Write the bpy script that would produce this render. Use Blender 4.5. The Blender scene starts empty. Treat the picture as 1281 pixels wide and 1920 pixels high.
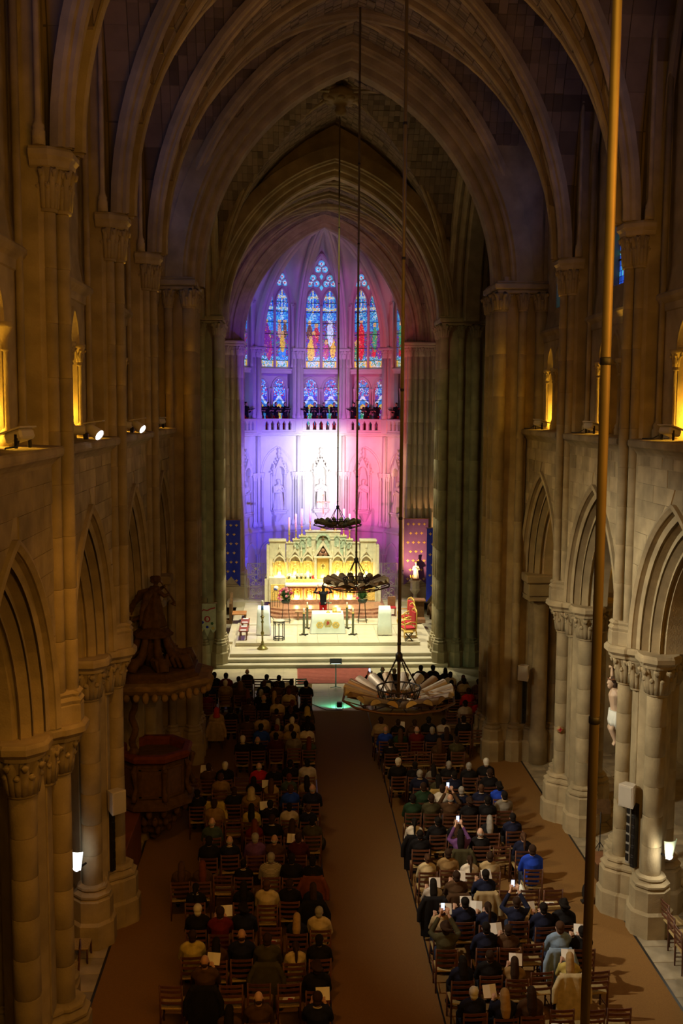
import bpy, math, random
from math import sin, cos, pi, sqrt, radians, atan2
from mathutils import Vector, Matrix
import numpy as np
SC = bpy.context.scene
COL = SC.collection
random.seed(11)

# ------------------------------------------------------------------ camera
cam_d = bpy.data.cameras.new('camera')
cam_d.sensor_fit = 'AUTO'; cam_d.sensor_width = 36.0
cam_d.lens = 1919.0 * 36.0 / 1920.0
cam_d.clip_start = 0.1; cam_d.clip_end = 300
cam = bpy.data.objects.new('camera', cam_d); COL.objects.link(cam)
cam.location = (-1.745, 0.0, 11.0)
cam.rotation_euler = (1.4703237, -0.0058251, -0.0479218)
SC.camera = cam

# ------------------------------------------------------------------ world, exposure
w = bpy.data.worlds.new('night'); SC.world = w; w.use_nodes = True
w.node_tree.nodes['Background'].inputs[0].default_value = (0.012, 0.010, 0.016, 1)
w.node_tree.nodes['Background'].inputs[1].default_value = 0.35
SC.view_settings.view_transform = 'Standard'
SC.view_settings.look = 'None'
SC.view_settings.exposure = 0.0
SC.view_settings.gamma = 1.0
SC.view_settings.use_curve_mapping = False

# ------------------------------------------------------------------ lamps
def lamp(kind, name, loc, target, energy, color, size=0.2, angle=60, blend=0.6):
    d = bpy.data.lights.new(name, kind)
    d.energy = energy; d.color = color
    if kind == 'AREA':
        d.shape = 'DISK'; d.size = size
    else:
        d.shadow_soft_size = size
    if kind == 'SPOT':
        d.spot_size = radians(angle); d.spot_blend = blend
    o = bpy.data.objects.new(name, d); COL.objects.link(o)
    o.location = loc
    if target is not None:
        v = Vector(target) - Vector(loc)
        o.rotation_euler = v.to_track_quat('-Z', 'Y').to_euler()
    return o

WARM = (1.0, 0.60, 0.11)
AMBER = (1.0, 0.54, 0.05)
NEUT = (1.0, 0.90, 0.70)
# added warm fill lamps, out of view behind the camera
lamp('AREA', 'warm_fill_lamp', (0.0, 2.0, 13.0), (0.0, 22.0, 0.0), 210, (1.0, 0.52, 0.07), 5.0)
lamp('AREA', 'warm_fill_low_lamp', (3.0, 4.0, 11.5), (-3.5, 23.0, 0.0), 285, (1.0, 0.40, 0.05), 4.0)
lamp('SPOT', 'floor_fill_lamp', (-3.4, 12.6, 12.0), (-2.9, 21.5, 0.0), 720, (1.0, 0.42, 0.06), 0.15, 70, 0.9)  # added fill hanging in mid-air, warms the floor and rows
# white projectors on the triforium ledge opposite the crucifix pillar
lamp('SPOT', 'ledge_projector_near', (-4.9, 18.4, 10.6), (5.4, 20.9, 3.6), 4300, NEUT, 0.12, 70, 0.9)
lamp('SPOT', 'ledge_projector_far', (-4.9, 23.6, 10.6), (5.2, 25.6, 3.8), 1500, (1.0, 0.76, 0.40), 0.12, 80, 0.9)
lamp('SPOT', 'crossing_pier_fill', (-4.9, 24.4, 10.7), (4.7, 32.0, 8.5), 500, (1.0, 0.60, 0.08), 0.12, 54, 0.9)  # added golden fill for the crossing pier
lamp('SPOT', 'altar_projector_left', (-2.6, 45.6, 18.0), (-0.9, 47.4, 0.6), 10500, (1.0, 0.93, 0.64), 0.2, 54, 0.6)
lamp('SPOT', 'altar_projector_right', (2.6, 45.6, 18.0), (0.9, 47.4, 0.6), 10500, (0.96, 0.95, 0.66), 0.2, 54, 0.6)
lamp('SPOT', 'altar_front_fill', (0.9, 34.8, 16.0), (0.0, 46.8, 1.0), 10000, (0.86, 1.0, 0.62), 0.2, 24, 0.6)  # added spot in the nave to brighten the altar cloth's front
lamp('SPOT', 'retable_projector', (1.3, 41.5, 19.5), (-0.1, 52.4, 3.0), 9000, (0.92, 0.97, 0.55), 0.2, 24, 0.6)
# two slide projectors behind the far crossing piers throw the tricolour on the apse
def slide_projector(sg, loc, target, energy):
    """sg = +1: stands on the crucifix side; the slide is mirrored for the other one"""
    o = lamp('SPOT', 'tricolour_slide_projector', loc, target, energy, (1, 1, 1), 0.04, 100, 0.1)
    d = o.data; d.use_nodes = True; nt = d.node_tree; N = nt.nodes; L = nt.links
    em = next(n for n in N if n.type == 'EMISSION')
    tc = N.new('ShaderNodeTexCoord'); sp = N.new('ShaderNodeSeparateXYZ'); L.new(tc.outputs['Normal'], sp.inputs[0])
    ab = N.new('ShaderNodeMath'); ab.operation = 'ABSOLUTE'; L.new(sp.outputs[2], ab.inputs[0])
    def axis(k, lo, hi):
        q = N.new('ShaderNodeMath'); q.operation = 'DIVIDE'; L.new(sp.outputs[k], q.inputs[0]); L.new(ab.outputs[0], q.inputs[1])
        m = N.new('ShaderNodeMapRange'); m.inputs[1].default_value = lo; m.inputs[2].default_value = hi; L.new(q.outputs[0], m.inputs[0]); return m.outputs[0]
    def ramp(src, stops):
        r = N.new('ShaderNodeValToRGB'); e = r.color_ramp.elements
        while len(e) > 1: e.remove(e[-1])
        e[0].position, e[0].color = stops[0][0], (*stops[0][1], 1)
        for p, c in stops[1:]: q = e.new(p); q.color = (*c, 1)
        L.new(src, r.inputs[0]); return r.outputs[0]
    U0, U1, V0, V1 = (-0.50, 0.28, -0.48, 0.60) if sg > 0 else (-0.28, 0.50, -0.48, 0.60)
    u = axis(0, U0, U1); v = axis(1, V0, V1)
    P = lambda x: ((x if sg > 0 else -x) - U0)/(U1-U0)        # slide coordinate as seen from the crucifix side
    if sg > 0: ks = dict(e0=-.475, a=-.40, b=-.24, c=-.15, d=-.095, w0=-.05, w1=.04, r0=.085, r1=.125, r2=.19, r3=.232, e1=.246)
    else: ks = {k: -q for k, q in dict(e1=-.475, r3=-.40, r2=-.24, r1=-.15, r0=-.095, w1=-.05, w0=.04, d=.085, c=.125, b=.19, a=.232, e0=.246).items()}; ks = {k: q for k, q in ks.items()}
    T = lambda k: ((ks[k] if sg > 0 else ks[k]) - U0)/(U1-U0)
    if sg < 0: ks = dict(e0=-.246, a=-.232, b=-.19, c=-.125, d=-.085, w0=-.04, w1=.05, r0=.095, r1=.15, r2=.24, r3=.40, e1=.475)
    low = ramp(u, [(T('e0')-.006, (0, 0, 0)), (T('e0')+.006, (0.18, 0.13, 0.86)), (T('b'), (0.22, 0.17, 0.95)), (T('c'), (0.34, 0.30, 1.0)), (T('d'), (0.58, 0.56, 1.0)), (T('w0'), (1, 1, 1)), (T('w1'), (1, 1, 1)), (T('r0'), (0.95, 0.45, 0.60)), (T('r1'), (0.82, 0.14, 0.28)), (T('r2'), (0.74, 0.14, 0.22)), (T('e1')-.006, (0.48, 0.22, 0.18)), (T('e1')+.006, (0, 0, 0))])
    up = ramp(u, [(T('e0')-.006, (0, 0, 0)), (T('e0')+.006, (0.09, 0.02, 0.80)), (T('c'), (0.14, 0.03, 1.0)), (T('w0'), (0.30, 0.10, 1.0)), (T('w1'), (0.50, 0.10, 0.80)), (T('r1'), (0.75, 0.04, 0.26)), (T('r2'), (0.62, 0.03, 0.10)), (T('e1')-.006, (0.42, 0.04, 0.05)), (T('e1')+.006, (0, 0, 0))])
    dado = ramp(u, [(T('e0')-.006, (0, 0, 0)), (T('e0')+.006, (0.05, 0.03, 0.85)), (T('b'), (0.06, 0.035, 1.0)), (T('w0'), (0.20, 0.16, 1.0)), (T('w1'), (0.75, 0.05, 0.60)), (T('r1'), (0.80, 0.03, 0.36)), (T('r2'), (0.50, 0.03, 0.45)), (T('e1')-.006, (0.30, 0.04, 0.32)), (T('e1')+.006, (0, 0, 0))])
    g = lambda k: (k, k, k); H = lambda q: (q - V0)/(V1-V0)
    sel = ramp(v, [(H(-.035), g(0)), (H(.03), g(1))]); sel2 = ramp(v, [(H(-.40), g(1)), (H(-.375), g(0.95)), (H(-.35), g(0.55)), (H(-.22), g(0.12)), (H(-.15), g(0))])
    inten = ramp(v, [(H(-.47), g(0.0)), (H(-.44), g(0.25)), (H(-.385), g(0.30)), (H(-.345), g(0.72)), (H(-.2), g(0.92)), (H(-.06), g(1.0)), (H(-.028), g(0.80)), (H(.01), g(0.50)), (H(.05), g(0.34)), (H(.25), g(0.24)), (H(.48), g(0.16)), (H(.56), g(0.0))])
    mx = N.new('ShaderNodeMix'); mx.data_type = 'RGBA'; L.new(sel, mx.inputs[0]); L.new(low, mx.inputs[6]); L.new(up, mx.inputs[7])
    m0 = N.new('ShaderNodeMix'); m0.data_type = 'RGBA'; L.new(sel2, m0.inputs[0]); L.new(mx.outputs[2], m0.inputs[6]); L.new(dado, m0.inputs[7])
    ml = N.new('ShaderNodeMix'); ml.data_type = 'RGBA'; ml.blend_type = 'MULTIPLY'; ml.inputs[0].default_value = 1.0
    L.new(m0.outputs[2], ml.inputs[6]); L.new(inten, ml.inputs[7]); L.new(ml.outputs[2], em.inputs['Color'])
    return o
slide_projector(1, (4.62, 45.2, 7.0), (0.0, 62.0, 10.0), 24000)
slide_projector(-1, (-4.62, 45.2, 7.0), (0.0, 62.0, 10.0), 15000)
lamp('SPOT', 'blue_dado_projector', (-3.9, 57.9, 2.6), (-3.6, 61.5, 2.2), 160, (0.06, 0.05, 1.0), 0.1, 120, 0.8)
lamp('SPOT', 'magenta_dado_projector', (3.9, 57.9, 2.6), (3.6, 61.5, 2.2), 60, (0.75, 0.06, 0.75), 0.1, 120, 0.8)
lamp('SPOT', 'blue_floor_fill', (3.9, 45.6, 6.0), (-4.6, 47.0, 0.5), 1500, (0.16, 0.10, 1.0), 0.1, 26, 0.6)  # added blue spot for the purple patch on the chancel floor
lamp('SPOT', 'violet_arch_wash', (-1.6, 29.0, 9.5), (-2.4, 57.0, 17.4), 2600, (0.42, 0.10, 1.0), 0.2, 24, 0.8)  # added violet spot standing in for projector spill on the arch rings
lamp('SPOT', 'rose_arch_wash', (1.6, 29.0, 9.5), (2.4, 57.0, 17.2), 1700, (1.0, 0.12, 0.35), 0.2, 24, 0.8)  # rose counterpart, likewise added for the arch rings
# crossing vault and aisles
lamp('SPOT', 'crossing_vault_projector', (-6.2, 41.5, 12.0), (1.0, 38.0, 22.0), 120, (1.0, 0.55, 0.18), 0.4, 100, 0.9)
lamp('SPOT', 'crossing_pier_projector', (0.0, 35.0, 20.0), (0.0, 44.0, 6.0), 800, (0.95, 0.92, 0.36), 0.4, 80, 0.9)
for _i, _y in enumerate((16.0, 21.6, 26.9, 30.6)):
    lamp('SPOT', 'aisle_lamp', (8.4, _y, 5.6), (8.2, _y, 10.0), 420, AMBER, 0.15, 120, 0.8)
    lamp('SPOT', 'aisle_lamp', (-8.4, _y, 5.2), (-8.2, _y, 10.0), 90, AMBER, 0.15, 130, 0.8)
# triforium floods: one behind each lancet group, one grazing the wall above the ledge
for _s in (-1, 1):
    for _y in (13.7, 18.8, 24.0, 29.1):
        lamp('POINT', 'triforium_lamp', (_s*6.3, _y+1.0, 10.8), None, 85, AMBER, 0.1)
        lamp('SPOT', 'ledge_flood', (_s*5.30, _y-0.9, 10.72), (_s*5.70, _y-2.3, 15.0), 280, AMBER, 0.05, 64, 0.5)
        lamp('SPOT', 'vault_flood', (_s*5.15, _y+0.6, 10.9), (-_s*1.5, _y+4.5, 21.0), 30, (1.0, 0.52, 0.06), 0.05, 62, 0.8)
        lamp('AREA', 'dusk_window_light', (_s*5.9, _y, 16.4), (0, _y+1.0, 19.0), 5, (0.20, 0.22, 1.0), 1.2)
# the chancel statue's spotlight
lamp('SPOT', 'virgin_spotlight', (4.1, 53.3, 2.0), (5.0, 55.0, 3.1), 900, (1.0, 0.52, 0.20), 0.06, 75, 0.9)
lamp('SPOT', 'choir_fill', (0.0, 57.4, 14.0), (0.0, 62.0, 11.0), 260, (0.80, 0.60, 0.95), 0.2, 130, 0.9)  # added front fill so the singers do not go dark

# ------------------------------------------------------------------ materials
MATS = {}
def mat(name, col, rough=0.8, metal=0.0, var=0.12, scale=3.0, bump=0.0, bscale=40.0, rnd=0.0,
        emit=None, estr=0.0, vcol=False, alpha=1.0, stain=0.0):
    if name in MATS: return MATS[name]
    m = bpy.data.materials.new(name); m.use_nodes = True
    nt = m.node_tree; N = nt.nodes; L = nt.links
    b = N['Principled BSDF']
    b.inputs['Roughness'].default_value = rough
    if rough > 0.8: b.inputs['Specular IOR Level'].default_value = 0.15
    b.inputs['Metallic'].default_value = metal
    tc = N.new('ShaderNodeTexCoord')
    src = None
    if vcol:
        a = N.new('ShaderNodeVertexColor'); a.layer_name = 'Col'; src = a.outputs[0]
    else:
        c = N.new('ShaderNodeRGB'); c.outputs[0].default_value = (*col, 1); src = c.outputs[0]
    if var > 0:
        n = N.new('ShaderNodeTexNoise'); n.inputs['Scale'].default_value = scale
        n.inputs['Detail'].default_value = 4.0
        L.new(tc.outputs['Object'], n.inputs['Vector'])
        mr = N.new('ShaderNodeMapRange'); mr.inputs[1].default_value = 0.3; mr.inputs[2].default_value = 0.7
        mr.inputs[3].default_value = 1 - var; mr.inputs[4].default_value = 1 + var
        L.new(n.outputs[0], mr.inputs[0])
        v = mr.outputs[0]
        if rnd > 0:
            oi = N.new('ShaderNodeObjectInfo')
            m2 = N.new('ShaderNodeMapRange'); m2.inputs[3].default_value = 1 - rnd; m2.inputs[4].default_value = 1 + rnd
            L.new(oi.outputs['Random'], m2.inputs[0])
            mm = N.new('ShaderNodeMath'); mm.operation = 'MULTIPLY'
            L.new(v, mm.inputs[0]); L.new(m2.outputs[0], mm.inputs[1]); v = mm.outputs[0]
        if stain > 0:
            n2 = N.new('ShaderNodeTexNoise'); n2.inputs['Scale'].default_value = 0.55; n2.inputs['Detail'].default_value = 6
            L.new(tc.outputs['Object'], n2.inputs['Vector'])
            m3 = N.new('ShaderNodeMapRange'); m3.inputs[1].default_value = 0.42; m3.inputs[2].default_value = 0.62
            m3.inputs[3].default_value = 1 - stain; m3.inputs[4].default_value = 1.0
            L.new(n2.outputs[0], m3.inputs[0])
            mm = N.new('ShaderNodeMath'); mm.operation = 'MULTIPLY'
            L.new(v, mm.inputs[0]); L.new(m3.outputs[0], mm.inputs[1]); v = mm.outputs[0]
        mx = N.new('ShaderNodeVectorMath'); mx.operation = 'SCALE'
        L.new(src, mx.inputs[0]); L.new(v, mx.inputs['Scale']); src = mx.outputs[0]
    L.new(src, b.inputs['Base Color'])
    if bump > 0:
        n3 = N.new('ShaderNodeTexNoise'); n3.inputs['Scale'].default_value = bscale; n3.inputs['Detail'].default_value = 3
        L.new(tc.outputs['Object'], n3.inputs['Vector'])
        bp = N.new('ShaderNodeBump'); bp.inputs['Strength'].default_value = bump; bp.inputs['Distance'].default_value = 0.02
        L.new(n3.outputs[0], bp.inputs['Height']); L.new(bp.outputs[0], b.inputs['Normal'])
    if emit is not None:
        if vcol: L.new(src, b.inputs['Emission Color'])
        else: b.inputs['Emission Color'].default_value = (*emit, 1)
        b.inputs['Emission Strength'].default_value = estr
    MATS[name] = m
    return m

STONE = mat('limestone', (0.40, 0.32, 0.19), 0.88, var=0.16, scale=2.2, bump=0.25, bscale=30, rnd=0.10, stain=0.22)
STONE2 = mat('limestone_pale', (0.50, 0.42, 0.30), 0.85, var=0.10, scale=2.5, bump=0.2, bscale=30, rnd=0.06, stain=0.08)
STONEB = mat('limestone_block', (0.40, 0.32, 0.19), 0.88, var=0.2, scale=2.2, bump=0.3, bscale=24, rnd=0.24, stain=0.2)
WEB = mat('vault_stone', (0.30, 0.22, 0.14), 0.9, var=0.10, scale=3, vcol=True)
APSE = mat('apse_stone', (0.55, 0.52, 0.48), 0.8, var=0.05, scale=2.0, bump=0.08, bscale=30, rnd=0.03)
MARBLE = mat('pale_marble', (0.60, 0.52, 0.38), 0.42, var=0.10, scale=1.5, rnd=0.04, stain=0.1)
REDMARBLE = mat('red_marble', (0.34, 0.16, 0.10), 0.4, var=0.35, scale=9)
CARPET = mat('brown_carpet', (0.225, 0.118, 0.036), 0.95, var=0.12, scale=60, bump=0.3, bscale=180)
CARPET2 = mat('aisle_carpet', (0.19, 0.10, 0.034), 0.95, var=0.10, scale=60, bump=0.3, bscale=180)
FLOORST = mat('floor_stone', (0.36, 0.30, 0.20), 0.6, var=0.25, scale=2.5, rnd=0.16, stain=0.2)
WOODC = mat('chair_wood', (0.105, 0.036, 0.015), 0.55, var=0.25, scale=14, rnd=0.25)
RUSH = mat('rush_seat', (0.34, 0.24, 0.10), 0.85, var=0.2, scale=40, rnd=0.2)
DARKWOOD = mat('carved_dark_wood', (0.090, 0.046, 0.016), 0.82, var=0.25, scale=8, bump=0.2, bscale=25)
OAK = mat('bench_wood', (0.22, 0.10, 0.045), 0.5, var=0.2, scale=8)
IRON = mat('black_iron', (0.025, 0.022, 0.02), 0.5, 0.6, var=0.1)
STEEL = mat('dull_steel', (0.30, 0.26, 0.20), 0.55, 0.35, var=0.2, scale=6)
BRASS = mat('gilt_brass', (0.68, 0.44, 0.10), 0.4, 0.4, var=0.08)
GOLD = mat('gold_thread', (0.72, 0.48, 0.12), 0.5, 0.3, var=0.06)
WHITE = mat('white_linen', (0.80, 0.82, 0.76), 0.85, var=0.04, scale=5, bump=0.1, bscale=12)
PAPER = mat('white_paper', (0.82, 0.78, 0.72), 0.8, var=0.03)
WAX = mat('candle_wax', (0.86, 0.80, 0.62), 0.5, var=0.03)
BLACKP = mat('black_plastic', (0.012, 0.012, 0.013), 0.4, var=0.05)
SPKW = mat('speaker_white', (0.55, 0.50, 0.42), 0.5, var=0.04)
GREYM = mat('grey_enamel', (0.34, 0.32, 0.28), 0.45, 0.2, var=0.06)

# ------------------------------------------------------------------ mesh builder
class MB:
    def __init__(s): s.v = []; s.f = []; s.sm = []; s.c = []; s.col = (1, 1, 1)
    def add(s, v, f, smooth=False):
        o = len(s.v); s.v += [tuple(p) for p in v]
        for q in f: s.f.append(tuple(i + o for i in q)); s.sm.append(smooth); s.c.append(s.col)
        return s
    def box(s, x0, x1, y0, y1, z0, z1, M=None, ch=0.0):
        if ch <= 0:
            v = [(x0,y0,z0),(x1,y0,z0),(x1,y1,z0),(x0,y1,z0),(x0,y0,z1),(x1,y0,z1),(x1,y1,z1),(x0,y1,z1)]
            f = [(0,3,2,1),(4,5,6,7),(0,1,5,4),(1,2,6,5),(2,3,7,6),(3,0,4,7)]
        else:
            v = []; c = ch
            for (z, i) in ((z0, c), (z0 + c, 0), (z1 - c, 0), (z1, c)):
                v += [(x0+c+0*i, y0+i, z), (x1-c, y0+i, z), (x1-i, y0+c, z), (x1-i, y1-c, z), (x1-c, y1-i, z), (x0+c, y1-i, z), (x0+i, y1-c, z), (x0+i, y0+c, z)]
            f = [tuple(range(7, -1, -1)), tuple(range(24, 32))]
            for k in range(3):
                for j in range(8):
                    a = k*8 + j; b = k*8 + (j+1) % 8
                    f.append((a, b, b+8, a+8))
        if M is not None: v = [M @ Vector(p) for p in v]
        return s.add(v, f)
    def lathe(s, prof, n=16, c=(0, 0, 0), M=None, smooth=True, ph=0.0, a0=0, a1=2*pi):
        full = abs(a1 - a0 - 2*pi) < 1e-6
        m = n if full else n + 1
        v = []
        for r, z in prof:
            for k in range(m):
                a = a0 + (a1 - a0)*k/n + ph
                v.append((c[0] + r*cos(a), c[1] + r*sin(a), c[2] + z))
        f = []
        for i in range(len(prof) - 1):
            for k in range(n):
                k2 = (k+1) % m
                f.append((i*m+k, i*m+k2, (i+1)*m+k2, (i+1)*m+k))
        if M is not None: v = [M @ Vector(p) for p in v]
        s.add(v, f, smooth)
        if full:
            o = len(s.v) - len(v)
            for i, rev in ((0, True), (len(prof)-1, False)):
                if prof[i][0] > 1e-4:
                    q = [o + i*m + k for k in range(m)]
                    s.f.append(tuple(reversed(q)) if rev else tuple(q)); s.sm.append(False); s.c.append(s.col)
        return s
    def loft(s, rings, smooth=True, cap=True, closed=True):
        n = len(rings[0]); v = [p for r in rings for p in r]; f = []
        for i in range(len(rings)-1):
            for k in range(n if closed else n-1):
                k2 = (k+1) % n
                f.append((i*n+k, i*n+k2, (i+1)*n+k2, (i+1)*n+k))
        o = len(s.v); s.add(v, f, smooth)
        if cap and closed:
            s.f.append(tuple(o + k for k in reversed(range(n)))); s.sm.append(False); s.c.append(s.col)
            s.f.append(tuple(o + (len(rings)-1)*n + k for k in range(n))); s.sm.append(False); s.c.append(s.col)
        return s
    def tube(s, pts, r, n=8, smooth=True, cap=True, sq=1.0):
        pts = [Vector(p) for p in pts]
        if not hasattr(r, '__len__'): r = [r]*len(pts)
        rings = []; up = None
        for i, p in enumerate(pts):
            t = (pts[min(i+1, len(pts)-1)] - pts[max(i-1, 0)])
            if t.length < 1e-9: t = Vector((0, 0, 1))
            t.normalize()
            if up is None:
                ref = Vector((0, 0, 1)) if abs(t.z) < 0.9 else Vector((1, 0, 0))
                nrm = t.cross(ref).normalized()
            else:
                nrm = (up - t*up.dot(t)).normalized()
            up = nrm; b = t.cross(nrm)
            rings.append([p + (nrm*cos(2*pi*k/n) + b*sin(2*pi*k/n)*sq)*r[i] for k in range(n)])
        return s.loft(rings, smooth, cap)
    def sweep(s, path, prof, smooth=False, closed=False):
        """path: list of (P, N, B); prof: list of (n, b)"""
        rings = [[P + N*a + B*b for a, b in prof] for P, N, B in path]
        return s.loft(rings, smooth, False, closed)
    def ell(s, c, r, n=10, m=7, M=None):
        prof = [(sin(pi*i/m), -cos(pi*i/m)) for i in range(m+1)]
        v = []; 
        for a, z in prof:
            for k in range(n):
                v.append(Vector((c[0]+r[0]*a*cos(2*pi*k/n), c[1]+r[1]*a*sin(2*pi*k/n), c[2]+r[2]*z)))
        f = [(i*n+k, i*n+(k+1) % n, (i+1)*n+(k+1) % n, (i+1)*n+k) for i in range(m) for k in range(n)]
        if M is not None: v = [M @ p for p in v]
        return s.add(v, f, True)
    def prism(s, poly, z0, z1, M=None, smooth=False):
        n = len(poly)
        v = [Vector((x, y, z0)) for x, y in poly] + [Vector((x, y, z1)) for x, y in poly]
        if M is not None: v = [M @ p for p in v]
        f = [tuple(reversed(range(n))), tuple(range(n, 2*n))] + [(k, (k+1) % n, n+(k+1) % n, n+k) for k in range(n)]
        return s.add(v, f, smooth)
    def xf(s, M):
        s.v = [tuple(M @ Vector(p)) for p in s.v]; return s
    def mesh(s, name):
        me = bpy.data.meshes.new(name); me.from_pydata(s.v, [], s.f); 
        me.polygons.foreach_set('use_smooth', s.sm)
        if any(c != (1, 1, 1) for c in s.c):
            ca = me.color_attributes.new('Col', 'FLOAT_COLOR', 'CORNER')
            tot = np.array([len(f) for f in s.f]); arr = np.repeat(np.array([(*c, 1.0) for c in s.c]), tot, axis=0)
            ca.data.foreach_set('color', arr.ravel())
        me.materials.append(None)
        me.update(); return me
    def obj(s, name, m, parent=None, **k): return ob(name, s.mesh(name), m, parent, **k)

def tag(o, label=None, cat=None, group=None, kind=None):
    if label: o['label'] = label
    if cat: o['category'] = cat
    if group: o['group'] = group
    if kind: o['kind'] = kind
    return o
def ob(name, me, m, parent=None, loc=None, rz=None, kind=None, label=None):
    o = bpy.data.objects.new(name, me); COL.objects.link(o)
    if m is not None:
        o.material_slots[0].link = 'OBJECT'; o.material_slots[0].material = m
    if parent is not None: o.parent = parent
    if loc is not None: o.location = loc
    if rz is not None: o.rotation_euler = (0, 0, rz)
    if kind: o['kind'] = kind
    if label: o['label'] = label
    return o
def empty(name, loc=(0, 0, 0), rz=0, label=None, cat=None, group=None, kind=None, parent=None):
    o = bpy.data.objects.new(name, None); COL.objects.link(o); o.empty_display_size = 0.1
    o.location = loc; o.rotation_euler = (0, 0, rz)
    if parent is not None: o.parent = parent
    return tag(o, label, cat, group, kind)
KIDS = {}
def copy_tree(o, parent=None):
    c = o.copy(); COL.objects.link(c)
    if parent is not None: c.parent = parent
    for ch in KIDS.get(o.name) or KIDS.setdefault(o.name, list(o.children)): copy_tree(ch, c)
    return c
def poly_r(ngon, r, ph=0): return [(r*cos(2*pi*k/ngon+ph), r*sin(2*pi*k/ngon+ph)) for k in range(ngon)]
def arch_pts(a, h, n=14, z0=0.0):
    """pointed arch through (-a,0) (0,h) (a,0): list of (u, z, nu, nz) with outward normals, from -a to a"""
    r = (a*a + h*h)/(2*a); c = a - r
    t1 = atan2(h, -c)
    out = []
    for k in range(n+1):
        t = t1*k/n; out.append((-(c + r*cos(t)), z0 + r*sin(t), -cos(t), sin(t)))
    right = [(-u, z, -nu, nz) for u, z, nu, nz in reversed(out)]
    return out + right
def arch_path(a, h, n, z0, U, P0, B):
    """3-D path in the plane of U and Z; normals point outward"""
    U = Vector(U); B = Vector(B); P0 = Vector(P0); Z = Vector((0, 0, 1)); res = []
    for u, z, nu, nz in arch_pts(a, h, n, z0):
        res.append((P0 + U*u + Z*z, U*nu + Z*nz, B))
    return res
def roll(cx, cy, r, a0, a1, n=5):
    return [(cx + r*cos(radians(a0+(a1-a0)*k/n)), cy + r*sin(radians(a0+(a1-a0)*k/n))) for k in range(n+1)]
# ================================================================== architecture
XW, XP = 5.45, 5.85            # wall face and pier centre
NAVE_Y = (11.10, 16.25, 21.40, 26.55)
BAYS = ((11.10, 16.25), (16.25, 21.40), (21.40, 26.55), (26.55, 31.70))
SPR, CAPZ = 6.0, 14.85
# ---- floor
fl = empty('floor', kind='structure')
b = MB(); b.box(-15, 15, 0, 68, -0.3, -0.012); b.obj('bedding', FLOORST, fl)
tile_me = MB().box(-0.29, 0.29, -0.29, 0.29, -0.03, 0.0, ch=0.008).mesh('tile')
for sx in (1, -1):
    for i in range(5):
        for j in range(29):
            x = sx*(5.78 + 0.61*i); y = 15.2 + 0.61*j
            if sx < 0 and (y > 27 or y < 14): continue
            o = ob('tile', tile_me, FLOORST, fl, (x, y, random.uniform(-0.004, 0.002)), random.uniform(-0.006, 0.006))
b = MB()
for i in range(17):
    for j in range(11):
        x = -5.1 + 0.6*i; y = 36.6 + 0.6*j
        b.box(x+0.004, x+0.596, y+0.004, y+0.596, -0.012, random.uniform(-0.003, 0.001))
b.obj('paving', mat('front_paving', (0.44, 0.36, 0.22), 0.5, var=0.18, scale=1.4, stain=0.12), fl, kind='stuff')
b = MB(); b.box(-1.0, 1.0, 6, 36.45, -0.012, 0.008)
tag(b.obj('carpet_runner', CARPET2), 'dark brown carpet runner along the central aisle up to the pale paving', 'carpet')
for _s in (-1, 1):
    b = MB(); b.box(_s*1.0175-0.016, _s*1.0175+0.016, 6, 36.45, -0.012, 0.007); b.obj('carpet_joint', BLACKP, fl)
for s, nm in ((-1, 'brown carpet under the chairs on the pulpit side'), (1, 'brown carpet under the chairs on the crucifix side')):
    b = MB(); b.box(s*1.035, s*5.44, 6, 36.45, -0.012, 0.006) if s > 0 else b.box(-5.44, -1.035, 6, 36.45, -0.012, 0.006)
    c = tag(b.obj('carpet', CARPET), nm, 'carpet')
    b = MB(); x = 5.44*s; b.box(min(x, x+s*0.05), max(x, x+s*0.05), 6, 31, -0.012, 0.008); b.obj('edging', BLACKP, c)

# ---- column pieces
def drums(parent, x, y, z0, z1, r, dz, m, name='shaft', n=14):
    e = empty(name, (x, y, 0), parent=parent)
    k = max(1, round((z1-z0)/dz)); h = (z1-z0)/k
    key = (round(r, 3), round(h, 3), n)
    if key not in DRUM:
        DRUM[key] = MB().lathe([(r-0.006, 0), (r, 0.012), (r, h-0.012), (r-0.006, h)], n).mesh('drum')
    for i in range(k): ob('drum', DRUM[key], m, e, (0, 0, z0 + i*h), i*0.7)
    return e
DRUM = {}
def leaf_mesh(h, w, curl):
    b = MB(); b.tube([(0, 0, 0), (0, .06*curl, .45*h), (0, .35*curl, .80*h), (0, .80*curl, .98*h), (0, 1.08*curl, .90*h), (0, .98*curl, .76*h)], [w*.75, w*1.0, w*.95, w*.85, w*.7, w*.35], 8)
    b.tube([(0, .05*curl + w*.5, .1*h), (0, .12*curl + w*.6, .5*h), (0, .40*curl + w*.5, .84*h)], [w*.12, w*.2, w*.12], 5)
    for s in (-1, 1): b.tube([(s*w*.7, .02*curl, .25*h), (s*w*1.15, .2*curl, .55*h), (s*w*1.25, .5*curl, .62*h)], [w*.35, w*.4, w*.2], 6)
    b.ell((0, 1.02*curl, .88*h), (w*.75, w*.6, w*.6), 7, 5)
    return b.mesh('leaf')
LEAF = {}
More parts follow.
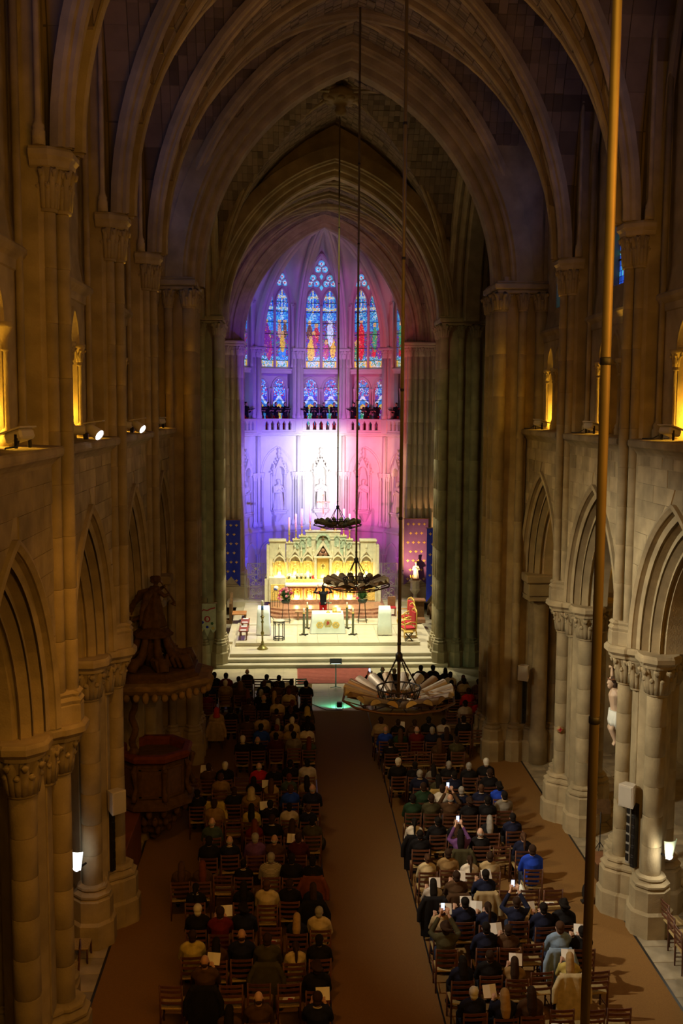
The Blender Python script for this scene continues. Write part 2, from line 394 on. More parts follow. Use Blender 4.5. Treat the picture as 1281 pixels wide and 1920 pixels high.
def capital(parent, x, y, z0, z1, r, m, nleaf=8, single=True, a0=0, a1=2*pi):
    """bell with two rows of curled leaves"""
    h = z1 - z0; key = (round(r, 3), round(h, 3))
    if key not in LEAF:
        bell = MB().lathe([(r, 0), (r*1.12, 0.0), (r*1.14, h*0.06), (r, h*0.1), (r*1.05, h*0.5), (r*1.4, h*0.92), (r*1.5, h)], 16).mesh('capital')
        LEAF[key] = (bell, leaf_mesh(h*0.55, r*0.36, r*0.38), leaf_mesh(h*0.9, r*0.40, r*0.72))
    bell, l1, l2 = LEAF[key]
    c = ob('capital', bell, m, parent, (x, y, z0))
    full = abs(a1-a0-2*pi) < 1e-3
    if single:
        for row, me in ((0, l1), (1, l2)):
            for k in range(nleaf):
                a = a0 + (a1-a0)*(k+0.5*row)/(nleaf if full else nleaf-1+0.5)
                ob('leaf', me, m, c, (r*0.98*cos(a), r*0.98*sin(a), h*0.08), a - pi/2)
    else:
        key2 = ('f', key, nleaf, round(a0, 2), round(a1, 2))
        if key2 not in LEAF:
            f = MB()
            for row, me in ((0, l1), (1, l2)):
                V = [v.co.copy() for v in me.vertices]; F = [tuple(p.vertices) for p in me.polygons]
                for k in range(nleaf):
                    a = a0 + (a1-a0)*(k+0.5*row)/(nleaf if full else nleaf-1+0.5)
                    M = Matrix.Translation((r*0.98*cos(a), r*0.98*sin(a), h*0.08)) @ Matrix.Rotation(a - pi/2, 4, 'Z')
                    f.add([M @ v for v in V], F, True)
            LEAF[key2] = f.mesh('foliage')
        ob('foliage', LEAF[key2], m, c, kind='stuff')
    return c
def star(lobes, core, n=72):
    """outline that joins octagonal lobes round a square core: lobes = [(x, y, r)]"""
    pts = []
    for k in range(n):
        a = 2*pi*k/n; d = (cos(a), sin(a)); best = core/max(abs(d[0]), abs(d[1]))
        best = min(best, core*1.12)
        for lx, ly, r in lobes:
            for j in range(8):          # ray against the edges of the octagon
                p = (lx + r*cos(pi/8+j*pi/4), ly + r*sin(pi/8+j*pi/4)); q = (lx + r*cos(pi/8+(j+1)*pi/4), ly + r*sin(pi/8+(j+1)*pi/4))
                ex, ey = q[0]-p[0], q[1]-p[1]; den = d[0]*ey - d[1]*ex
                if abs(den) < 1e-9: continue
                t = (p[0]*ey - p[1]*ex)/den; u = (p[0]*d[1] - p[1]*d[0])/den
                if t > 0 and -1e-6 <= u <= 1+1e-6: best = max(best, t)
        pts.append((d[0]*best, d[1]*best))
    return pts
def slab(pts_f, steps):
    """stack outlines: steps = [(grow, z)]"""
    b = MB(); rings = []
    for g, z in steps: rings.append([(x, y, z) for x, y in pts_f(g)])
    return b.loft(rings, False)
COLS = ((-0.35, 0, 0.18), (0, -0.93, 0.21), (0, 0.93, 0.21), (0.62, 0, 0.20))
LOB = lambda g: star([(-0.37, 0, 0.43+g), (0, -0.93, 0.43+g), (0, 0.93, 0.43+g), (0.62, 0, 0.40+g)], 0.55+g, 96)
PIER_ME = {}
PIER_ME['base'] = slab(LOB, [(0.06, 0), (0.06, 0.50), (0.0, 0.56), (0.0, 0.98), (-0.03, 1.0), (-0.05, 1.02), (-0.02, 1.06), (-0.02, 1.10), (-0.09, 1.14), (-0.12, 1.16), (-0.09, 1.20), (-0.10, 1.24), (-0.17, 1.27)]).mesh('base')
PIER_ME['abacus'] = slab(LOB, [(-0.12, 5.70), (-0.06, 5.72), (-0.05, 5.78), (0.0, 5.82), (0.05, 5.86), (0.05, 5.95), (0.03, 5.97), (0.0, 6.0)]).mesh('abacus')
UP = lambda g: [(-0.42 - (0.36+g)*cos(a), (0.50+g)*sin(a)*1.0) for a in [pi*k/6 - pi/2 for k in range(7)]] + [(-0.30, 0.50+g), (-0.30, -0.50-g)]
UP8 = lambda g: [(-0.20, -0.42-g), (-0.48, -0.42-g), (-0.74-g, -0.2-g*0.4), (-0.74-g, 0.2+g*0.4), (-0.48, 0.42+g), (-0.20, 0.42+g)]
PIER_ME['upper_abacus'] = slab(UP8, [(-0.04, 14.55), (0.0, 14.58), (0.02, 14.66), (0.07, 14.72), (0.07, 14.80), (0.03, 14.85)]).mesh('upper_abacus')
PIER_ME['shaft_base'] = slab(lambda g: star([(-0.66, 0, 0.145+g), (-0.53, 0.19, 0.145+g), (-0.53, -0.19, 0.145+g)], 0.0) if False else [(-0.26, -0.34-g), (-0.45, -0.34-g), (-0.62, -0.17-g), (-0.72-g, -0.13), (-0.72-g, 0.13), (-0.62, 0.17+g), (-0.45, 0.34+g), (-0.26, 0.34+g)], [(0.02, 6.0), (0.02, 6.28), (0.0, 6.3), (0.03, 6.36), (-0.02, 6.42), (0.01, 6.47), (-0.04, 6.52)]).mesh('shaft_base')
PIER_ME['core'] = MB().prism([(0.50, 0.45), (0.28, 0.78), (-0.16, 0.78), (-0.26, 0.62), (-0.26, -0.62), (-0.16, -0.78), (0.28, -0.78), (0.50, -0.45)], 1.0, 5.75).mesh('core')
PIER_ME['pilaster'] = MB().prism([(-0.30, -0.36), (-0.38, -0.30), (-0.38, 0.30), (-0.30, 0.36), (0.3, 0.36), (0.3, -0.36)], 6.0, 18.2).mesh('pilaster')
PIER_ME['panel'] = MB().box(-0.15, 0.15, -0.02, 0.03, 1.3, 5.5, ch=0.012).mesh('panel')
def nave_pier(s, y, label, detail):
    p = empty('pillar', (s*XP, y, 0), 0 if s > 0 else pi, label, 'pillar', kind='structure')
    for nm in ('base', 'core', 'abacus', 'pilaster', 'shaft_base', 'upper_abacus'): ob(nm, PIER_ME[nm], STONE, p)
    for sy in (1, -1): ob('panel', PIER_ME['panel'], STONE, p, (-0.265, 0.43*sy, 0), pi/2*3)
    for cx, cy, cr in COLS:
        drums(p, cx, cy, 1.24, 5.12, cr, 0.62, STONE, 'column')
        capital(p, cx, cy, 5.12, 5.72, cr, STONE, 8, detail)
    for cx, cy in ((-0.24, 0.45), (-0.24, -0.45), (0.36, 0.5), (0.36, -0.5)): capital(p, cx, cy, 5.10, 5.72, 0.14, STONE, 6, False)
    for cx, cy in ((-0.57, 0), (-0.41, 0.2), (-0.41, -0.2)):
        drums(p, cx, cy, 6.5, 13.92, 0.116, 0.83, STONE, 'shaft', 12)
        capital(p, cx, cy, 13.92, 14.58, 0.135, STONE, 7, False)
    for sy in (1, -1):
        b = PIER_ME.get('wall_shaft')
        if b is None:
            b = PIER_ME['wall_shaft'] = MB().lathe([(0.10, 14.85), (0.10, 15.05), (0.085, 15.07), (0.095, 15.12), (0.06, 15.18), (0.05, 15.3), (0.05, 18.6), (0.08, 18.62), (0.06, 18.68), (0.10, 18.95), (0.11, 19.05)], 8).mesh('wall_shaft')
        ob('wall_shaft', b, STONE, p, (-0.36, 0.47*sy, 0))
    return p
nave_pier(-1, 16.25, 'stone clustered pier second before the pulpit, hiding a small bright floodlight', True)
nave_pier(-1, 21.40, 'stone clustered pier standing just before the carved pulpit, with white loudspeaker', True)
nave_pier(-1, 26.55, 'stone clustered pier that carries the carved pulpit', False)
nave_pier(1, 21.40, 'brightly lit stone pier before the crucifix, with white loudspeaker and line speaker', True)
nave_pier(1, 26.55, 'stone clustered pier behind the crucifix, with round emblem on its side', True)
for s in (-1, 1):
    nave_pier(s, 11.10, 'stone clustered pier beside the organ loft, %s side' % ('pulpit' if s < 0 else 'crucifix'), False)
nave_pier(1, 16.25, 'stone clustered pier nearest the organ loft, crucifix side', False)

# ---- nave walls
ARCH_A, ARCH_H = 2.08, 3.12
PROF_ARC = [(0.13, 0.0), (0.13, -0.08), (0.06, -0.10), (0.0, -0.04), (0.02, 0.03)] + roll(-0.075, 0.05, 0.085, 150, -60, 6) + roll(-0.10, 0.20, 0.075, 60, 130, 3) + \
    roll(-0.27, 0.19, 0.095, 150, -60, 6) + roll(-0.30, 0.36, 0.075, 60, 130, 3) + roll(-0.46, 0.33, 0.095, 150, -60, 6) + [(-0.48, 0.46), (-0.56, 0.50), (-0.56, 0.88)]
def sheet_with_arch(b, x, y0, y1, yc, a, h, zs, z1, n=14):
    pts = [(yc+u, z) for u, z, _, _ in arch_pts(a, h, n, zs)]
    for (ya, za), (yb, zb) in zip(pts, pts[1:]):
        b.add([(x, ya, za), (x, yb, zb), (x, yb, z1), (x, ya, z1)], [(0, 1, 2, 3)])
    b.add([(x, y0, zs), (x, yc-a, zs), (x, yc-a, z1), (x, y0, z1)], [(0, 1, 2, 3)])
    b.add([(x, yc+a, zs), (x, y1, zs), (x, y1, z1), (x, yc+a, z1)], [(0, 1, 2, 3)])
SUB = {}
def stone_blocks(parent, s, y0, y1, yc, budget):
    """ashlar courses on the spandrel, clipped to the hood of the arch"""
    n = 0; rng = random.Random(int(y0*10)+s); stuff = MB()
    a, h = ARCH_A+0.125, ARCH_H+0.16; r = (a*a+h*h)/(2*a); c = a-r
    half = lambda z: (c + sqrt(max(0, r*r-(z-SPR)**2))) if z-SPR < h else -1
    z = SPR + 0.08
    while z < 10.1:
        dz = min(0.345, 10.18-z); y = y0+0.34 - rng.uniform(0, 0.3)
        while y < y1-0.36:
            L = rng.uniform(0.48, 0.86); ya, yb = max(y, y0+0.36), min(y+L, y1-0.36); y += L
            if yb-ya < 0.08: continue
            q = [[ya, z], [yb, z], [yb, z+dz-0.012], [ya, z+dz-0.012]]
            if (ya-yc)*(yb-yc) < 0 and half(z) > 0: 
                if half(z) > 0.1 or half(z+dz) > 0: 
                    # split over the arch: keep the larger side
                    if yc-ya > yb-yc: yb = yc-0.01
                    else: ya = yc+0.01
                    q = [[ya, z], [yb, z], [yb, z+dz-0.012], [ya, z+dz-0.012]]
            side = 1 if (ya+yb)/2 > yc else -1
            for p in q:
                lim = half(p[1])
                if lim > 0 and (p[0]-yc)*side < lim: p[0] = yc + side*lim
            if abs(q[1][0]-q[0][0]) < 0.05 and abs(q[2][0]-q[3][0]) < 0.05: continue
            q[1][0] -= 0.006; q[2][0] -= 0.006
            d = rng.uniform(0.010, 0.022); xx = s*(XW+0.01); xf = s*(XW-d)
            v = [(xx, p[0], p[1]) for p in q] + [(xf, p[0], p[1]) for p in q]
            f = [(0, 1, 2, 3), (4, 7, 6, 5), (0, 4, 5, 1), (1, 5, 6, 2), (2, 6, 7, 3), (3, 7, 4, 0)]
            if n < budget: MB().add(v, f).obj('stone', STONEB, parent); n += 1
            else: stuff.add(v, f)
        z += dz
    if stuff.v: stuff.obj('stonework', STONEB, parent, kind='stuff')
# meshes for one bay, local y from -2.575 to 2.575, right-hand side (x > 0); the other side is turned round
TRI_A, TRI_H, TRI_S, TRI_Z = 0.36, 0.66, 12.15, 10.42
def bay_meshes():
    y0, y1 = -2.575, 2.575; R = {}
    b = MB(); sheet_with_arch(b, XW, y0, y1, 0, ARCH_A, ARCH_H, SPR, 10.25)
    sheet_with_arch(b, 6.33, y0, y1, 0, ARCH_A-0.56, ARCH_H-0.62, SPR, 10.25)
    R['spandrel'] = b
    path = arch_path(ARCH_A, ARCH_H, 16, SPR, (0, 1, 0), (XW, 0, 0), (1, 0, 0))
    R['arch_moulding'] = MB().sweep(path, PROF_ARC)
    b = MB(); b.sweep([(Vector((XW, y, 10.1)), Vector((-1, 0, 0)), Vector((0, 0, 1))) for y in (-2.2, 2.2)],
        [(0.0, -0.05), (0.02, 0.0), (0.05, 0.05), (0.13, 0.12), (0.20, 0.16), (0.22, 0.20), (0.22, 0.28), (0.19, 0.31), (-0.45, 0.34)])
    for yy in (-2.2, 2.2):
        b.add([(XW, yy, 10.1), (XW-0.13, yy, 10.22), (XW-0.22, yy, 10.3), (XW-0.22, yy, 10.38), (XW-0.19, yy, 10.41), (XW+0.4, yy, 10.44), (XW+0.4, yy, 10.1)], [tuple(range(7))])
    R['sill'] = b
    b = MB(); xt = 5.86; cs = (-0.84, 0.0, 0.84); edge = [y0, -0.42, 0.42, y1]
    for c, e0, e1 in zip(cs, edge, edge[1:]):
        sheet_with_arch(b, xt, e0, e1, c, TRI_A, TRI_H, TRI_S, 13.1, 8)
        for yy in (c-TRI_A, c+TRI_A): b.add([(xt, yy, TRI_Z), (xt, yy, TRI_S), (xt+0.35, yy, TRI_S), (xt+0.35, yy, TRI_Z)], [(0, 1, 2, 3)])
        pr = [(0.09, 0.0), (0.07, -0.04), (0.0, -0.05)] + roll(-0.02, 0.0, 0.04, 100, -60, 4) + [(-0.07, 0.06)] + roll(-0.09, 0.10, 0.035, 100, -60, 4) + [(-0.12, 0.16), (-0.12, 0.35)]
        b.sweep(arch_path(TRI_A, TRI_H, 8, TRI_S, (0, 1, 0), (xt, c, 0), (1, 0, 0)), pr)
    for e0, e1 in ((y0, cs[0]-TRI_A), (cs[0]+TRI_A, cs[1]-TRI_A), (cs[1]+TRI_A, cs[2]-TRI_A), (cs[2]+TRI_A, y1)):
        b.add([(xt, e0, TRI_Z), (xt, e1, TRI_Z), (xt, e1, TRI_S), (xt, e0, TRI_S)], [(0, 1, 2, 3)])
    R['triforium_wall'] = b
    b = MB(); b.box(6.75, 6.95, y0, y1, 10.3, 13.3); b.box(5.85, 6.9, y0, y1, 10.3, 10.40); b.box(5.9, 6.9, y0, y1, 13.15, 13.25)
    R['gallery_back_wall'] = b
    R['cornice'] = MB().sweep([(Vector((5.86, y, 13.0)), Vector((-1, 0, 0)), Vector((0, 0, 1))) for y in (y0, y1)],
        [(0, 0), (0.03, 0.02), (0.04, 0.16), (0.10, 0.22), (0.14, 0.28), (0.14, 0.34), (0.10, 0.38), (-0.02, 0.42), (-0.10, 0.96)])
    b = MB(); 
    xc = 5.95
    sheet_with_arch(b, xc, y0, y1, 0, 0.95, 1.75, 17.2, 21.8, 12)
    for e0, e1 in ((y0, -0.95), (0.95, y1)): b.add([(xc, e0, 13.9), (xc, e1, 13.9), (xc, e1, 17.2), (xc, e0, 17.2)], [(0, 1, 2, 3)])
    b.sweep(arch_path(0.95, 1.75, 12, 17.2, (0, 1, 0), (xc, 0, 0), (1, 0, 0)), [(0.1, 0), (0.1, -0.05), (0, -0.05), (-0.02, 0.03), (-0.08, 0.05), (-0.1, 0.12), (-0.1, 0.4)])
    for yy in (-0.95, 0.95):
        b.lathe([(0.055, 13.9), (0.055, 17.2)], 8, (xc+0.02, yy*0.97, 0)); b.box(xc, xc+0.4, min(yy, yy*0.9), max(yy, yy*0.9), 13.9, 17.2)
    R['clerestory_wall'] = b
    b = MB()
    for yy in (-2.02, 2.02):
        b.lathe([(0.13, 10.43), (0.13, 10.6), (0.10, 10.64), (0.12, 10.69), (0.075, 10.76), (0.062, 10.8), (0.062, 18.5)], 10, (5.80, yy, 0))
    R['wall_colonnette'] = b
    return {k: v.mesh(k) for k, v in R.items()}
BAYM = bay_meshes()
COLN = MB().lathe([(0.105, 10.43), (0.105, 10.56), (0.085, 10.59), (0.10, 10.63), (0.06, 10.70), (0.052, 10.74), (0.052, 11.78), (0.07, 11.79), (0.07, 11.82), (0.055, 11.84), (0.075, 12.0), (0.12, 12.12), (0.13, 12.13), (0.13, 12.2)], 12).mesh('colonnette')
CLEAF = leaf_mesh(0.24, 0.035, 0.07)
WALLS = {}
for s, nm in ((-1, 'wall_left'), (1, 'wall_right')):
    W = WALLS[s] = empty(nm, kind='structure')
    for i, (ya, yb) in enumerate(BAYS):
        yc = (ya+yb)/2
        for k, me in BAYM.items():
            if k in ('triforium_wall', 'spandrel') or True:
                ob(k, me, STONE, W, (0, yc, 0), 0 if s > 0 else pi)
        for yy in (-1.26, -0.42, 0.42, 1.26):
            c = ob('colonnette', COLN, STONE, W, (s*5.84, yc+yy, 0))
            if i > 0:
                for k in range(6): ob('leaf', CLEAF, STONE, c, (0.05*cos(k*pi/3), 0.05*sin(k*pi/3), 11.86), k*pi/3-pi/2)
        stone_blocks(W, s, ya, yb, yc, 0 if i == 0 else 100)
    # aisle: outer wall, vault, cross arches
    b = MB(); b.box(s*10.4 if s > 0 else -10.8, 10.8 if s > 0 else s*10.4, 5, 33.6, 0, 11)
    for i in range(4):
        yc = sum(BAYS[i])/2
    b.obj('aisle_wall', STONE, W)
    b = MB()
    for ya, yb in BAYS:
        n = 10; yc = (ya+yb)/2; V = []; 
        fz = lambda t: 6.0 + 3.6*sqrt(max(0, 1-(abs(t))**1.9))
        for i in range(n+1):
            for j in range(n+1):
                x = 6.33 + 4.07*i/n; y = ya + (yb-ya)*j/n
                V.append((s*x, y, max(fz(2*i/n-1), fz(2*j/n-1)) if True else 0))
        b.add(V, [(i*(n+1)+j, i*(n+1)+j+1, (i+1)*(n+1)+j+1, (i+1)*(n+1)+j) for i in range(n) for j in range(n)], True)
    b.obj('aisle_vault', STONE, W)
    for y in (16.25, 21.40, 26.55, 31.9):
        path = arch_path(1.92, 3.0, 12, SPR, (1, 0, 0), (s*8.36, y-0.35, 0), (0, 1, 0))
        m = MB().sweep(path, [(0.2, 0.0)] + roll(0.06, 0.02, 0.07, 100, -60, 4) + [(-0.02, 0.08)] + roll(-0.09, 0.14, 0.07, 100, -60, 4) + [(-0.18, 0.2), (-0.18, 0.5)] + roll(-0.09, 0.56, 0.07, 60, 260, 4) + [(0.2, 0.7)])
        m.obj('aisle_arch', STONE, W)
        MB().lathe([(0.3, 0), (0.3, 0.6), (0.2, 0.75), (0.2, 5.1), (0.22, 5.12), (0.2, 5.2), (0.3, 5.7), (0.36, 5.75), (0.36, 6.0)], 12, (s*10.3, y, 0)).obj('aisle_shaft', STONE, W)

# ---- vaults
def fz(t, spr, h, a):              # t: 0 crown .. 1 springing
    r = (a*a+h*h)/(2*a); c = a-r
    return spr + sqrt(max(0.0, r*r-(abs(t)*a-c)**2))
CEIL = empty('ceiling', kind='structure')
def vault(y0, y1, a, spr, h, xout, n=44, name='vault_web'):
    yc, bb = (y0+y1)/2, (y1-y0)/2; rng = random.Random(int(y0*7))
    back = MB(); st = MB(); back.col = (0.10, 0.08, 0.06)
    Z = lambda x, y: fz(min(min(abs(x)/a, 1), abs(y-yc)/bb), spr, h, a) if abs(x) <= a else fz(abs(y-yc)/bb, spr, h, a)
    xs = [-a + 2*a*i/n for i in range(n+1)]
    if xout > a:
        k = max(2, int((xout-a)/0.4)); ex = [a + (xout-a)*i/k for i in range(1, k+1)]
        xs = [-x for x in reversed(ex)] + xs + ex
    ys = [y0 + (y1-y0)*j/n for j in range(n+1)]
    P = [[Vector((x, y, Z(x, y))) for y in ys] for x in xs]
    V = [p + Vector((0, 0, 0.05)) for r in P for p in r]; m = len(ys)
    back.add(V, [(i*m+j, i*m+j+1, (i+1)*m+j+1, (i+1)*m+j) for i in range(len(xs)-1) for j in range(m-1)])
    for i in range(len(xs)-1):
        for j in range(m-1):
            t = rng.uniform(0.72, 1.12); q = [P[i][j], P[i][j+1], P[i+1][j+1], P[i+1][j]]
            if rng.random() < 0.14: t *= 0.62
            c = sum(q, Vector())/4; d = rng.uniform(-0.012, 0.012); st.col = (0.24*t, 0.18*t, 0.12*t)
            up = Vector((0, 0, 0.04))
            w = [c + (p-c)*0.95 - Vector((0, 0, d)) for p in q]
            st.add(w + [p+up for p in w], [(0, 1, 2, 3), (0, 4, 5, 1), (1, 5, 6, 2), (2, 6, 7, 3), (3, 7, 4, 0)])
    back.obj('vault_shell', WEB, CEIL); st.obj(name, WEB, CEIL, kind='stuff')
_h = [(0.06, -0.27), (-0.08, -0.27)] + roll(-0.17, -0.19, 0.08, 270, 90, 6) + [(-0.10, -0.10), (-0.14, -0.08)] + roll(-0.29, 0.0, 0.105, 235, 180, 3)
RIB = _h + [(n_, -b_) for n_, b_ in reversed(_h[:-1])]
DRIB = [(0.05, -0.16), (-0.10, -0.16), (-0.16, -0.13), (-0.17, -0.07), (-0.24, -0.06), (-0.28, 0.0), (-0.24, 0.06), (-0.17, 0.07), (-0.16, 0.13), (-0.10, 0.16), (0.05, 0.16)]
def trans_rib(y, a, spr, h, prof=RIB, name='transverse_rib', n=22):
    MB().sweep(arch_path(a, h, n, spr, (1, 0, 0), (0, y, 0), (0, 1, 0)), prof).obj(name, STONE, CEIL)
def diag_rib(p0, p1, top, name='diagonal_rib', n=16, parent=None, m=None, prof=DRIB, stilt=1.0):
    """pointed half rib from the springing p0 up to the crown p1 (same vertical plane)"""
    p0, p1 = Vector(p0), Vector(p1); U = Vector((p1.x-p0.x, p1.y-p0.y, 0)); a = U.length; U.normalize(); h = p1.z-p0.z
    r = (a*a+h*h)/(2*a); c = a-r; t1 = atan2(h, -c) if c <= 0 else math.asin(min(1, h/r)); path = []
    B = U.cross(Vector((0, 0, 1)))
    for k in range(n+1):
        t = t1*k/n; u = c + r*cos(t)
        path.append((Vector((p1.x, p1.y, p0.z)) - U*u + Vector((0, 0, r*sin(t))), -U*cos(t) + Vector((0, 0, sin(t))), B))
    return MB().sweep(path, prof).obj(name, m or STONE, parent or CEIL)
HN = 7.0
for ya, yb in BAYS:
    vault(ya, yb, 4.95, CAPZ, HN, 6.34)
    yc = (ya+yb)/2
    for sx in (-1, 1):
        for y in (ya, yb):
            diag_rib((sx*5.25, y+(0.22 if y == ya else -0.22), CAPZ), (0, yc, CAPZ+HN-0.02), None)
        # wall rib
        MB().sweep(arch_path(2.35, 6.2, 12, CAPZ+0.4, (0, 1, 0), (sx*5.75, yc, 0), (sx, 0, 0)), [(0.12, 0.0), (-0.02, -0.02), (-0.08, 0.05), (-0.06, 0.14), (0.1, 0.2)]).obj('wall_rib', STONE, CEIL)
for y in (11.1, 16.25, 21.4, 26.55): trans_rib(y, 5.28, CAPZ, HN)
# crossing arches (several orders), crossing vault and transept vaults
BIG = [(0.55, -0.95), (0.05, -0.95), (0.0, -0.88), (-0.06, -0.86), (-0.10, -0.80), (-0.06, -0.72), (-0.02, -0.66), (-0.20, -0.62), (-0.28, -0.58), (-0.32, -0.50), (-0.28, -0.42), (-0.22, -0.38), (-0.45, -0.34), (-0.52, -0.28), (-0.52, 0.28), (-0.45, 0.34), (-0.22, 0.38), (-0.28, 0.42), (-0.32, 0.50), (-0.28, 0.58), (-0.20, 0.62), (-0.02, 0.66), (-0.06, 0.72), (-0.10, 0.80), (-0.06, 0.86), (0.0, 0.88), (0.05, 0.95), (0.55, 0.95)]
trans_rib(31.95, 4.95, CAPZ-0.2, 6.95, BIG, 'crossing_arch', 26)
trans_rib(43.8, 4.95, CAPZ-0.2, 6.45, BIG, 'crossing_arch', 26)
for sx in (-1, 1):
    MB().sweep(arch_path(4.75, 6.9, 22, CAPZ-0.2, (0, 1, 0), (sx*5.7, 38.35, 0), (1, 0, 0)), BIG).obj('transept_arch', STONE, CEIL)
vault(32.7, 43.5, 4.95, CAPZ, 7.75, 13.5, 48)
for sx in (-1, 1):
    for y in (32.8, 43.3):
        diag_rib((sx*4.9, y, CAPZ), (0, 38.35, CAPZ+7.72), None)
bo = MB().lathe([(0.0, 21.55), (0.16, 21.6), (0.22, 21.75), (0.16, 21.9), (0.3, 22.0), (0.62, 22.1), (0.7, 22.25), (0.62, 22.4), (0.3, 22.6)], 16, (0, 38.35, 0))
for k in range(8): bo.ell((0.5*cos(k*pi/4), 38.35+0.5*sin(k*pi/4), 22.1), (0.16, 0.16, 0.1), 8, 5)
bo.obj('boss', STONE, CEIL)
# walls over the crossing arches
def gable_wall(y, a, h, zs, z1, hw):
    b = MB(); pts = arch_pts(a, h, 20, zs)
    for (ua, za, _, _), (ub, zb, _, _) in zip(pts, pts[1:]):
        b.add([(ua, y, za), (ub, y, zb), (ub, y, z1), (ua, y, z1)], [(0, 1, 2, 3)])
    for s in (-1, 1): b.add([(s*a, y, zs), (s*hw, y, zs), (s*hw, y, z1), (s*a, y, z1)], [(0, 1, 2, 3)])
    b.obj('gable_wall', STONE, CEIL)
for y in (32.85, 43.35): gable_wall(y, 4.95, 7.1 if y < 40 else 6.7, CAPZ-0.2, 23.4, 6)
for y in (31.1, 44.7): gable_wall(y, 4.95, 7.1 if y < 40 else 6.7, CAPZ-0.2, 23.4, 6)
gable_wall(55.7, 5.9, 7.4, 14.55, 22, 6.6)
# chancel vault
for ya, yb in ((44.6, 50.2), (50.2, 55.8)):
    vault(ya, yb, 5.3, 14.7, 6.6, 6.5, 36)
    for sx in (-1, 1):
        for y in (ya, yb): diag_rib((sx*5.3, y, 14.7), (0, (ya+yb)/2, 21.25), None)
trans_rib(50.2, 5.5, 14.7, 6.7)
APB = [(1.25, -1.45), (1.12, -1.45), (1.06, -1.40)] + roll(0.98, -1.30, 0.10, 240, 420, 4)[::-1]
APB = [(1.3, -1.40), (1.12, -1.40), (1.06, -1.44), (0.98, -1.44), (0.92, -1.36), (0.90, -1.24), (0.80, -1.22), (0.72, -1.26), (0.64, -1.22), (0.62, -1.08), (0.52, -1.04), (0.44, -1.10), (0.36, -1.04), (0.34, -0.90), (0.24, -0.86), (0.16, -0.92), (0.08, -0.86), (0.06, -0.70),
       (-0.06, -0.64), (-0.16, -0.58), (-0.18, -0.46), (-0.12, -0.40), (-0.26, -0.36), (-0.32, -0.28), (-0.30, -0.18), (-0.42, -0.12), (-0.42, 0.5), (0.6, 0.5)]
trans_rib(56.9, 4.80, 14.55, 6.72, APB, 'apse_arch', 26)

# ---- crossing piers
def big_pier(name_label, sx, y0, y1, x0, x1, ydir):
    """ydir: +1 when its nave face looks towards the camera"""
    p = empty('pillar', (sx*(x0+x1)/2, (y0+y1)/2, 0), 0, name_label, 'pillar', kind='structure')
    hx, hy = (x1-x0)/2, (y1-y0)/2; inn = -sx
    b = MB(); b.box(-hx+0.22, hx-0.22, -hy+0.22, hy-0.22, 0, 15); b.obj('core', STONE, p)
    spots = []
    n = 5
    for k in range(n):                                   # towards the crossing axis
        spots.append((inn*(hx-0.12), -hy+0.2 + (2*hy-0.4)*k/(n-1), 0.20 if k % 2 == 0 else 0.13))
    m = 4
    for k in range(1, m+1):
        for sy in (-1, 1): spots.append((inn*(hx-0.2) - inn*(2*hx-0.4)*k/m, sy*(hy-0.12), 0.20 if k % 2 == 0 else 0.13))
    for k in range(1, 4): spots.append((-inn*(hx-0.12), -hy+0.2 + (2*hy-0.4)*k/4, 0.16))
    bs = MB(); cp = MB()
    for x, y, r in spots:
        drums(p, x, y, 1.2, 13.95, r, 1.25, STONE, 'shaft', 12)
        bs.lathe([(r+0.17, 0), (r+0.17, 0.62), (r+0.12, 0.68), (r+0.12, 0.98), (r+0.07, 1.02), (r+0.10, 1.08), (r+0.03, 1.14), (r+0.05, 1.2), (r, 1.24)], 8, (x, y, 0), smooth=False, ph=pi/8)
        capital(p, x, y, 13.95, 14.5, r*0.95, STONE, 7, False)
    bs.box(-hx+0.12, hx-0.12, -hy+0.12, hy-0.12, 0, 1.15)
    bs.obj('base', STONE, p)
    for g, za, zb in ((0.04, 14.48, 14.60), (0.12, 14.60, 14.78), (0.07, 14.78, 14.85)): cp.box(-hx-g, hx+g, -hy-g, hy+g, za, zb, ch=0.03)
    cp.obj('abacus', STONE, p)
    return p
big_pier('massive crossing pier of many shafts behind the pulpit', -1, 31.0, 32.7, 4.70, 7.2, 1)
big_pier('massive crossing pier of many shafts with white loudspeaker, crucifix side', 1, 31.0, 32.8, 4.45, 7.2, 1)
big_pier('greenish many-shafted far crossing pier behind the embroidered banner', -1, 42.9, 44.5, 4.70, 7.4, 1)
big_pier('many-shafted far crossing pier beside the chancel steps, crucifix side', 1, 42.9, 44.5, 4.50, 7.4, 1)
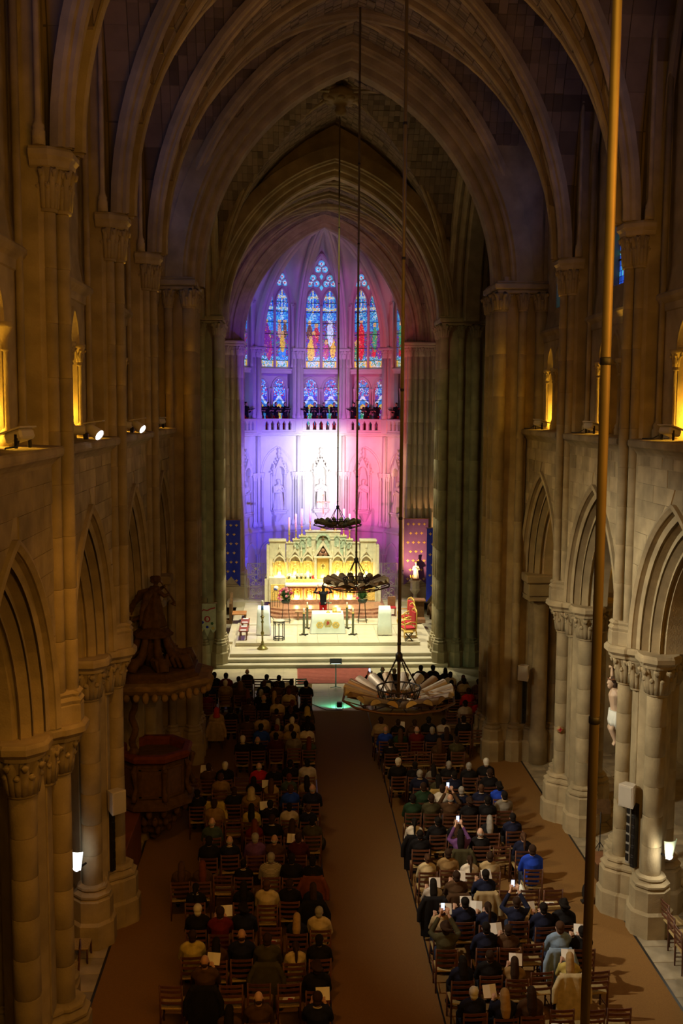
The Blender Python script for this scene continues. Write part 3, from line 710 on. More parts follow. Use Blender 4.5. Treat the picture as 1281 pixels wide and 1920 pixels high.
# arcade respond with plain moulded corbel capital on the crossing pier
for s in (-1, 1):
    e = WALLS[s]
    b = MB(); b.lathe([(0.30, 0), (0.30, 1.0), (0.24, 1.1), (0.24, 5.1), (0.26, 5.14), (0.24, 5.2)], 14, (s*5.95, 30.85, 0)); b.obj('respond_shaft', STONE, e)
    b = MB(); b.prism([(-0.46, -0.4), (0.46, -0.4), (0.56, 0.5), (-0.56, 0.5)], 5.2, 5.35, Matrix.Translation((s*5.95, 30.85, 0)))
    b.box(s*5.95-0.5, s*5.95+0.5, 30.4, 31.3, 5.35, 5.75, ch=0.02); b.box(s*5.95-0.6, s*5.95+0.6, 30.32, 31.3, 5.75, 6.0, ch=0.04); b.obj('respond_capital', STONE, e)
    # transept walls
    b = MB(); b.box(min(s*13.4, s*13.9), max(s*13.4, s*13.9), 32, 46, 0, 23); b.box(min(s*7.0, s*13.6), max(s*7.0, s*13.6), 44.9, 45.4, 0, 23); b.box(min(s*7.0, s*13.6), max(s*7.0, s*13.6), 31.6, 32.0, 0, 23)
    T = empty('wall_transept_left' if s < 0 else 'wall_transept_right', kind='structure')
    b.obj('masonry', STONE, T)
    MB().sweep(arch_path(1.7, 2.6, 12, 5.8, (1, 0, 0), (s*10.2, 44.88, 0), (0, 1, 0)), [(0.14, 0), (0.10, -0.06), (0.0, -0.10), (-0.06, -0.03), (-0.14, -0.06), (-0.2, 0.02)]).obj('arch_moulding', STONE, T)
    for xx in (8.4, 12.0): MB().lathe([(0.2, 0), (0.2, 0.6), (0.12, 0.7), (0.12, 5.4), (0.18, 5.7), (0.2, 5.8)], 12, (s*xx, 44.8, 0)).obj('shaft', STONE, T)
    b = MB(); b.box(min(s*7.4, s*13.4), max(s*7.4, s*13.4), 44.75, 44.95, 10.0, 10.3, ch=0.04); b.obj('string_course', STONE, T)

# ---- chancel
CH = empty('wall_chancel', kind='structure')
for s in (-1, 1):
    mm = lambda x0, x1: (min(s*x0, s*x1), max(s*x0, s*x1))
    b = MB(); b.box(*mm(6.4, 7.0), 44.9, 58.4, 0, 21.5); b.obj('side_wall', STONE2, CH)
    b = MB(); b.box(*mm(4.50, 6.45), 55.62, 57.25, 0.5, 14.3, ch=0.04); b.obj('apse_pier', STONE2, CH)
    for x, r in ((4.62, 0.13), (4.95, 0.10), (5.25, 0.15), (5.6, 0.10), (5.95, 0.15)): drums(CH, s*x, 55.56, 2.1, 13.8, r, 1.2, STONE2, 'shaft', 10); capital(CH, s*x, 55.56, 13.8, 14.32, r*0.95, STONE2, 7, False)
    for y in (56.0, 56.5, 57.0): drums(CH, s*4.48, y, 2.1, 13.8, 0.11, 1.2, STONE2, 'shaft', 10); capital(CH, s*4.48, y, 13.8, 14.32, 0.12, STONE2, 7, False)
    for y in (50.1, 50.4, 50.7): drums(CH, s*6.35, y, 1.9, 13.9, 0.13, 1.2, STONE2, 'shaft', 10)
    b = MB(); b.box(*mm(4.30, 6.5), 55.34, 57.4, 14.3, 14.45, ch=0.04); b.box(*mm(4.25, 6.5), 55.28, 57.4, 14.45, 14.6, ch=0.04); b.obj('abacus', STONE2, CH)
    b = MB()
    for g, z0, z1 in ((0.32, 0.4, 1.35), (0.26, 1.35, 1.45), (0.20, 1.45, 1.95), (0.12, 1.95, 2.1)): b.box(*mm(4.45-g, 6.45), 55.5-g, 57.4, z0, z1, ch=0.03)
    b.obj('plinth', STONE2, CH)
# steps and platforms
ST = empty('floor_chancel', kind='structure')
for i, (x0, x1, y0, z0, z1) in enumerate(((-4.93, 4.93, 42.72, 0, 0.16), (-4.68, 4.68, 43.06, 0.16, 0.32), (-4.40, 4.40, 43.40, 0.32, 0.48))):
    b = MB(); b.box(x0, x1, y0+0.03, 46, z0, z1-0.05); b.box(x0-0.02, x1+0.02, y0, 46, z1-0.05, z1, ch=0.015); b.obj('step', MARBLE, ST)
slab_me = {}
def slabs(name, x0, x1, y0, y1, z, nx, ny, parent, m, th=0.05):
    dx, dy = (x1-x0)/nx, (y1-y0)/ny
    key = (round(dx, 3), round(dy, 3), th)
    if key not in slab_me: slab_me[key] = MB().box(0.004, dx-0.004, 0.004, dy-0.004, -th, 0, ch=0.004).mesh(name)
    for i in range(nx):
        for j in range(ny): ob(name, slab_me[key], m, parent, (x0+i*dx, y0+j*dy, z + random.uniform(-0.001, 0.001)))
b = MB(); b.box(-4.7, 4.7, 45.9, 63.5, 0, 0.43); b.obj('bedding', MARBLE, ST)
slabs('slab', -4.4, 4.4, 46.0, 56.0, 0.482, 8, 9, ST, MARBLE)
b = MB(); b.box(-4.23, 3.97, 44.77, 53, 0.43, 0.59); b.obj('step', MARBLE, ST)
slabs('slab', -4.25, 3.99, 44.74, 48.44, 0.64, 9, 5, ST, MARBLE)
b = MB(); b.box(-4.23, 3.97, 48.44, 54, 0.59, 0.70, ch=0.01); b.obj('step', MARBLE, ST)
for i, g in enumerate((0, 0.42, 0.84)):
    z0 = 0.70 + 0.10*i
    poly = [(-2.5+g*0.4, 49.75+g), (2.5-g*0.4, 49.75+g), (3.1-g*0.3, 50.4+g*0.7), (3.1-g*0.3, 54.5), (-3.1+g*0.3, 54.5), (-3.1+g*0.3, 50.4+g*0.7)]
    b = MB(); b.prism(poly, z0, z0+0.10); b.obj('altar_step', REDMARBLE, ST)
b = MB(); b.box(-5.2, 5.2, 54, 63.5, 0.43, 0.72); b.obj('apse_paving', MARBLE, ST)
# behind the camera and far end closures
e = empty('wall_back', kind='structure'); b = MB(); b.box(-12, 12, -3, -2.6, 0, 24); b.obj('masonry', STONE, e)
# ================================================================== apse
AP, RR, CY0 = 5.187, 5.37, 56.8
GLASS = mat('stained_glass', (1, 1, 1), 0.3, var=0.0, vcol=True, emit=(1, 1, 1), estr=0.62)
GLASSD = mat('stained_glass_dim', (1, 1, 1), 0.3, var=0.0, vcol=True, emit=(1, 1, 1), estr=0.75)
LEAD = mat('lead', (0.02, 0.02, 0.025), 0.6, var=0.0)
PAL = dict(c=(0.10, 0.62, 0.85), b=(0.02, 0.09, 0.62), s=(0.05, 0.32, 0.80), w=(0.62, 0.86, 0.95), g=(0.05, 0.40, 0.20), y=(0.85, 0.62, 0.06),
           r=(0.62, 0.02, 0.05), p=(0.22, 0.03, 0.30), m=(0.45, 0.04, 0.22), k=(0.012, 0.012, 0.03), f=(0.65, 0.40, 0.28), n=(0.16, 0.08, 0.05), v=(0.12, 0.05, 0.35), o=(0.7, 0.25, 0.03))
def jit(c, rng, a=0.35):
    k = 1 + rng.uniform(-a, a); return (c[0]*k, c[1]*k, c[2]*k)
def lancet_glass(parent, M, xc, y, w, z0, zs, h, colour, rng, bars, m, cw=0.075, chh=0.085):
    """rows of coloured panes between iron bars; colour(u, v, x, z) names the palette entry"""
    a = w/2; r = (a*a+h*h)/(2*a); c = a-r; top = zs+h
    edges = [z0] + [z for z in bars if z0 < z < top-0.1] + [top]
    nx = max(5, int(w/cw)); dx = w/nx
    for za, zb in zip(edges, edges[1:]):
        b = MB(); nz = max(2, int((zb-za)/chh)); dz = (zb-za)/nz
        for i in range(nx):
            for j in range(nz):
                x = -a + dx*(i+0.5); z = za + dz*(j+0.5)
                if z > zs:
                    lim = c + sqrt(max(0, r*r-(z-zs)**2))
                    if abs(x) > lim-0.01: continue
                b.col = jit(PAL[colour(x/a, (z-z0)/(top-z0), x, z)], rng)
                e = dx*0.06; jx = lambda: rng.uniform(-0.006, 0.006)
                p = [(x-dx/2+e+jx(), z-dz/2+e), (x+dx/2-e, z-dz/2+e+jx()), (x+dx/2-e+jx(), z+dz/2-e), (x-dx/2+e, z+dz/2-e+jx())]
                b.add([M @ Vector((xc+px, y, pz)) for px, pz in p], [(0, 1, 2, 3)])
        if b.f: b.obj('pane', m, parent)
    b = MB()
    for z in edges[1:-1]: b.box(xc-a, xc+a, y-0.03, y-0.005, z-0.018, z+0.018, M)
    if b.f: b.obj('glazing_bar', LEAD, parent)
def scene_glass(kind, rng):
    figs = {'c0': [(-0.3, .20, 'y', .5, .16), (0.1, .28, 'm', .5, .14), (0.5, .42, 'r', .4, .1), (-.5, .45, 'n', .45, .1)],
            'c1': [(0.1, .46, 'w', .42, .19), (-.5, .2, 'm', .4, .1), (.5, .22, 'y', .4, .1), (0, .3, 'n', .6, .08)],
            'l0': [(-.1, .36, 'p', .6, .2), (.3, .22, 'm', .5, .14)], 'l1': [(0.1, .30, 'y', .42, .11), (0.05, .19, 's', .6, .1), (-.4, .47, 'f', .3, .1), (.5, .47, 'n', .3, .1)],
            'r0': [(0.05, .33, 'r', .55, .24), (-.7, .2, 'g', .3, .1)], 'r1': [(-.2, .36, 'g', .35, .16), (.6, .3, 'p', .4, .2), (-.3, .2, 'r', .3, .08)]}[kind]
    def colour(u, v, x, z):
        if v < 0.085: return rng.choice('wwcyg') if abs(u) < 0.8 else 'y'
        if v < 0.60:
            for (fx, fv, col, fw, fh) in figs:
                d = ((u-fx)/fw)**2 + ((v-fv)/fh)**2
                if d < 1 : return col if rng.random() < 0.85 else rng.choice('ofn')
                hd = ((u-fx)/0.22)**2 + ((v-fv-fh-0.02)/0.028)**2
                if hd < 0.5: return 'f'
                if hd < 1.3: return 'y'
            if v > 0.46: return rng.choice('sscb') if kind != 'c1' else rng.choice('pnnvs')
            return rng.choice('vpnbmg') if v > 0.14 else rng.choice('gbcw')
        if v < 0.70: return rng.choice('wcwcb') if (abs(u) < 0.25+0.5*(0.70-v)*8) else rng.choice('scb')
        if abs(u) < 0.16: return rng.choice('ywc')
        if int((v*34)) % 5 == 0: return rng.choice('wyc')
        return rng.choice('sbcwsrg') if abs(abs(u)-0.55) < 0.22 else rng.choice('bsb')
    return colour
def saint_glass(rc, rng):
    def colour(u, v, x, z):
        if v < 0.46:
            if abs(u) < 0.42 and v < 0.34: return rc if rng.random() < 0.8 else 'w'
            if (u/0.3)**2 + ((v-0.38)/0.045)**2 < 0.6: return 'f'
            if (u/0.45)**2 + ((v-0.38)/0.07)**2 < 1: return 'y'
            return rng.choice('sbs')
        if v < 0.62: return 'w' if abs(abs(u) - (0.62-v)*5.5) < 0.2 else ('s' if abs(u) < (0.62-v)*5.5 else rng.choice('bv'))
        return rng.choice('scwbvrs')
    return colour
def remesh(mb, voxel, name, smooth=2, dec=None, m=None):
    """fuse overlapping solids into one continuous skin"""
    me = mb.mesh(name + '_raw'); o = bpy.data.objects.new(name, me); COL.objects.link(o)
    d = o.modifiers.new('r', 'REMESH'); d.mode = 'VOXEL'; d.voxel_size = voxel; d.use_smooth_shade = True
    if smooth: sm = o.modifiers.new('s', 'SMOOTH'); sm.iterations = smooth; sm.factor = 0.5
    if dec: dc = o.modifiers.new('d', 'DECIMATE'); dc.ratio = dec
    dg = bpy.context.evaluated_depsgraph_get(); dg.update()
    out = bpy.data.meshes.new_from_object(o.evaluated_get(dg)); out.name = name
    bpy.data.objects.remove(o); bpy.data.meshes.remove(me)
    out.materials.clear(); out.materials.append(None)
    return out
def statue_mesh(seed, h=1.85):
    rng = random.Random(seed); b = MB(); k = h/1.85
    rings = []
    for z, rx, ry in ((0, .30, .26), (.05, .31, .27), (.4, .27, .24), (.8, .23, .2), (1.05, .22, .18), (1.3, .27, .18), (1.45, .25, .16), (1.53, .10, .10)):
        rings.append([(k*rx*(1+.10*cos(a*7+seed+z*2))*cos(a), k*ry*(1+.10*cos(a*7+seed))*sin(a), k*z) for a in [2*pi*i/28 for i in range(28)]])
    b.loft(rings)
    b.tube([(0, 0, 1.45*k), (0, 0, 1.62*k)], .06*k); b.ell((0, -.01, 1.70*k), (.095*k, .115*k, .135*k), 12, 8)
    b.ell((0, -.12*k, 1.69*k), (.018*k, .03*k, .03*k)); b.ell((0, -.085*k, 1.61*k), (.07*k, .06*k, .09*k)); b.ell((0, .03, 1.74*k), (.11*k, .11*k, .11*k))
    for s in (1, -1):
        e = (s*.33*k, -.10*k, 1.08*k); hnd = (s*rng.uniform(.02, .16)*k, -.30*k, rng.uniform(1.05, 1.3)*k)
        b.tube([(s*.22*k, 0, 1.40*k), e, hnd], [.09*k, .09*k, .06*k], 8); b.ell(hnd, (.05*k, .05*k, .06*k))
    for i in range(6):
        a = -pi/2 + rng.uniform(-1.1, 1.1); b.tube([(.2*cos(a)*k, .19*sin(a)*k, 1.25*k), (.27*cos(a+.1)*k, .24*sin(a+.1)*k, .6*k), (.31*cos(a+.2)*k, .28*sin(a+.2)*k, .03)], [.02*k, .035*k, .04*k], 6)
    b.ell((-.1*k, -.25*k, 1.15*k), (.12*k, .06*k, .08*k))
    return remesh(b, 0.03*k, 'statue', 1)
WA = empty('wall_apse', kind='structure')
ANG = [0, -30, 30, -60, 60]
ARCHP = [(0.07, 0.0), (0.05, -0.05), (0.0, -0.06)] + roll(-0.03, -0.02, 0.04, 120, -60, 4) + [(-0.09, 0.02), (-0.09, 0.10)]
STAT = [statue_mesh(1), statue_mesh(2), statue_mesh(5)]
sn = ['white stone bearded statue in the central apse niche, lit white', 'stone statue in the apse niche bathed in blue light', 'stone statue in the apse niche bathed in pink light',
      'stone statue at the blue edge of the apse, mostly hidden', 'stone statue at the pink edge of the apse, mostly hidden']
kinds = {0: ('c0', 'c1'), -30: ('l0', 'l1'), 30: ('r0', 'r1'), -60: ('l1', 'l0'), 60: ('r1', 'r0')}
def sweep_m(b, M, path, prof): b.sweep([(M @ P, M.to_3x3() @ N, M.to_3x3() @ B) for P, N, B in path], prof)
for pi_, ang in enumerate(ANG):
    a_ = radians(ang); M = Matrix.Translation((0, CY0, 0)) @ Matrix.Rotation(-a_, 4, 'Z'); hc = 1.40; rng = random.Random(ang+100)
    P = empty('panel', kind=None, parent=WA)
    b = MB(); b.box(-hc, hc, AP, AP+0.5, 0.6, 3.65, M); b.box(-hc, hc, AP+0.12, AP+0.6, 3.65, 9.55, M)
    b.obj('masonry', APSE, P)
    b = MB(); b.sweep([(M @ Vector((x, AP, 3.6)), M.to_3x3() @ Vector((0, -1, 0)), Vector((0, 0, 1))) for x in (-hc, hc)], [(0, 0), (0.05, 0.03), (0.12, 0.10), (0.12, 0.18), (0.08, 0.22), (-0.13, 0.42)])
    b.sweep([(M @ Vector((x, AP, 9.35)), M.to_3x3() @ Vector((0, -1, 0)), Vector((0, 0, 1))) for x in (-hc, hc)], [(-0.12, 0.0), (0.02, 0.04), (0.06, 0.12), (0.14, 0.16), (0.14, 0.24), (0.10, 0.27), (-0.3, 0.29)])
    b.obj('string_course', APSE, P)
    b = MB()                                            # dado arcade
    for xx in (-0.68, 0.68):
        sweep_m(b, M, arch_path(0.52, 0.72, 8, 2.35, (1, 0, 0), (xx, AP-0.02, 0), (0, 1, 0)), ARCHP)
    for xx in (-1.28, -0.08, 0.08, 1.28): b.lathe([(0.09, 0.72), (0.09, 0.9), (0.055, 0.98), (0.055, 2.1), (0.08, 2.2), (0.10, 2.3), (0.10, 2.36)], 8, (xx, AP-0.06, 0), M)
    b.obj('dado_arcade', APSE, P)
    b = MB(); sweep_m(b, M, arch_path(1.04, 1.52, 12, 7.18, (1, 0, 0), (0, AP+0.12, 0), (0, 1, 0)), [(0.08, 0.0), (0.06, -0.06), (0.0, -0.07)] + roll(-0.04, -0.03, 0.045, 120, -60, 4) + [(-0.10, 0.02), (-0.16, 0.10)]); b.obj('wall_arch', APSE, P)
    for xx in (-1.24, -1.06, 1.06, 1.24):
        b = MB().lathe([(0.11, 3.98), (0.11, 4.15), (0.08, 4.19), (0.10, 4.24), (0.06, 4.3), (0.055, 4.35), (0.055, 6.72), (0.075, 6.73), (0.06, 6.78), (0.075, 6.9), (0.12, 7.02), (0.13, 7.03), (0.13, 7.12), (0.15, 7.14), (0.15, 7.2)], 10, (xx, AP, 0), M)
        for k in range(6): b.ell((xx+0.1*cos(k*pi/3), AP+0.1*sin(k*pi/3), 6.98), (0.035, 0.035, 0.05), 6, 4, M)
        b.obj('colonnette', APSE, P)
    # statue niche with gable, crockets and finial

    yb = AP + 0.12
    N = P
    b = MB(); b.box(-0.40, 0.40, yb-0.40, yb+0.02, 4.72, 4.86, M, 0.02); b.box(-0.46, 0.46, yb-0.46, yb+0.02, 4.86, 4.96, M, 0.02)
    b.loft([[M @ Vector((x*t, yb - 0.3*t*q, z)) for x, q in ((-0.36, 0), (-0.3, .8), (0, 1.1), (.3, .8), (.36, 0))] for t, z in ((0.25, 4.2), (0.5, 4.35), (0.8, 4.55), (1.05, 4.72))], False)
    b.obj('console', APSE, N)
    b = MB()
    for sx in (-1, 1):
        b.lathe([(0.06, 4.96), (0.06, 5.05), (0.035, 5.1), (0.035, 6.9), (0.06, 7.0), (0.06, 7.06)], 8, (sx*0.37, yb-0.3, 0), M); b.box(sx*0.42-0.05, sx*0.42+0.05, yb-0.12, yb, 4.96, 7.1, M)
        b.box(sx*0.38-0.07, sx*0.38+0.07, yb-0.38, yb, 7.06, 7.45, M, 0.02)
        b.add([M @ Vector(p) for p in ((sx*0.38-.07, yb-.38, 7.45), (sx*0.38+.07, yb-.38, 7.45), (sx*0.38+.07, yb-.24, 7.45), (sx*0.38-.07, yb-.24, 7.45), (sx*0.38, yb-.31, 7.8))], [(0, 1, 4), (1, 2, 4), (2, 3, 4), (3, 0, 4)])
    b.obj('niche_shaft', APSE, N)
    b = MB()
    for y in (yb-0.38, yb-0.26):
        pts = [(-0.36, 7.06), (-0.30, 7.30), (-0.18, 7.46), (0, 7.56), (0.18, 7.46), (0.30, 7.30), (0.36, 7.06)]
    fr = [(-0.46, 7.15), (-0.34, 7.15)] + [(-0.34*cos(t), 7.15+0.42*sin(t)) for t in [pi*k/8 for k in range(1, 8)]] + [(0.34, 7.15), (0.46, 7.15), (0, 8.10)]
    f0 = [Vector((x, yb-0.40, z)) for x, z in fr]; f1 = [Vector((x, yb-0.10, z)) for x, z in fr]; n = len(fr)
    b.add([M @ p for p in f0+f1], [(0, 1, 2, n-1), (n-1, 2, 3), (n-1, 3, 4), (n-1, 4, 5), (n-1, 5, 6), (n-1, 6, 7), (n-1, 7, 8), (n-1, 8, 9, 10)] + [(k, (k+1) % n, n+(k+1) % n, n+k) for k in range(n)])
    b.obj('gable', APSE, N)
    ck = MB().ell((0, 0, 0), (0.075, 0.09, 0.05), 7, 4).ell((0, -0.02, 0.05), (0.045, 0.06, 0.05), 6, 4)
    for sx in (-1, 1):
        for k in range(5):
            t = k/5; bb = MB(); bb.v = list(ck.v); bb.f = list(ck.f); bb.sm = list(ck.sm); bb.c = list(ck.c)
            bb.xf(M @ Matrix.Translation((sx*(0.50*(1-t)+0.03), yb-0.26, 7.22+0.95*t))); bb.obj('crocket', APSE, N)
    b = MB().lathe([(0.05, 8.05), (0.04, 8.2), (0.11, 8.28), (0.05, 8.36), (0.035, 8.45), (0.09, 8.52), (0.02, 8.68)], 8, (0, yb-0.26, 0), M); b.obj('finial', APSE, N)
    st = ob('niche_statue', STAT[pi_ % 3], APSE, None); st.location = M @ Vector((0, yb-0.2, 4.96)); st.rotation_euler = (0, 0, -a_); tag(st, sn[pi_], 'statue')
    # balustrade with trefoil openings
    B = P
    b = MB(); b.box(-hc, hc, AP-0.12, AP+0.12, 10.28, 10.40, M, 0.02); b.box(-hc, hc, AP-0.10, AP+0.10, 9.62, 9.74, M, 0.02); b.obj('rail', APSE, P)
    nb = 5; wd = 2*0.98/nb
    for k in range(nb+1):
        x = -0.98 + wd*k; b = MB(); h = wd/2
        wl = wd*0.24
        def sh(sx): return [(x, 9.74), (x+sx*wl, 9.74), (x+sx*wl, 10.02), (x+sx*wl*0.75, 10.06), (x+sx*wl*1.1, 10.12), (x+sx*(h-0.04), 10.22), (x+sx*h, 10.28), (x, 10.28)]
        for sx in ((1,) if k == 0 else (-1,) if k == nb else (1, -1)):
            q = sh(sx); n = len(q)
            b.add([M @ Vector((u, AP-0.07, z)) for u, z in q] + [M @ Vector((u, AP+0.07, z)) for u, z in q], [tuple(range(n)), tuple(range(2*n-1, n-1, -1))] + [(i, (i+1) % n, n+(i+1) % n, n+i) for i in range(n)])
        b.obj('baluster', APSE, P)
    b = MB()
    for sx in (-1, 1): b.box(min(sx*0.98, sx*hc), max(sx*0.98, sx*hc), AP-0.08, AP+0.08, 9.7, 10.3, M)
    b.box(-hc-0.3, hc+0.3, AP-0.02, AP+1.3, 9.52, 9.62, M); b.obj('gallery_floor', APSE, P)
    # triforium with pairs of windows
    yt = AP + 0.98; ht = hc + 0.26
    b = MB(); b.box(-ht, ht, yt, yt+0.2, 9.6, 13.2, M); b.box(-ht, ht, AP+0.28, yt+0.1, 13.08, 13.25, M)
    for xx in (-0.62, 0.62):
        sweep_m(b, M, arch_path(0.47, 0.62, 8, 12.2, (1, 0, 0), (xx, yt, 0), (0, 1, 0)), [(0.10, 0), (0.10, -0.10), (0.02, -0.12)] + roll(-0.01, -0.06, 0.05, 90, -60, 3) + [(-0.06, 0.0)])
        for k in (0.15, 0.5, 0.85): b.ell((xx + 0.34*cos(pi*k), yt-0.05, 12.22+0.36*sin(pi*k)), (0.10, 0.05, 0.10), 8, 5, M)
    b.obj('triforium_arcade', APSE, P)
    for xx in (-1.16, -0.08, 0.08, 1.16):
        b = MB().lathe([(0.10, 9.62), (0.10, 9.8), (0.06, 9.9), (0.055, 9.95), (0.055, 11.85), (0.075, 11.9), (0.06, 11.95), (0.11, 12.15), (0.12, 12.22)], 8, (xx, yt-0.1, 0), M); b.obj('colonnette', APSE, P)
    Wn = empty('window_%d' % (2*pi_+1), kind='structure')
    for q, xx in enumerate((-0.62, 0.62)):
        lancet_glass(Wn, M, xx, yt-0.015, 0.80, 10.0, 12.2, 0.62, saint_glass(rng.choice('ygrwgp'), rng), rng, (10.75, 11.5, 12.3), GLASS, 0.05, 0.052)
    # upper wall and window with tracery
    yu = AP + 0.42; W2 = empty('window_%d' % (2*pi_+2), kind='structure')
    b = MB(); b.box(-ht, ht, yu+0.02, yu+0.3, 13.2, 21.6, M); b.obj('upper_wall', APSE, P)
    b = MB(); b.sweep([(M @ Vector((x, AP+0.3, 13.2)), M.to_3x3() @ Vector((0, -1, 0)), Vector((0, 0, 1))) for x in (-ht, ht)], [(0, 0), (0.03, 0.02), (0.10, 0.10), (0.10, 0.16), (-0.2, 0.28)]); b.obj('string_course', APSE, P)
    b = MB(); sweep_m(b, M, arch_path(1.10, 2.9, 14, 17.2, (1, 0, 0), (0, yu, 0), (0, 1, 0)), [(0.12, -0.34), (0.08, -0.36)] + roll(0.0, -0.32, 0.06, 90, -60, 4) + [(-0.02, -0.22)] + roll(-0.05, -0.16, 0.05, 90, -60, 4) + [(-0.10, -0.08), (-0.12, 0.02)])
    for sx in (-1, 1):
        for xx, yy in ((1.07, yu-0.26), (1.20, yu-0.34)): b.lathe([(0.09, 13.45), (0.09, 13.6), (0.05, 13.68), (0.05, 16.85), (0.07, 16.9), (0.1, 17.15), (0.1, 17.22)], 8, (sx*xx, yy, 0), M)
        for k in range(5): b.ell((sx*1.14+0.06*k*sx-0.08*sx, yu-0.36, 17.05), (0.05, 0.06, 0.08), 6, 4, M)
    b.obj('window_surround', APSE, P)
    T = []
    for xx in (-0.5, 0.5):
        T.append(('mullion', MB()))
        bm = T[-1][1]; sweep_m(bm, M, arch_path(0.44, 0.95, 10, 17.15, (1, 0, 0), (xx, yu-0.02, 0), (0, 1, 0)), [(0.05, 0.02), (0.05, -0.06), (-0.02, -0.08), (-0.04, 0.02)])
        bm.box(xx-0.49 if xx < 0 else xx+0.41, xx-0.41 if xx < 0 else xx+0.49, yu-0.08, yu, 13.45, 17.15, M)
    bm = MB(); bm.lathe([(0.06, 13.45), (0.06, 16.9), (0.085, 17.0), (0.1, 17.15)], 8, (0, yu-0.08, 0), M); T.append(('mullion', bm))
    for nm, bm in T: bm.obj(nm, APSE, W2)
    for q, xx in enumerate((-0.5, 0.5)):
        lancet_glass(W2, M, xx, yu-0.02, 0.82, 13.48, 17.15, 0.92, scene_glass(kinds[ang][q], rng), rng, (13.85, 14.6, 15.4, 16.1, 16.75, 17.3), GLASS, 0.045, 0.048)
    for cx, cz in ((-0.5, 18.55), (0.5, 18.55), (0, 19.4)):
        for k in range(3):
            t = pi/2 + 2*pi*k/3; x0, z0 = cx + 0.225*cos(t), cz + 0.225*sin(t); g = MB()
            for rr0, rr1, cc in ((0.0, 0.06, 'r'), (0.06, 0.12, 'w'), (0.12, 0.20, 'c')):
                for q in range(10):
                    t0, t1 = 2*pi*q/10, 2*pi*(q+0.88)/10; g.col = jit(PAL[rng.choice(cc*4+'s')], rng)
                    g.add([M @ Vector((x0+r_*cos(t_), yu-0.03, z0+r_*sin(t_))) for r_, t_ in ((rr0, t0), (rr1-0.008, t0), (rr1-0.008, t1), (rr0, t1))], [(0, 1, 2, 3)])
            g.obj('pane', GLASS, W2)
            rb = MB(); ring = [M @ Vector((x0+0.225*cos(2*pi*q/20), yu-0.03, z0+0.225*sin(2*pi*q/20))) for q in range(21)]
            rb.tube(ring, 0.032, 6); rb.obj('tracery_ring', APSE, W2)
        g = MB()
        for q in range(8):
            t0, t1 = 2*pi*q/8, 2*pi*(q+0.9)/8; g.col = jit(PAL['c' if q % 2 else 'w'], rng)
            g.add([M @ Vector((cx+r_*cos(t_), yu-0.05, cz+r_*sin(t_))) for r_, t_ in ((0.0, t0), (0.11, t0), (0.11, t1))], [(0, 1, 2)])
        g.obj('pane', GLASS, W2)
    for cx, cz, s_ in ((0, 18.2, 0.11), (0, 18.85, 0.11), (-0.72, 19.15, 0.10), (0.72, 19.15, 0.10)):
        g = MB(); g.col = PAL['c']; g.add([M @ Vector((cx+u*s_, yu-0.02, cz+v*s_*1.5)) for u, v in ((-1, 0.1), (0, -1), (1, 0.1), (0, 1))], [(0, 1, 2, 3)]); g.obj('pane', GLASS, W2)
# shaft clusters at the corners, vault ribs and cells
K = Vector((0, 57.15, 21.25))
for k, va in enumerate((-75, -45, -15, 15, 45, 75)):
    t = radians(va); M = Matrix.Translation((0, CY0, 0)) @ Matrix.Rotation(-t, 4, 'Z'); P = empty('corner', parent=WA)
    b = MB(); b.box(-0.34, 0.34, RR-0.02, RR+0.75, 9.5, 21, M, 0.04); b.box(-0.24, 0.24, RR-0.20, RR+0.1, 9.5, 10.42, M, 0.05); b.obj('pilaster', APSE, P)
    MB().lathe([(0.09, 3.98), (0.09, 9.36)], 10, (0, RR-0.12, 0), M).obj('lower_shaft', APSE, P)
    b = MB(); b.box(-0.1, 0.1, RR-0.1, RR+0.3, 0.7, 3.7, M, 0.02); b.obj('dado_pilaster', APSE, P)
    for xx, yy, r in ((0, -0.12, 0.115), (-0.25, 0.02, 0.08), (0.25, 0.02, 0.08)):
        MB().lathe([(r+0.05, 10.40), (r+0.05, 10.6), (r+0.01, 10.66), (r+0.03, 10.72), (r, 10.78), (r, 13.95)], 12, (xx, RR+yy, 0), M).obj('shaft', APSE, P)
        c = capital(P, 0, 0, 13.95, 14.42, r, APSE, 6, False); c.matrix_local = M @ Matrix.Translation((xx, RR+yy, 13.95))
    b = MB(); b.box(-0.42, 0.42, RR-0.36, RR+0.2, 14.42, 14.60, M, 0.05); b.obj('abacus', APSE, P)
    p0 = M @ Vector((0, RR-0.14, 14.6)); diag_rib(p0, K, None, 'apse_rib', 18, CEIL, APSE, [(n_*1.5, b_*1.5) for n_, b_ in DRIB])
for ang in ANG:
    a_ = radians(ang); M = Matrix.Translation((0, CY0, 0)) @ Matrix.Rotation(-a_, 4, 'Z'); n = 12; V = []
    for i in range(n+1):
        for j in range(n+1):
            s_ = 2*j/n - 1; t = i/n
            base = M @ Vector((s_*1.39, AP+0.42 if abs(s_) < 0.999 else AP+0.1, 0)); x = base.x*(1-t)+K.x*t; y = base.y*(1-t)+K.y*t
            V.append((x, y, max(fz(1-t, 14.6, 6.75, 5.2), fz(abs(s_), 14.9+0.6, 4.9+1.0*t, 1.39))))
    st = MB()
    st.add(V, [(i*(n+1)+j, i*(n+1)+j+1, (i+1)*(n+1)+j+1, (i+1)*(n+1)+j) for i in range(n) for j in range(n)], True)
    st.obj('apse_vault_cell', APSE, CEIL)
KB = MB().lathe([(0, 20.8), (0.25, 20.85), (0.34, 21.0), (0.25, 21.15), (0.2, 21.4)], 12, (K.x, K.y, 0)); KB.obj('boss', APSE, CEIL)
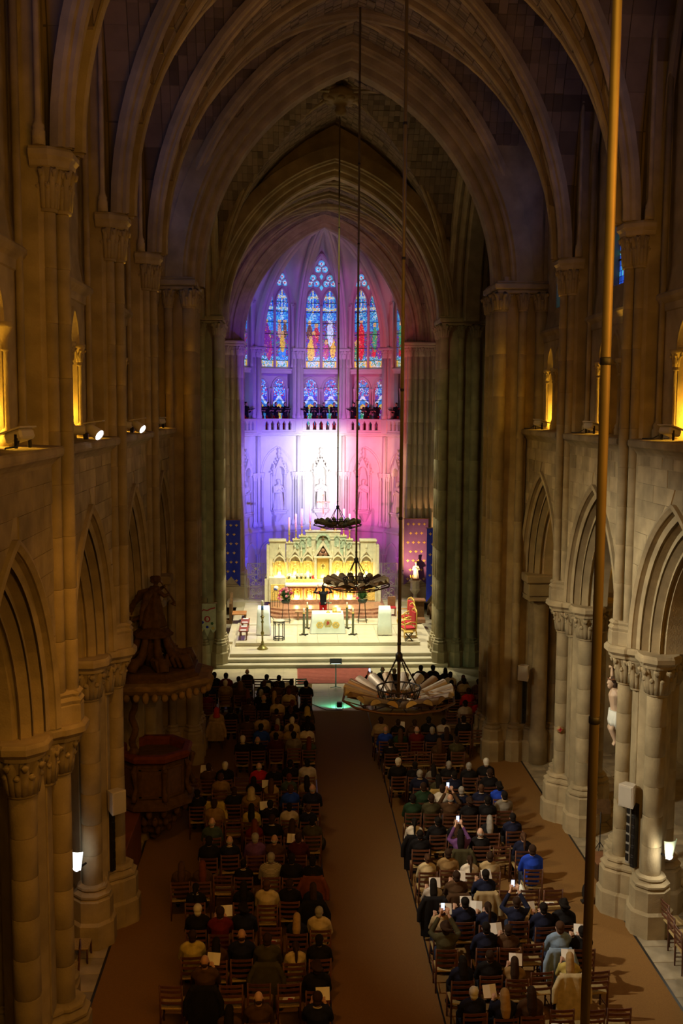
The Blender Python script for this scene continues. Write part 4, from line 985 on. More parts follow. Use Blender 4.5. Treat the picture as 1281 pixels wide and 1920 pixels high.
# nave clerestory windows: two leaded lancets each, dim blue glass
for s in (-1, 1):
    for i, (ya, yb) in enumerate(BAYS):
        yc = (ya+yb)/2; W3 = empty('window_%d' % (20 + i + (10 if s > 0 else 0)), kind='structure')
        M = Matrix.Translation((s*6.18, yc, 0)) @ Matrix.Rotation(-s*pi/2, 4, 'Z'); rng = random.Random(i*3+s)
        cf = lambda u, v, x, z: rng.choice('bsbscbvgsb')
        for xx in (-0.45, 0.45): lancet_glass(W3, M, xx, -0.03, 0.8, 13.95, 17.4, 0.9, cf, rng, (14.6, 15.3, 16.0, 16.7, 17.4), GLASSD, 0.1, 0.11)
        b = MB(); b.box(-0.06, 0.06, -0.12, 0.02, 13.9, 17.9, M); b.obj('mullion', STONE, W3)
        b = MB(); b.box(-1.1, 1.1, 0.0, 0.1, 13.8, 19.2, M); b.obj('outer_frame', LEAD, W3)
# ================================================================== furniture of the chancel
def thing(name, label, cat, loc=(0, 0, 0), rz=0, group=None): return empty(name, loc, rz, label, cat, group)
def bx(name, m, parent, *a, ch=0.01, **k): b = MB(); b.box(*a, ch=ch); return b.obj(name, m, parent, **k)
RETST = mat('retable_stone', (0.62, 0.56, 0.40), 0.6, var=0.12, scale=6, bump=0.25, bscale=24)
GREENST = mat('retable_green_stone', (0.38, 0.46, 0.34), 0.5, var=0.3, scale=9, bump=0.25, bscale=24)
GOLDM = mat('gold_mosaic', (0.78, 0.55, 0.16), 0.45, 0.25, var=0.3, scale=14, bump=0.5, bscale=16)
REDV = mat('red_velvet', (0.45, 0.015, 0.03), 0.8, var=0.12)
# ---- high altar with stepped retable (origin on the top altar step)
HX, HY, HZ = -0.14, 52.75, 1.0
H = thing('high_altar', 'carved stone high altar with stepped retable and glowing gold niches', 'altar', (HX, HY, HZ))
bx('plinth', REDMARBLE, H, -2.0, 2.0, -0.82, 0.5, 0, 0.22)
for s in (-1, 1):
    x0, x1 = sorted((s*1.92, s*2.80)); bx('side_pedestal', RETST, H, x0, x1, -0.35, 0.6, 0, 1.30, ch=0.02)
    bx('pedestal_panel', GOLDM, H, min(s*2.0, s*2.7), max(s*2.0, s*2.7), -0.38, -0.33, 0.1, 0.95)
    b = MB(); b.prism([(s*2.78, -0.2), (s*3.02, -0.2), (s*3.02, 0.5), (s*2.78, 0.5)][::s], 0, 1.2); b.prism([(s*2.78, -0.15), (s*2.92, -0.15), (s*2.92, 0.5), (s*2.78, 0.5)][::s], 1.2, 2.95)
    b.add([(s*2.92, -.15, 1.45), (s*3.02, -.2, 1.2), (s*3.02, .5, 1.2), (s*2.92, .5, 1.45)], [(0, 1, 2, 3)]); b.obj('buttress', RETST, H)
# mensa and its front
bx('mensa', WHITE, H, -1.95, 1.95, -0.86, 0.0, 0.92, 1.02, ch=0.02)
bx('frieze', mat('altar_frieze', (0.26, 0.09, 0.05), 0.5, var=0.4, scale=30), H, -1.86, 1.86, -0.76, -0.1, 0.80, 0.92)
bx('altar_body', RETST, H, -1.8, 1.8, -0.55, 0.2, 0.2, 0.82)
for i in range(5):
    x = -1.36 + 0.68*i; bx('front_panel', GOLDM, H, x-0.27, x+0.27, -0.575, -0.54, 0.24, 0.78)
    b = MB()
    for k, (dx, zc, hh) in enumerate(((-0.12, 0.44, 0.17), (0.03, 0.47, 0.19), (0.15, 0.43, 0.16))): b.ell((x+dx, -0.59, zc), (0.06, 0.04, hh), 8, 6); b.ell((x+dx, -0.60, zc+hh+0.03), (0.04, 0.04, 0.045), 7, 5)
    b.obj('relief', GOLDM, H)
    lamp('POINT', 'altar_front_lamp', (HX+x, HY-0.70, HZ+0.30), None, 30, (1.0, 0.76, 0.30), 0.05)
for i in range(6):
    x = -1.70 + 0.68*i; MB().lathe([(0.07, 0.2), (0.07, 0.27), (0.045, 0.3), (0.045, 0.68), (0.075, 0.76), (0.075, 0.8)], 10, (x, -0.66, 0)).obj('column', REDMARBLE, H)
bx('gradine', GOLDM, H, -1.95, 1.95, -0.25, 0.5, 1.0, 1.20, ch=0.015)
bx('shelf', RETST, H, -2.8, 2.8, -0.06, 0.5, 1.20, 1.32, ch=0.015)
# retable
for i, (hw, zt) in enumerate(((0.90, 3.62), (1.22, 3.36), (1.55, 3.17), (1.92, 3.0))):
    bx('retable_step', RETST if i != 1 else GREENST, H, -hw, hw, 0.10+0.02*i, 0.62-0.02*i, 1.3, zt, ch=0.02)
    bx('step_cap', RETST, H, -hw-0.04, hw+0.04, 0.06+0.02*i, 0.66-0.02*i, zt, zt+0.06, ch=0.015)
for s in (-1, 1):
    x0, x1 = sorted((s*1.95, s*2.78)); bx('side_tower', RETST, H, x0, x1, 0.0, 0.6, 1.3, 3.12, ch=0.02)
    bx('tower_cap', RETST, H, x0-0.04, x1+0.04, -0.06, 0.64, 3.12, 3.22, ch=0.02)
for x, zt in ((-2.26, 2.36), (-1.45, 2.36), (-0.78, 2.36), (0.78, 2.36), (1.45, 2.36), (2.26, 2.36)):
    yf = -0.02 if abs(x) > 2 else 0.08
    bx('niche_panel', GOLDM, H, x-0.25, x+0.25, yf-0.02, yf+0.02, 1.36, 2.1)
    b = MB()
    b.loft([[(x+0.12*t*cos(a), yf-0.05+0.05*sin(a)*t, z) for a in [2*pi*k/12 for k in range(12)]] for t, z in ((1.1, 1.42), (.9, 1.6), (.8, 1.8), (.9, 1.9), (.3, 1.98))])
    b.ell((x, yf-0.06, 2.05), (0.05, 0.05, 0.065), 8, 6); b.tube([(x-.1, yf-.06, 1.88), (x-.13, yf-.12, 1.76), (x-.02, yf-.13, 1.78)], .028, 6); b.tube([(x+.1, yf-.06, 1.88), (x+.13, yf-.12, 1.74), (x+.03, yf-.13, 1.70)], .028, 6)
    b.obj('relief_figure', GOLDM, H)
    b = MB(); b.sweep(arch_path(0.27, 0.36, 8, 2.02, (1, 0, 0), (x, yf-0.06, 0), (0, 1, 0)), [(0.06, 0.06), (0.06, -0.05), (0.0, -0.06), (-0.03, 0.02)]); b.obj('niche_arch', RETST, H)
    b = MB(); pr = [(x-0.33, 2.25), (x-0.27, 2.25), (x, 2.62), (x+0.27, 2.25), (x+0.33, 2.25), (x, 2.80)]
    n = 6; b.add([(u, yf-0.10, z) for u, z in pr] + [(u, yf+0.05, z) for u, z in pr], [(0, 1, 2, 5), (5, 2, 3, 4)] + [(k, (k+1) % n, n+(k+1) % n, n+k) for k in range(n)]); b.obj('gable', RETST, H)
    MB().lathe([(0.03, 2.78), (0.055, 2.84), (0.025, 2.88), (0.01, 2.98)], 8, (x, yf-0.03, 0)).obj('finial', RETST, H)
    for sx in (-1, 1):
        MB().lathe([(0.05, 1.33), (0.05, 1.38), (0.032, 1.41), (0.032, 1.95), (0.05, 2.02), (0.055, 2.06)], 8, (x+sx*0.31, yf-0.07, 0)).obj('colonnette', GOLDM, H)
    lamp('POINT', 'niche_lamp', (HX+x, HY+yf-0.17, HZ+1.42), None, 30, (1.0, 0.78, 0.32), 0.06)
for s in (-1, 1):
    for x, z, hh in ((0.72, 2.92, 0.5), (1.07, 2.86, 0.40), (1.38, 2.80, 0.28)):
        b = MB(); b.box(s*x-0.12, s*x+0.12, 0.075, 0.1, z-0.06, z+hh-0.1); b.sweep(arch_path(0.12, 0.14, 6, z+hh-0.16, (1, 0, 0), (s*x, 0.06, 0), (0, 1, 0)), [(0.03, 0.04), (0.03, -0.02), (-0.02, -0.02), (-0.02, 0.04)]); b.obj('green_panel', GREENST, H)
T = H
b = MB(); b.box(-0.45, -0.33, -0.3, 0.2, 1.2, 2.35, ch=0.015); b.box(0.33, 0.45, -0.3, 0.2, 1.2, 2.35, ch=0.015); b.box(-0.48, 0.48, -0.33, 0.2, 2.30, 2.40, ch=0.015); b.obj('tabernacle_frame', RETST, T)
dr = bx('tabernacle_door', BRASS, T, -0.30, 0.30, -0.2, -0.12, 1.24, 2.28)
b = MB(); b.lathe([(0.14, -0.01), (0.15, 0.0), (0.14, 0.01)], 16, M=Matrix.Translation((0, -0.21, 1.85)) @ Matrix.Rotation(pi/2, 4, 'X')); b.box(-0.02, 0.02, -0.22, -0.2, 1.6, 2.1); b.box(-0.1, 0.1, -0.22, -0.2, 1.86, 1.9); b.obj('emblem', GOLDM, dr)
lamp('POINT', 'tabernacle_lamp', (HX, HY-0.42, HZ+1.28), None, 30, (1.0, 0.78, 0.32), 0.06)
b = MB(); pr = [(-0.50, 2.40), (-0.36, 2.40), (0, 2.98), (0.36, 2.40), (0.50, 2.40), (0, 3.20)]; n = 6
b.add([(u, -0.30, z) for u, z in pr] + [(u, 0.1, z) for u, z in pr], [(0, 1, 2, 5), (5, 2, 3, 4)] + [(k, (k+1) % n, n+(k+1) % n, n+k) for k in range(n)]); b.obj('gable', RETST, T)
b = MB(); 
for u, z in ((-0.13, 2.52), (0.13, 2.52), (0, 2.68)): b.lathe([(0.0, 0), (0.13, 0), (0.13, 0.03), (0, 0.03)], 14, M=Matrix.Translation((u, -0.2, z)) @ Matrix.Rotation(pi/2, 4, 'X'))
b.obj('trefoil', REDMARBLE, T)
b = MB(); b.box(-0.34, 0.34, -0.02, 0.1, 2.6, 3.3); b.sweep(arch_path(0.30, 0.28, 8, 3.2, (1, 0, 0), (0, -0.06, 0), (0, 1, 0)), [(0.08, 0.1), (0.08, -0.05), (-0.02, -0.06), (-0.02, 0.1)]); b.obj('exposition_niche', GREENST, T)
b = MB(); b.box(-0.025, 0.025, -0.14, -0.1, 2.95, 3.42); b.box(-0.12, 0.12, -0.14, -0.1, 3.22, 3.27); b.obj('niche_cross', OAK, T)
for s in (-1, 1):
    for x in (0.5, 1.12, 1.86): MB().lathe([(0.055, 2.3), (0.055, 2.6), (0.07, 2.62), (0.05, 2.68), (0.0, 2.98)], 6, (s*x, 0.02, 0), smooth=False).obj('pinnacle', RETST, H)
# candles, cross and vases on the altar
def candle(x, zb, zt, label):
    t = thing('altar_candle', label, 'candle', (HX+x, HY+0.32, HZ+zb), group='altar candles')
    h = zt-zb; k = h*0.32
    MB().lathe([(0.10, 0), (0.10, 0.03), (0.04, 0.06), (0.03, k*0.4), (0.055, k*0.5), (0.03, k*0.6), (0.03, k*0.9), (0.08, k), (0.05, k+0.02)], 12).obj('candlestick', BRASS, t)
    MB().lathe([(0.055, k), (0.055, h-0.02), (0.035, h)], 10).obj('wax', WAX, t)
    return t
cl = [(-1.75, 3.06, 4.36, 'outermost tall candle on the blue-lit end of the retable'), (-1.40, 3.23, 4.55, 'tall candle second from the blue-lit end of the retable'), (-1.09, 3.42, 4.82, 'tall candle third from the blue-lit end of the retable'), (-0.66, 3.68, 5.05, 'tall candle just beside the gilt cross, blue-lit side'),
      (0.66, 3.68, 5.05, 'tall candle just beside the gilt cross, pink-lit side'), (1.09, 3.42, 4.82, 'tall candle third from the pink-lit end of the retable'), (1.40, 3.23, 4.55, 'tall candle second from the pink-lit end of the retable'), (1.75, 3.06, 4.36, 'outermost tall candle on the pink-lit end of the retable')]
for c in cl: candle(*c)
t = thing('altar_cross', 'tall gilt cross on a white foot at the centre of the retable', 'cross', (HX+0.02, HY+0.3, HZ+3.68))
MB().lathe([(0.17, 0), (0.17, 0.06), (0.08, 0.12), (0.08, 0.2)], 6, smooth=False).obj('foot', BRASS, t)
b = MB().lathe([(0.07, 0.2), (0.10, 0.4), (0.08, 0.62), (0.03, 0.72)], 10); b.ell((0, 0, 0.78), (0.05, 0.05, 0.07)); b.obj('white_stem', WHITE, t)
b = MB(); b.box(-0.028, 0.028, -0.025, 0.025, 0.7, 1.84); b.box(-0.30, 0.30, -0.025, 0.025, 1.46, 1.52)
for x, z in ((-0.3, 1.49), (0.3, 1.49), (0, 1.84)): b.ell((x, 0, z), (0.05, 0.03, 0.05), 8, 6)
b.obj('gilt_cross', BRASS, t)
b = MB(); b.tube([(-0.2, -0.04, 1.50), (0, -0.05, 1.40), (0.2, -0.04, 1.50)], 0.018, 6); b.tube([(0, -0.05, 1.5), (0, -0.05, 1.25), (0.01, -0.05, 0.95)], [0.03, 0.035, 0.015], 6); b.ell((0, -0.05, 1.55), (0.03, 0.03, 0.04)); b.obj('corpus', GOLDM, t)
VASE = mat('dark_vase', (0.02, 0.03, 0.02), 0.4); PINKW = mat('pale_blossom', (0.78, 0.62, 0.56), 0.8, var=0.15, scale=30); LEAFM = mat('foliage_green', (0.045, 0.12, 0.03), 0.6, var=0.4, scale=20); CRIM = mat('crimson_blossom', (0.55, 0.03, 0.12), 0.7, var=0.2, scale=30); PINK = mat('pink_blossom', (0.75, 0.25, 0.30), 0.7, var=0.2, scale=30)
vl = ['on the blue-lit end', 'second from the blue-lit end', 'third from the blue-lit end', 'fourth from the blue-lit end', 'just beside the red votive glass', 'next to the tabernacle, pink-lit side', 'third from the pink-lit end', 'second from the pink-lit end', 'on the pink-lit end']
rng = random.Random(4)
for i, x in enumerate((-1.76, -1.35, -1.12, -0.90, -0.66, 0.62, 1.05, 1.28, 1.74)):
    t = thing('flower_vase', 'pale round posy in dark vase on the altar shelf, ' + vl[i], 'flowers', (HX+x, HY-0.12, HZ+1.20), group='posies on the altar shelf')
    t.location.z = HZ + 1.20 + (0.0 if True else 0)
    t.location.y = HY - 0.165
    MB().lathe([(0.04, 0), (0.06, 0.02), (0.045, 0.09), (0.055, 0.12)], 10).obj('vase', VASE, t)
    b = MB(); b.ell((0, 0, 0.20), (0.10, 0.08, 0.10), 10, 7)
    for k in range(9): a, e = rng.uniform(0, 6.3), rng.uniform(-.6, 1.2); b.ell((0.085*cos(a)*cos(e), 0.07*sin(a)*cos(e), 0.20+0.085*sin(e)), (.04, .035, .035), 6, 4)
    b.obj('posy', PINKW, t)
    b = MB()
    for k in range(7): a = k*0.9; b.tube([(0.03*cos(a), 0.03*sin(a), 0.10), (0.10*cos(a), 0.08*sin(a), 0.17 + 0.02*(k % 3))], [0.02, 0.006], 5)
    b.obj('leaf_sprays', LEAFM, t)
t = thing('votive_glass', 'small red votive glass on the altar shelf beside the tabernacle', 'candle', (HX-0.52, HY-0.13, HZ+1.20))
MB().lathe([(0.035, 0), (0.045, 0.01), (0.035, 0.04), (0.05, 0.07), (0.05, 0.17), (0.045, 0.17), (0.04, 0.08)], 12).obj('glass', mat('red_glass', (0.6, 0.01, 0.02), 0.2, var=0, emit=(1, 0.02, 0.02), estr=0.5), t)
MB().lathe([(0.03, 0.08), (0.03, 0.12), (0.0, 0.14)], 8).obj('wick_wax', WAX, t)
# ---- altar table, cloth, what lies on it
t = thing('altar_table', 'free-standing altar under a long white cloth on the chancel platform', 'altar', (-0.09, 46.9, 0.642))
b = MB(); b.box(-0.7, 0.7, -0.36, 0.36, 0.85, 0.93, ch=0.01); b.obj('top', OAK, t)
for x in (-0.6, 0.6):
    for y in (-0.28, 0.28): bx('leg', OAK, t, x-0.05, x+0.05, y-0.05, y+0.05, 0, 0.85)
t = thing('altar_cloth', 'white altar cloth with three gold hexagon emblems hanging over the front', 'cloth', (-0.09, 46.9, 0.642))
b = MB(); rings = []
for f, z in ((0.0, 0.945), (0.985, 0.945), (1.0, 0.935), (1.03, 0.6), (1.09, 0.25), (1.13, 0.02)):
    ring = []
    for k in range(64):
        u = k/64*4; sd = int(u); v = (u-sd)*2-1; hx, hy = 0.72, 0.40
        px_, py_ = ((v*hx, -hy), (hx, v*hy), (-v*hx, hy), (-hx, -v*hy))[sd]
        wv = 1 + (0.02*sin(k*1.7) if z < 0.9 else 0); ring.append((px_*f*wv if f else 0.0001*cos(k), py_*f*wv if f else 0.0001*sin(k), z))
    rings.append(ring)
b.loft(rings, True, False); b.obj('linen', WHITE, t)
for x, r in ((0, 0.215), (-0.37, 0.18), (0.37, 0.18)):
    z = 0.50 if x == 0 else 0.42; yy = -0.40*(1.03+0.06*(0.6-z)/0.35) - 0.02
    b = MB(); M = Matrix.Translation((x, yy, z)) @ Matrix.Rotation(pi/2 + 0.07, 4, 'X'); b.prism(poly_r(6, r, 0), -0.01, 0.012, M); b.prism(poly_r(6, r*0.8, 0), 0.0, 0.022, M); e = b.obj('emblem', GOLDM if x else mat('gold_cloth', (0.55, 0.45, 0.18), 0.6, var=0.3, scale=20), t)
    b = MB()
    if x == 0:
        for u, v, w_, h_ in ((-.03, 0, .03, .10), (.04, .02, .03, .08), (0, .09, .025, .03)): b.ell((u, v, 0.025), (w_, h_, 0.01), 8, 5)
        b.xf(M); b.obj('red_figure', REDV, e)
    else:
        for k in range(6): b.ell((.07*cos(k*pi/3), .07*sin(k*pi/3), 0.022), (.025, .025, 0.008), 6, 4)
        b.xf(M); b.obj('rosette', GREENST, e)
t = thing('standing_cross', 'small silvery cross standing on the altar cloth', 'cross', (-0.07, 46.75, 1.59))
MB().lathe([(0.10, 0), (0.09, 0.03), (0.03, 0.07), (0.02, 0.12)], 10).obj('foot', BRASS, t)
b = MB(); b.box(-0.018, 0.018, -0.015, 0.015, 0.1, 0.62); b.box(-0.13, 0.13, -0.015, 0.015, 0.44, 0.48)
for x, z in ((-.13, .46), (.13, .46), (0, .62)): b.ell((x, 0, z), (.035, .02, .035), 7, 5)
b.obj('cross_bars', mat('silver', (0.55, 0.68, 0.58), 0.25, 0.9, var=0), t)
t = thing('missal', 'open gold-edged missal on a slanted stand on the altar', 'book', (0.33, 46.85, 1.59))
b = MB(); b.box(-0.2, 0.2, -0.12, 0.12, 0, 0.03); b.add([(-.2, -.1, .03), (.2, -.1, .03), (.2, .12, .16), (-.2, .12, .16)], [(0, 1, 2, 3)]); b.add([(-.2, .12, .03), (.2, .12, .03), (.2, .12, .16), (-.2, .12, .16)], [(0, 1, 2, 3)]); b.obj('stand', BRASS, t)
for s in (-1, 1):
    b = MB(); b.loft([[(s*u, -.1, .045+zz), (s*u, .11, .175+zz), (s*u, .11, .165), (s*u, -.1, .035)] for u, zz in ((0, .02), (.08, .035), (.19, .012))], True); b.obj('page', PAPER if s > 0 else GOLDM, t)
for i, (x, y, h, l) in enumerate(((-1.2, 46.30, 1.0, 'grey candle stand before the front corner of the altar, paschal side'), (-1.02, 47.75, 1.0, 'grey candle stand behind the altar, paschal side'), (0.86, 47.7, 1.0, 'grey candle stand behind the altar, armchair side'), (1.06, 46.30, 1.0, 'grey candle stand before the front corner of the altar, armchair side'))):
    t = thing('candle_stand', l, 'candle stand', (x, y, 0.642), group='candle stands round the altar')
    b = MB()
    for a in (0.4, 1.97): b.box(-0.22, 0.22, -0.03, 0.03, 0.0, 0.04, Matrix.Rotation(a, 4, 'Z'))
    b.obj('cross_foot', IRON, t); b = MB(); b.prism(poly_r(8, 0.055), 0.04, h); b.obj('post', mat('verdigris', (0.16, 0.17, 0.10), 0.5, 0.3, var=0.2), t)
    MB().lathe([(0.06, h), (0.09, h+0.02), (0.05, h+0.04)], 10).obj('drip_pan', BRASS, t); MB().lathe([(0.035, h+0.03), (0.035, h+0.24), (0.01, h+0.26)], 10).obj('wax', WAX, t)
# draped ambos
for x, y, l in ((2.52, 46.25, 'tall lectern wrapped in white cloth standing alone, armchair side'), (-3.05, 46.4, 'tall lectern wrapped in white cloth behind the paschal candle')):
    t = thing('draped_lectern', l, 'lectern', (x, y, 0.642)); b = MB(); rings = []
    for z, hw, hd, j in ((0.05, 0.335, 0.24, 1), (0.5, 0.31, 0.22, .6), (1.0, 0.285, 0.20, .3), (1.26, 0.27, 0.19, 0), (1.28, 0.25, 0.17, 0)):
        ring = []
        for k in range(40):
            u = k/10; sd = int(u); v = (u-sd)*2-1; p = ((v*hw, -hd), (hw, v*hd), (-v*hw, hd), (-hw, -v*hd))[sd]; g = 1+0.035*j*sin(k*2.1+x); ring.append((p[0]*g, p[1]*g, z + (0.05*p[1]/hd if z > 1.2 else 0)))
        rings.append(ring)
    b.loft(rings); b.obj('drape', WHITE, t); bx('foot', BLACKP, t, -0.12, 0.14, -0.2, 0.1, 0, 0.06)
    bx('stand_post', OAK, t, -0.06, 0.06, -0.06, 0.06, 0.0, 1.2)
# paschal candle
t = thing('paschal_candle', 'tall paschal candle with blue band on turned gilt stand', 'candle', (-3.04, 44.25, 0.482))
MB().lathe([(0.24, 0), (0.24, 0.04), (0.17, 0.08), (0.10, 0.18), (0.045, 0.26), (0.07, 0.3), (0.04, 0.36), (0.04, 0.62), (0.075, 0.68), (0.075, 0.72), (0.04, 0.8), (0.04, 1.15), (0.07, 1.2), (0.035, 1.28), (0.06, 1.4), (0.10, 1.44), (0.06, 1.48)], 14).obj('stand', mat('old_gilt', (0.32, 0.26, 0.08), 0.4, 0.6, var=0.2), t)
MB().lathe([(0.05, 1.45), (0.05, 2.13), (0.035, 2.16)], 12).obj('wax', WAX, t)
MB().lathe([(0.053, 1.74), (0.053, 1.92)], 12).obj('blue_band', mat('blue_band', (0.05, 0.15, 0.45), 0.5), t)
b = MB(); b.tube([(0, 0, 2.15), (0, 0, 2.19)], 0.006, 5); b.obj('wick', BLACKP, t)
# round iron plant stand
t = thing('round_stand', 'round iron stand with slender arches and pale top', 'stand', (-2.33, 45.35, 0.642))
b = MB()
for k in range(8):
    a = k*pi/4; b.tube([(0.24*cos(a), 0.24*sin(a), 0.0), (0.24*cos(a), 0.24*sin(a), 0.86)], 0.02, 6)
    aa = [a+pi/4*j/6 for j in range(7)]; b.tube([(0.24*cos(q), 0.24*sin(q), 0.70+0.1*sin(pi*j/6)) for j, q in enumerate(aa)], 0.012, 5)
b.obj('frame', IRON, t)
for z in (0.1, 0.84): b = MB(); b.tube([(0.24*cos(2*pi*k/24), 0.24*sin(2*pi*k/24), z) for k in range(25)], 0.022, 6); b.obj('ring', IRON, t)
MB().lathe([(0, 0.86), (0.26, 0.86), (0.27, 0.88), (0.26, 0.90), (0, 0.90)], 24).obj('top', MARBLE, t)
# flower stands
for x, y, l, sd in ((-2.05, 48.75, 'big pink and crimson bouquet on iron stand, paschal side of the altar', 3), (1.66, 48.75, 'leafy bouquet on iron stand behind the altar, armchair side', 8)):
    t = thing('flower_stand', l, 'flowers', (x, y, 0.70)); rng = random.Random(sd)
    b = MB()
    for k in range(4):
        a = pi/4+k*pi/2; b.tube([(0.28*cos(a), 0.28*sin(a), 0), (0.2*cos(a), 0.2*sin(a), 0.6), (0.17*cos(a), 0.17*sin(a), 0.98)], 0.014, 6)
    for z, r in ((0.12, 0.265), (0.98, 0.17)): b.tube([(r*cos(2*pi*k/16), r*sin(2*pi*k/16), z) for k in range(17)], 0.012, 5)
    b.obj('stand', IRON, t); MB().lathe([(0.10, 0.98), (0.2, 1.0), (0.26, 1.14), (0.22, 1.16), (0.0, 1.14)], 14).obj('bowl', VASE, t)
    b = MB()
    for k in range(150):
        a, e = rng.uniform(0, 6.28), rng.uniform(-0.3, 1.4); R = rng.uniform(0.24, 0.42); p = Vector((R*cos(a)*cos(e), R*sin(a)*cos(e), 1.25+R*1.2*sin(e))); q = Vector((0.05*cos(a), 0.05*sin(a), 1.15)); s_ = (p-q).normalized().cross(Vector((0, 0, 1)))
        if s_.length < .1: continue
        s_ = s_.normalized()*0.03; m_ = q.lerp(p, 0.7); b.add([q, m_+s_, p, m_-s_], [(0, 1, 2, 3)])
    b.obj('foliage', LEAFM, t)
    for k in range(26 if sd == 3 else 9):
        a, e = rng.uniform(0, 6.28), rng.uniform(-0.35, 1.3); R = rng.uniform(0.30, 0.42); b = MB(); c = (R*cos(a)*cos(e), R*sin(a)*cos(e), 1.27+R*1.15*sin(e))
        b.ell(c, (0.055, 0.055, 0.045), 7, 5)
        for j in range(5): b.ell((c[0]+.045*cos(j*1.26), c[1]-.02, c[2]+.045*sin(j*1.26)), (.028, .02, .028), 5, 4)
        b.obj('blossom', CRIM if k % 2 else PINK, t)
t = thing('processional_cross_stand', 'thin rod on a forked iron foot beside the pink bouquet', 'stand', (-2.78, 48.7, 0.70))
b = MB(); b.tube([(0, 0, 0.3), (0, 0, 1.15)], 0.014, 6); b.obj('rod', IRON, t); b = MB(); b.tube([(-0.14, 0, 0), (-0.14, 0, 0.18), (-0.08, 0, 0.29), (0, 0, 0.32), (0.08, 0, 0.29), (0.14, 0, 0.18), (0.14, 0, 0)], 0.014, 6); b.tube([(0, -0.14, 0), (0, 0, 0.3), (0, 0.14, 0)], 0.014, 6); b.obj('foot', IRON, t)
t = thing('tall_flower_stand', 'tall wire stand with a small blue and white posy by the retable', 'flowers', (-2.55, 51.2, 1.0))
b = MB()
for a in (0.4, 1.97, 3.54, 5.1): b.tube([(.2*cos(a), .2*sin(a), 0), (.2*cos(a), .2*sin(a), 0.7), (.12*cos(a), .12*sin(a), 0.82), (0, 0, 0.86)], 0.012, 5)
b.obj('frame', IRON, t); b = MB(); b.ell((0, 0, 0.97), (.13, .12, .12), 9, 6); b.obj('posy', WHITE, t); b = MB()
for k in range(7): b.ell((-.08+.05*(k % 3), -.08-.02*(k % 2), .9+.04*k % .1), (.04, .04, .04), 6, 4)
b.obj('blue_blossom', mat('blue_blossom', (.03, .05, .3), .7), t)
# bench before the high altar, pews and benches on the sides
t = thing('low_bench', 'long low wooden bench before the high altar steps', 'bench', (-0.25, 49.45, 0.70)); bx('seat', OAK, t, -1.35, 1.35, -0.17, 0.17, 0.38, 0.43)
for x in (-1.2, 0, 1.2): bx('leg', OAK, t, x-0.04, x+0.04, -0.14, 0.14, 0, 0.38)
for y, l in ((45.75, 'short red-topped bench with papers, nearest the chancel steps'), (47.45, 'short red-topped bench with papers, behind the nearer one')):
    t = thing('side_bench', l, 'bench', (-3.93, y, 0.642), group='benches on the paschal side'); bx('seat', mat('red_bench', (0.26, 0.055, 0.025), 0.5, var=0.15), t, -0.2, 0.2, -0.55, 0.55, 0.40, 0.45)
    for a in (-0.45, 0.45):
        for x in (-0.14, 0.14): bx('leg', OAK, t, x-0.025, x+0.025, a-0.025, a+0.025, 0, 0.40)
    for k, a in enumerate((-0.42, 0.38)):
        s = bx('paper_sheet', PAPER, None, -0.13, 0.13, -0.1, 0.1, 0, 0.006, ch=0); s.location = (-3.93, y+a, 1.094); tag(s, 'white sheet lying on the %s end of the %s short red-topped bench' % (('near', 'far')[k], 'nearer' if y < 46 else 'farther'), 'paper')
t = thing('choir_pew', 'dark wooden pew end with orange seat beside the chancel wall', 'pew', (-4.75, 49.6, 0.482))
b = MB(); b.prism([(-0.06, -0.1), (0.06, -0.1), (0.06, 1.1), (-0.06, 1.1)], 0, 1.0); b.add([(-.06, -.1, 1.0), (.06, -.1, 1.0), (.06, 1.1, 1.35), (-.06, 1.1, 1.35), (.06, 1.1, 1.0), (-.06, 1.1, 1.0)], [(0, 1, 2, 3), (1, 4, 2), (0, 3, 5)]); b.obj('pew_end', DARKWOOD, t)
bx('seat', mat('orange_wood', (0.42, 0.17, 0.04), 0.5, var=0.15), t, 0.06, 0.75, 0.1, 0.9, 0.40, 0.47); bx('seat_front', DARKWOOD, t, 0.66, 0.74, 0.1, 0.9, 0.0, 0.40); bx('kneeler', DARKWOOD, t, -0.7, -0.06, -0.1, 0.5, 0, 0.18)
# red and gilt armchairs
def armchair():
    t = thing('red_armchair', 'x', 'armchair'); 
    bx('seat', REDV, t, -0.27, 0.27, -0.28, 0.28, 0.40, 0.50, ch=0.04); bx('backrest', REDV, t, 0.24, 0.31, -0.24, 0.24, 0.56, 1.18, ch=0.03)
    b = MB(); b.tube([(0.29, -0.28, 0.4), (0.31, -0.28, 1.15), (0.31, -0.2, 1.26), (0.31, 0, 1.33), (0.31, 0.2, 1.26), (0.31, 0.28, 1.15), (0.29, 0.28, 0.4)], 0.035, 8); b.obj('back_frame', BRASS, t)
    b = MB(); b.box(-0.29, 0.29, -0.30, 0.30, 0.34, 0.41, ch=0.02); b.obj('seat_frame', BRASS, t)
    for x in (-0.25, 0.27):
        for y in (-0.26, 0.26): b = MB(); b.tube([(x, y, 0.36), (x*1.15, y*1.1, 0.2), (x, y, 0.0)], [0.035, 0.03, 0.025], 7); b.obj('leg', BRASS, t)
    for y in (-0.29, 0.29): b = MB(); b.tube([(0.29, y, 0.72), (0, y*1.05, 0.75), (-0.24, y*1.05, 0.68), (-0.27, y, 0.6), (-0.22, y, 0.4)], 0.03, 7); b.obj('armrest', BRASS, t)
    return t
A0 = armchair()
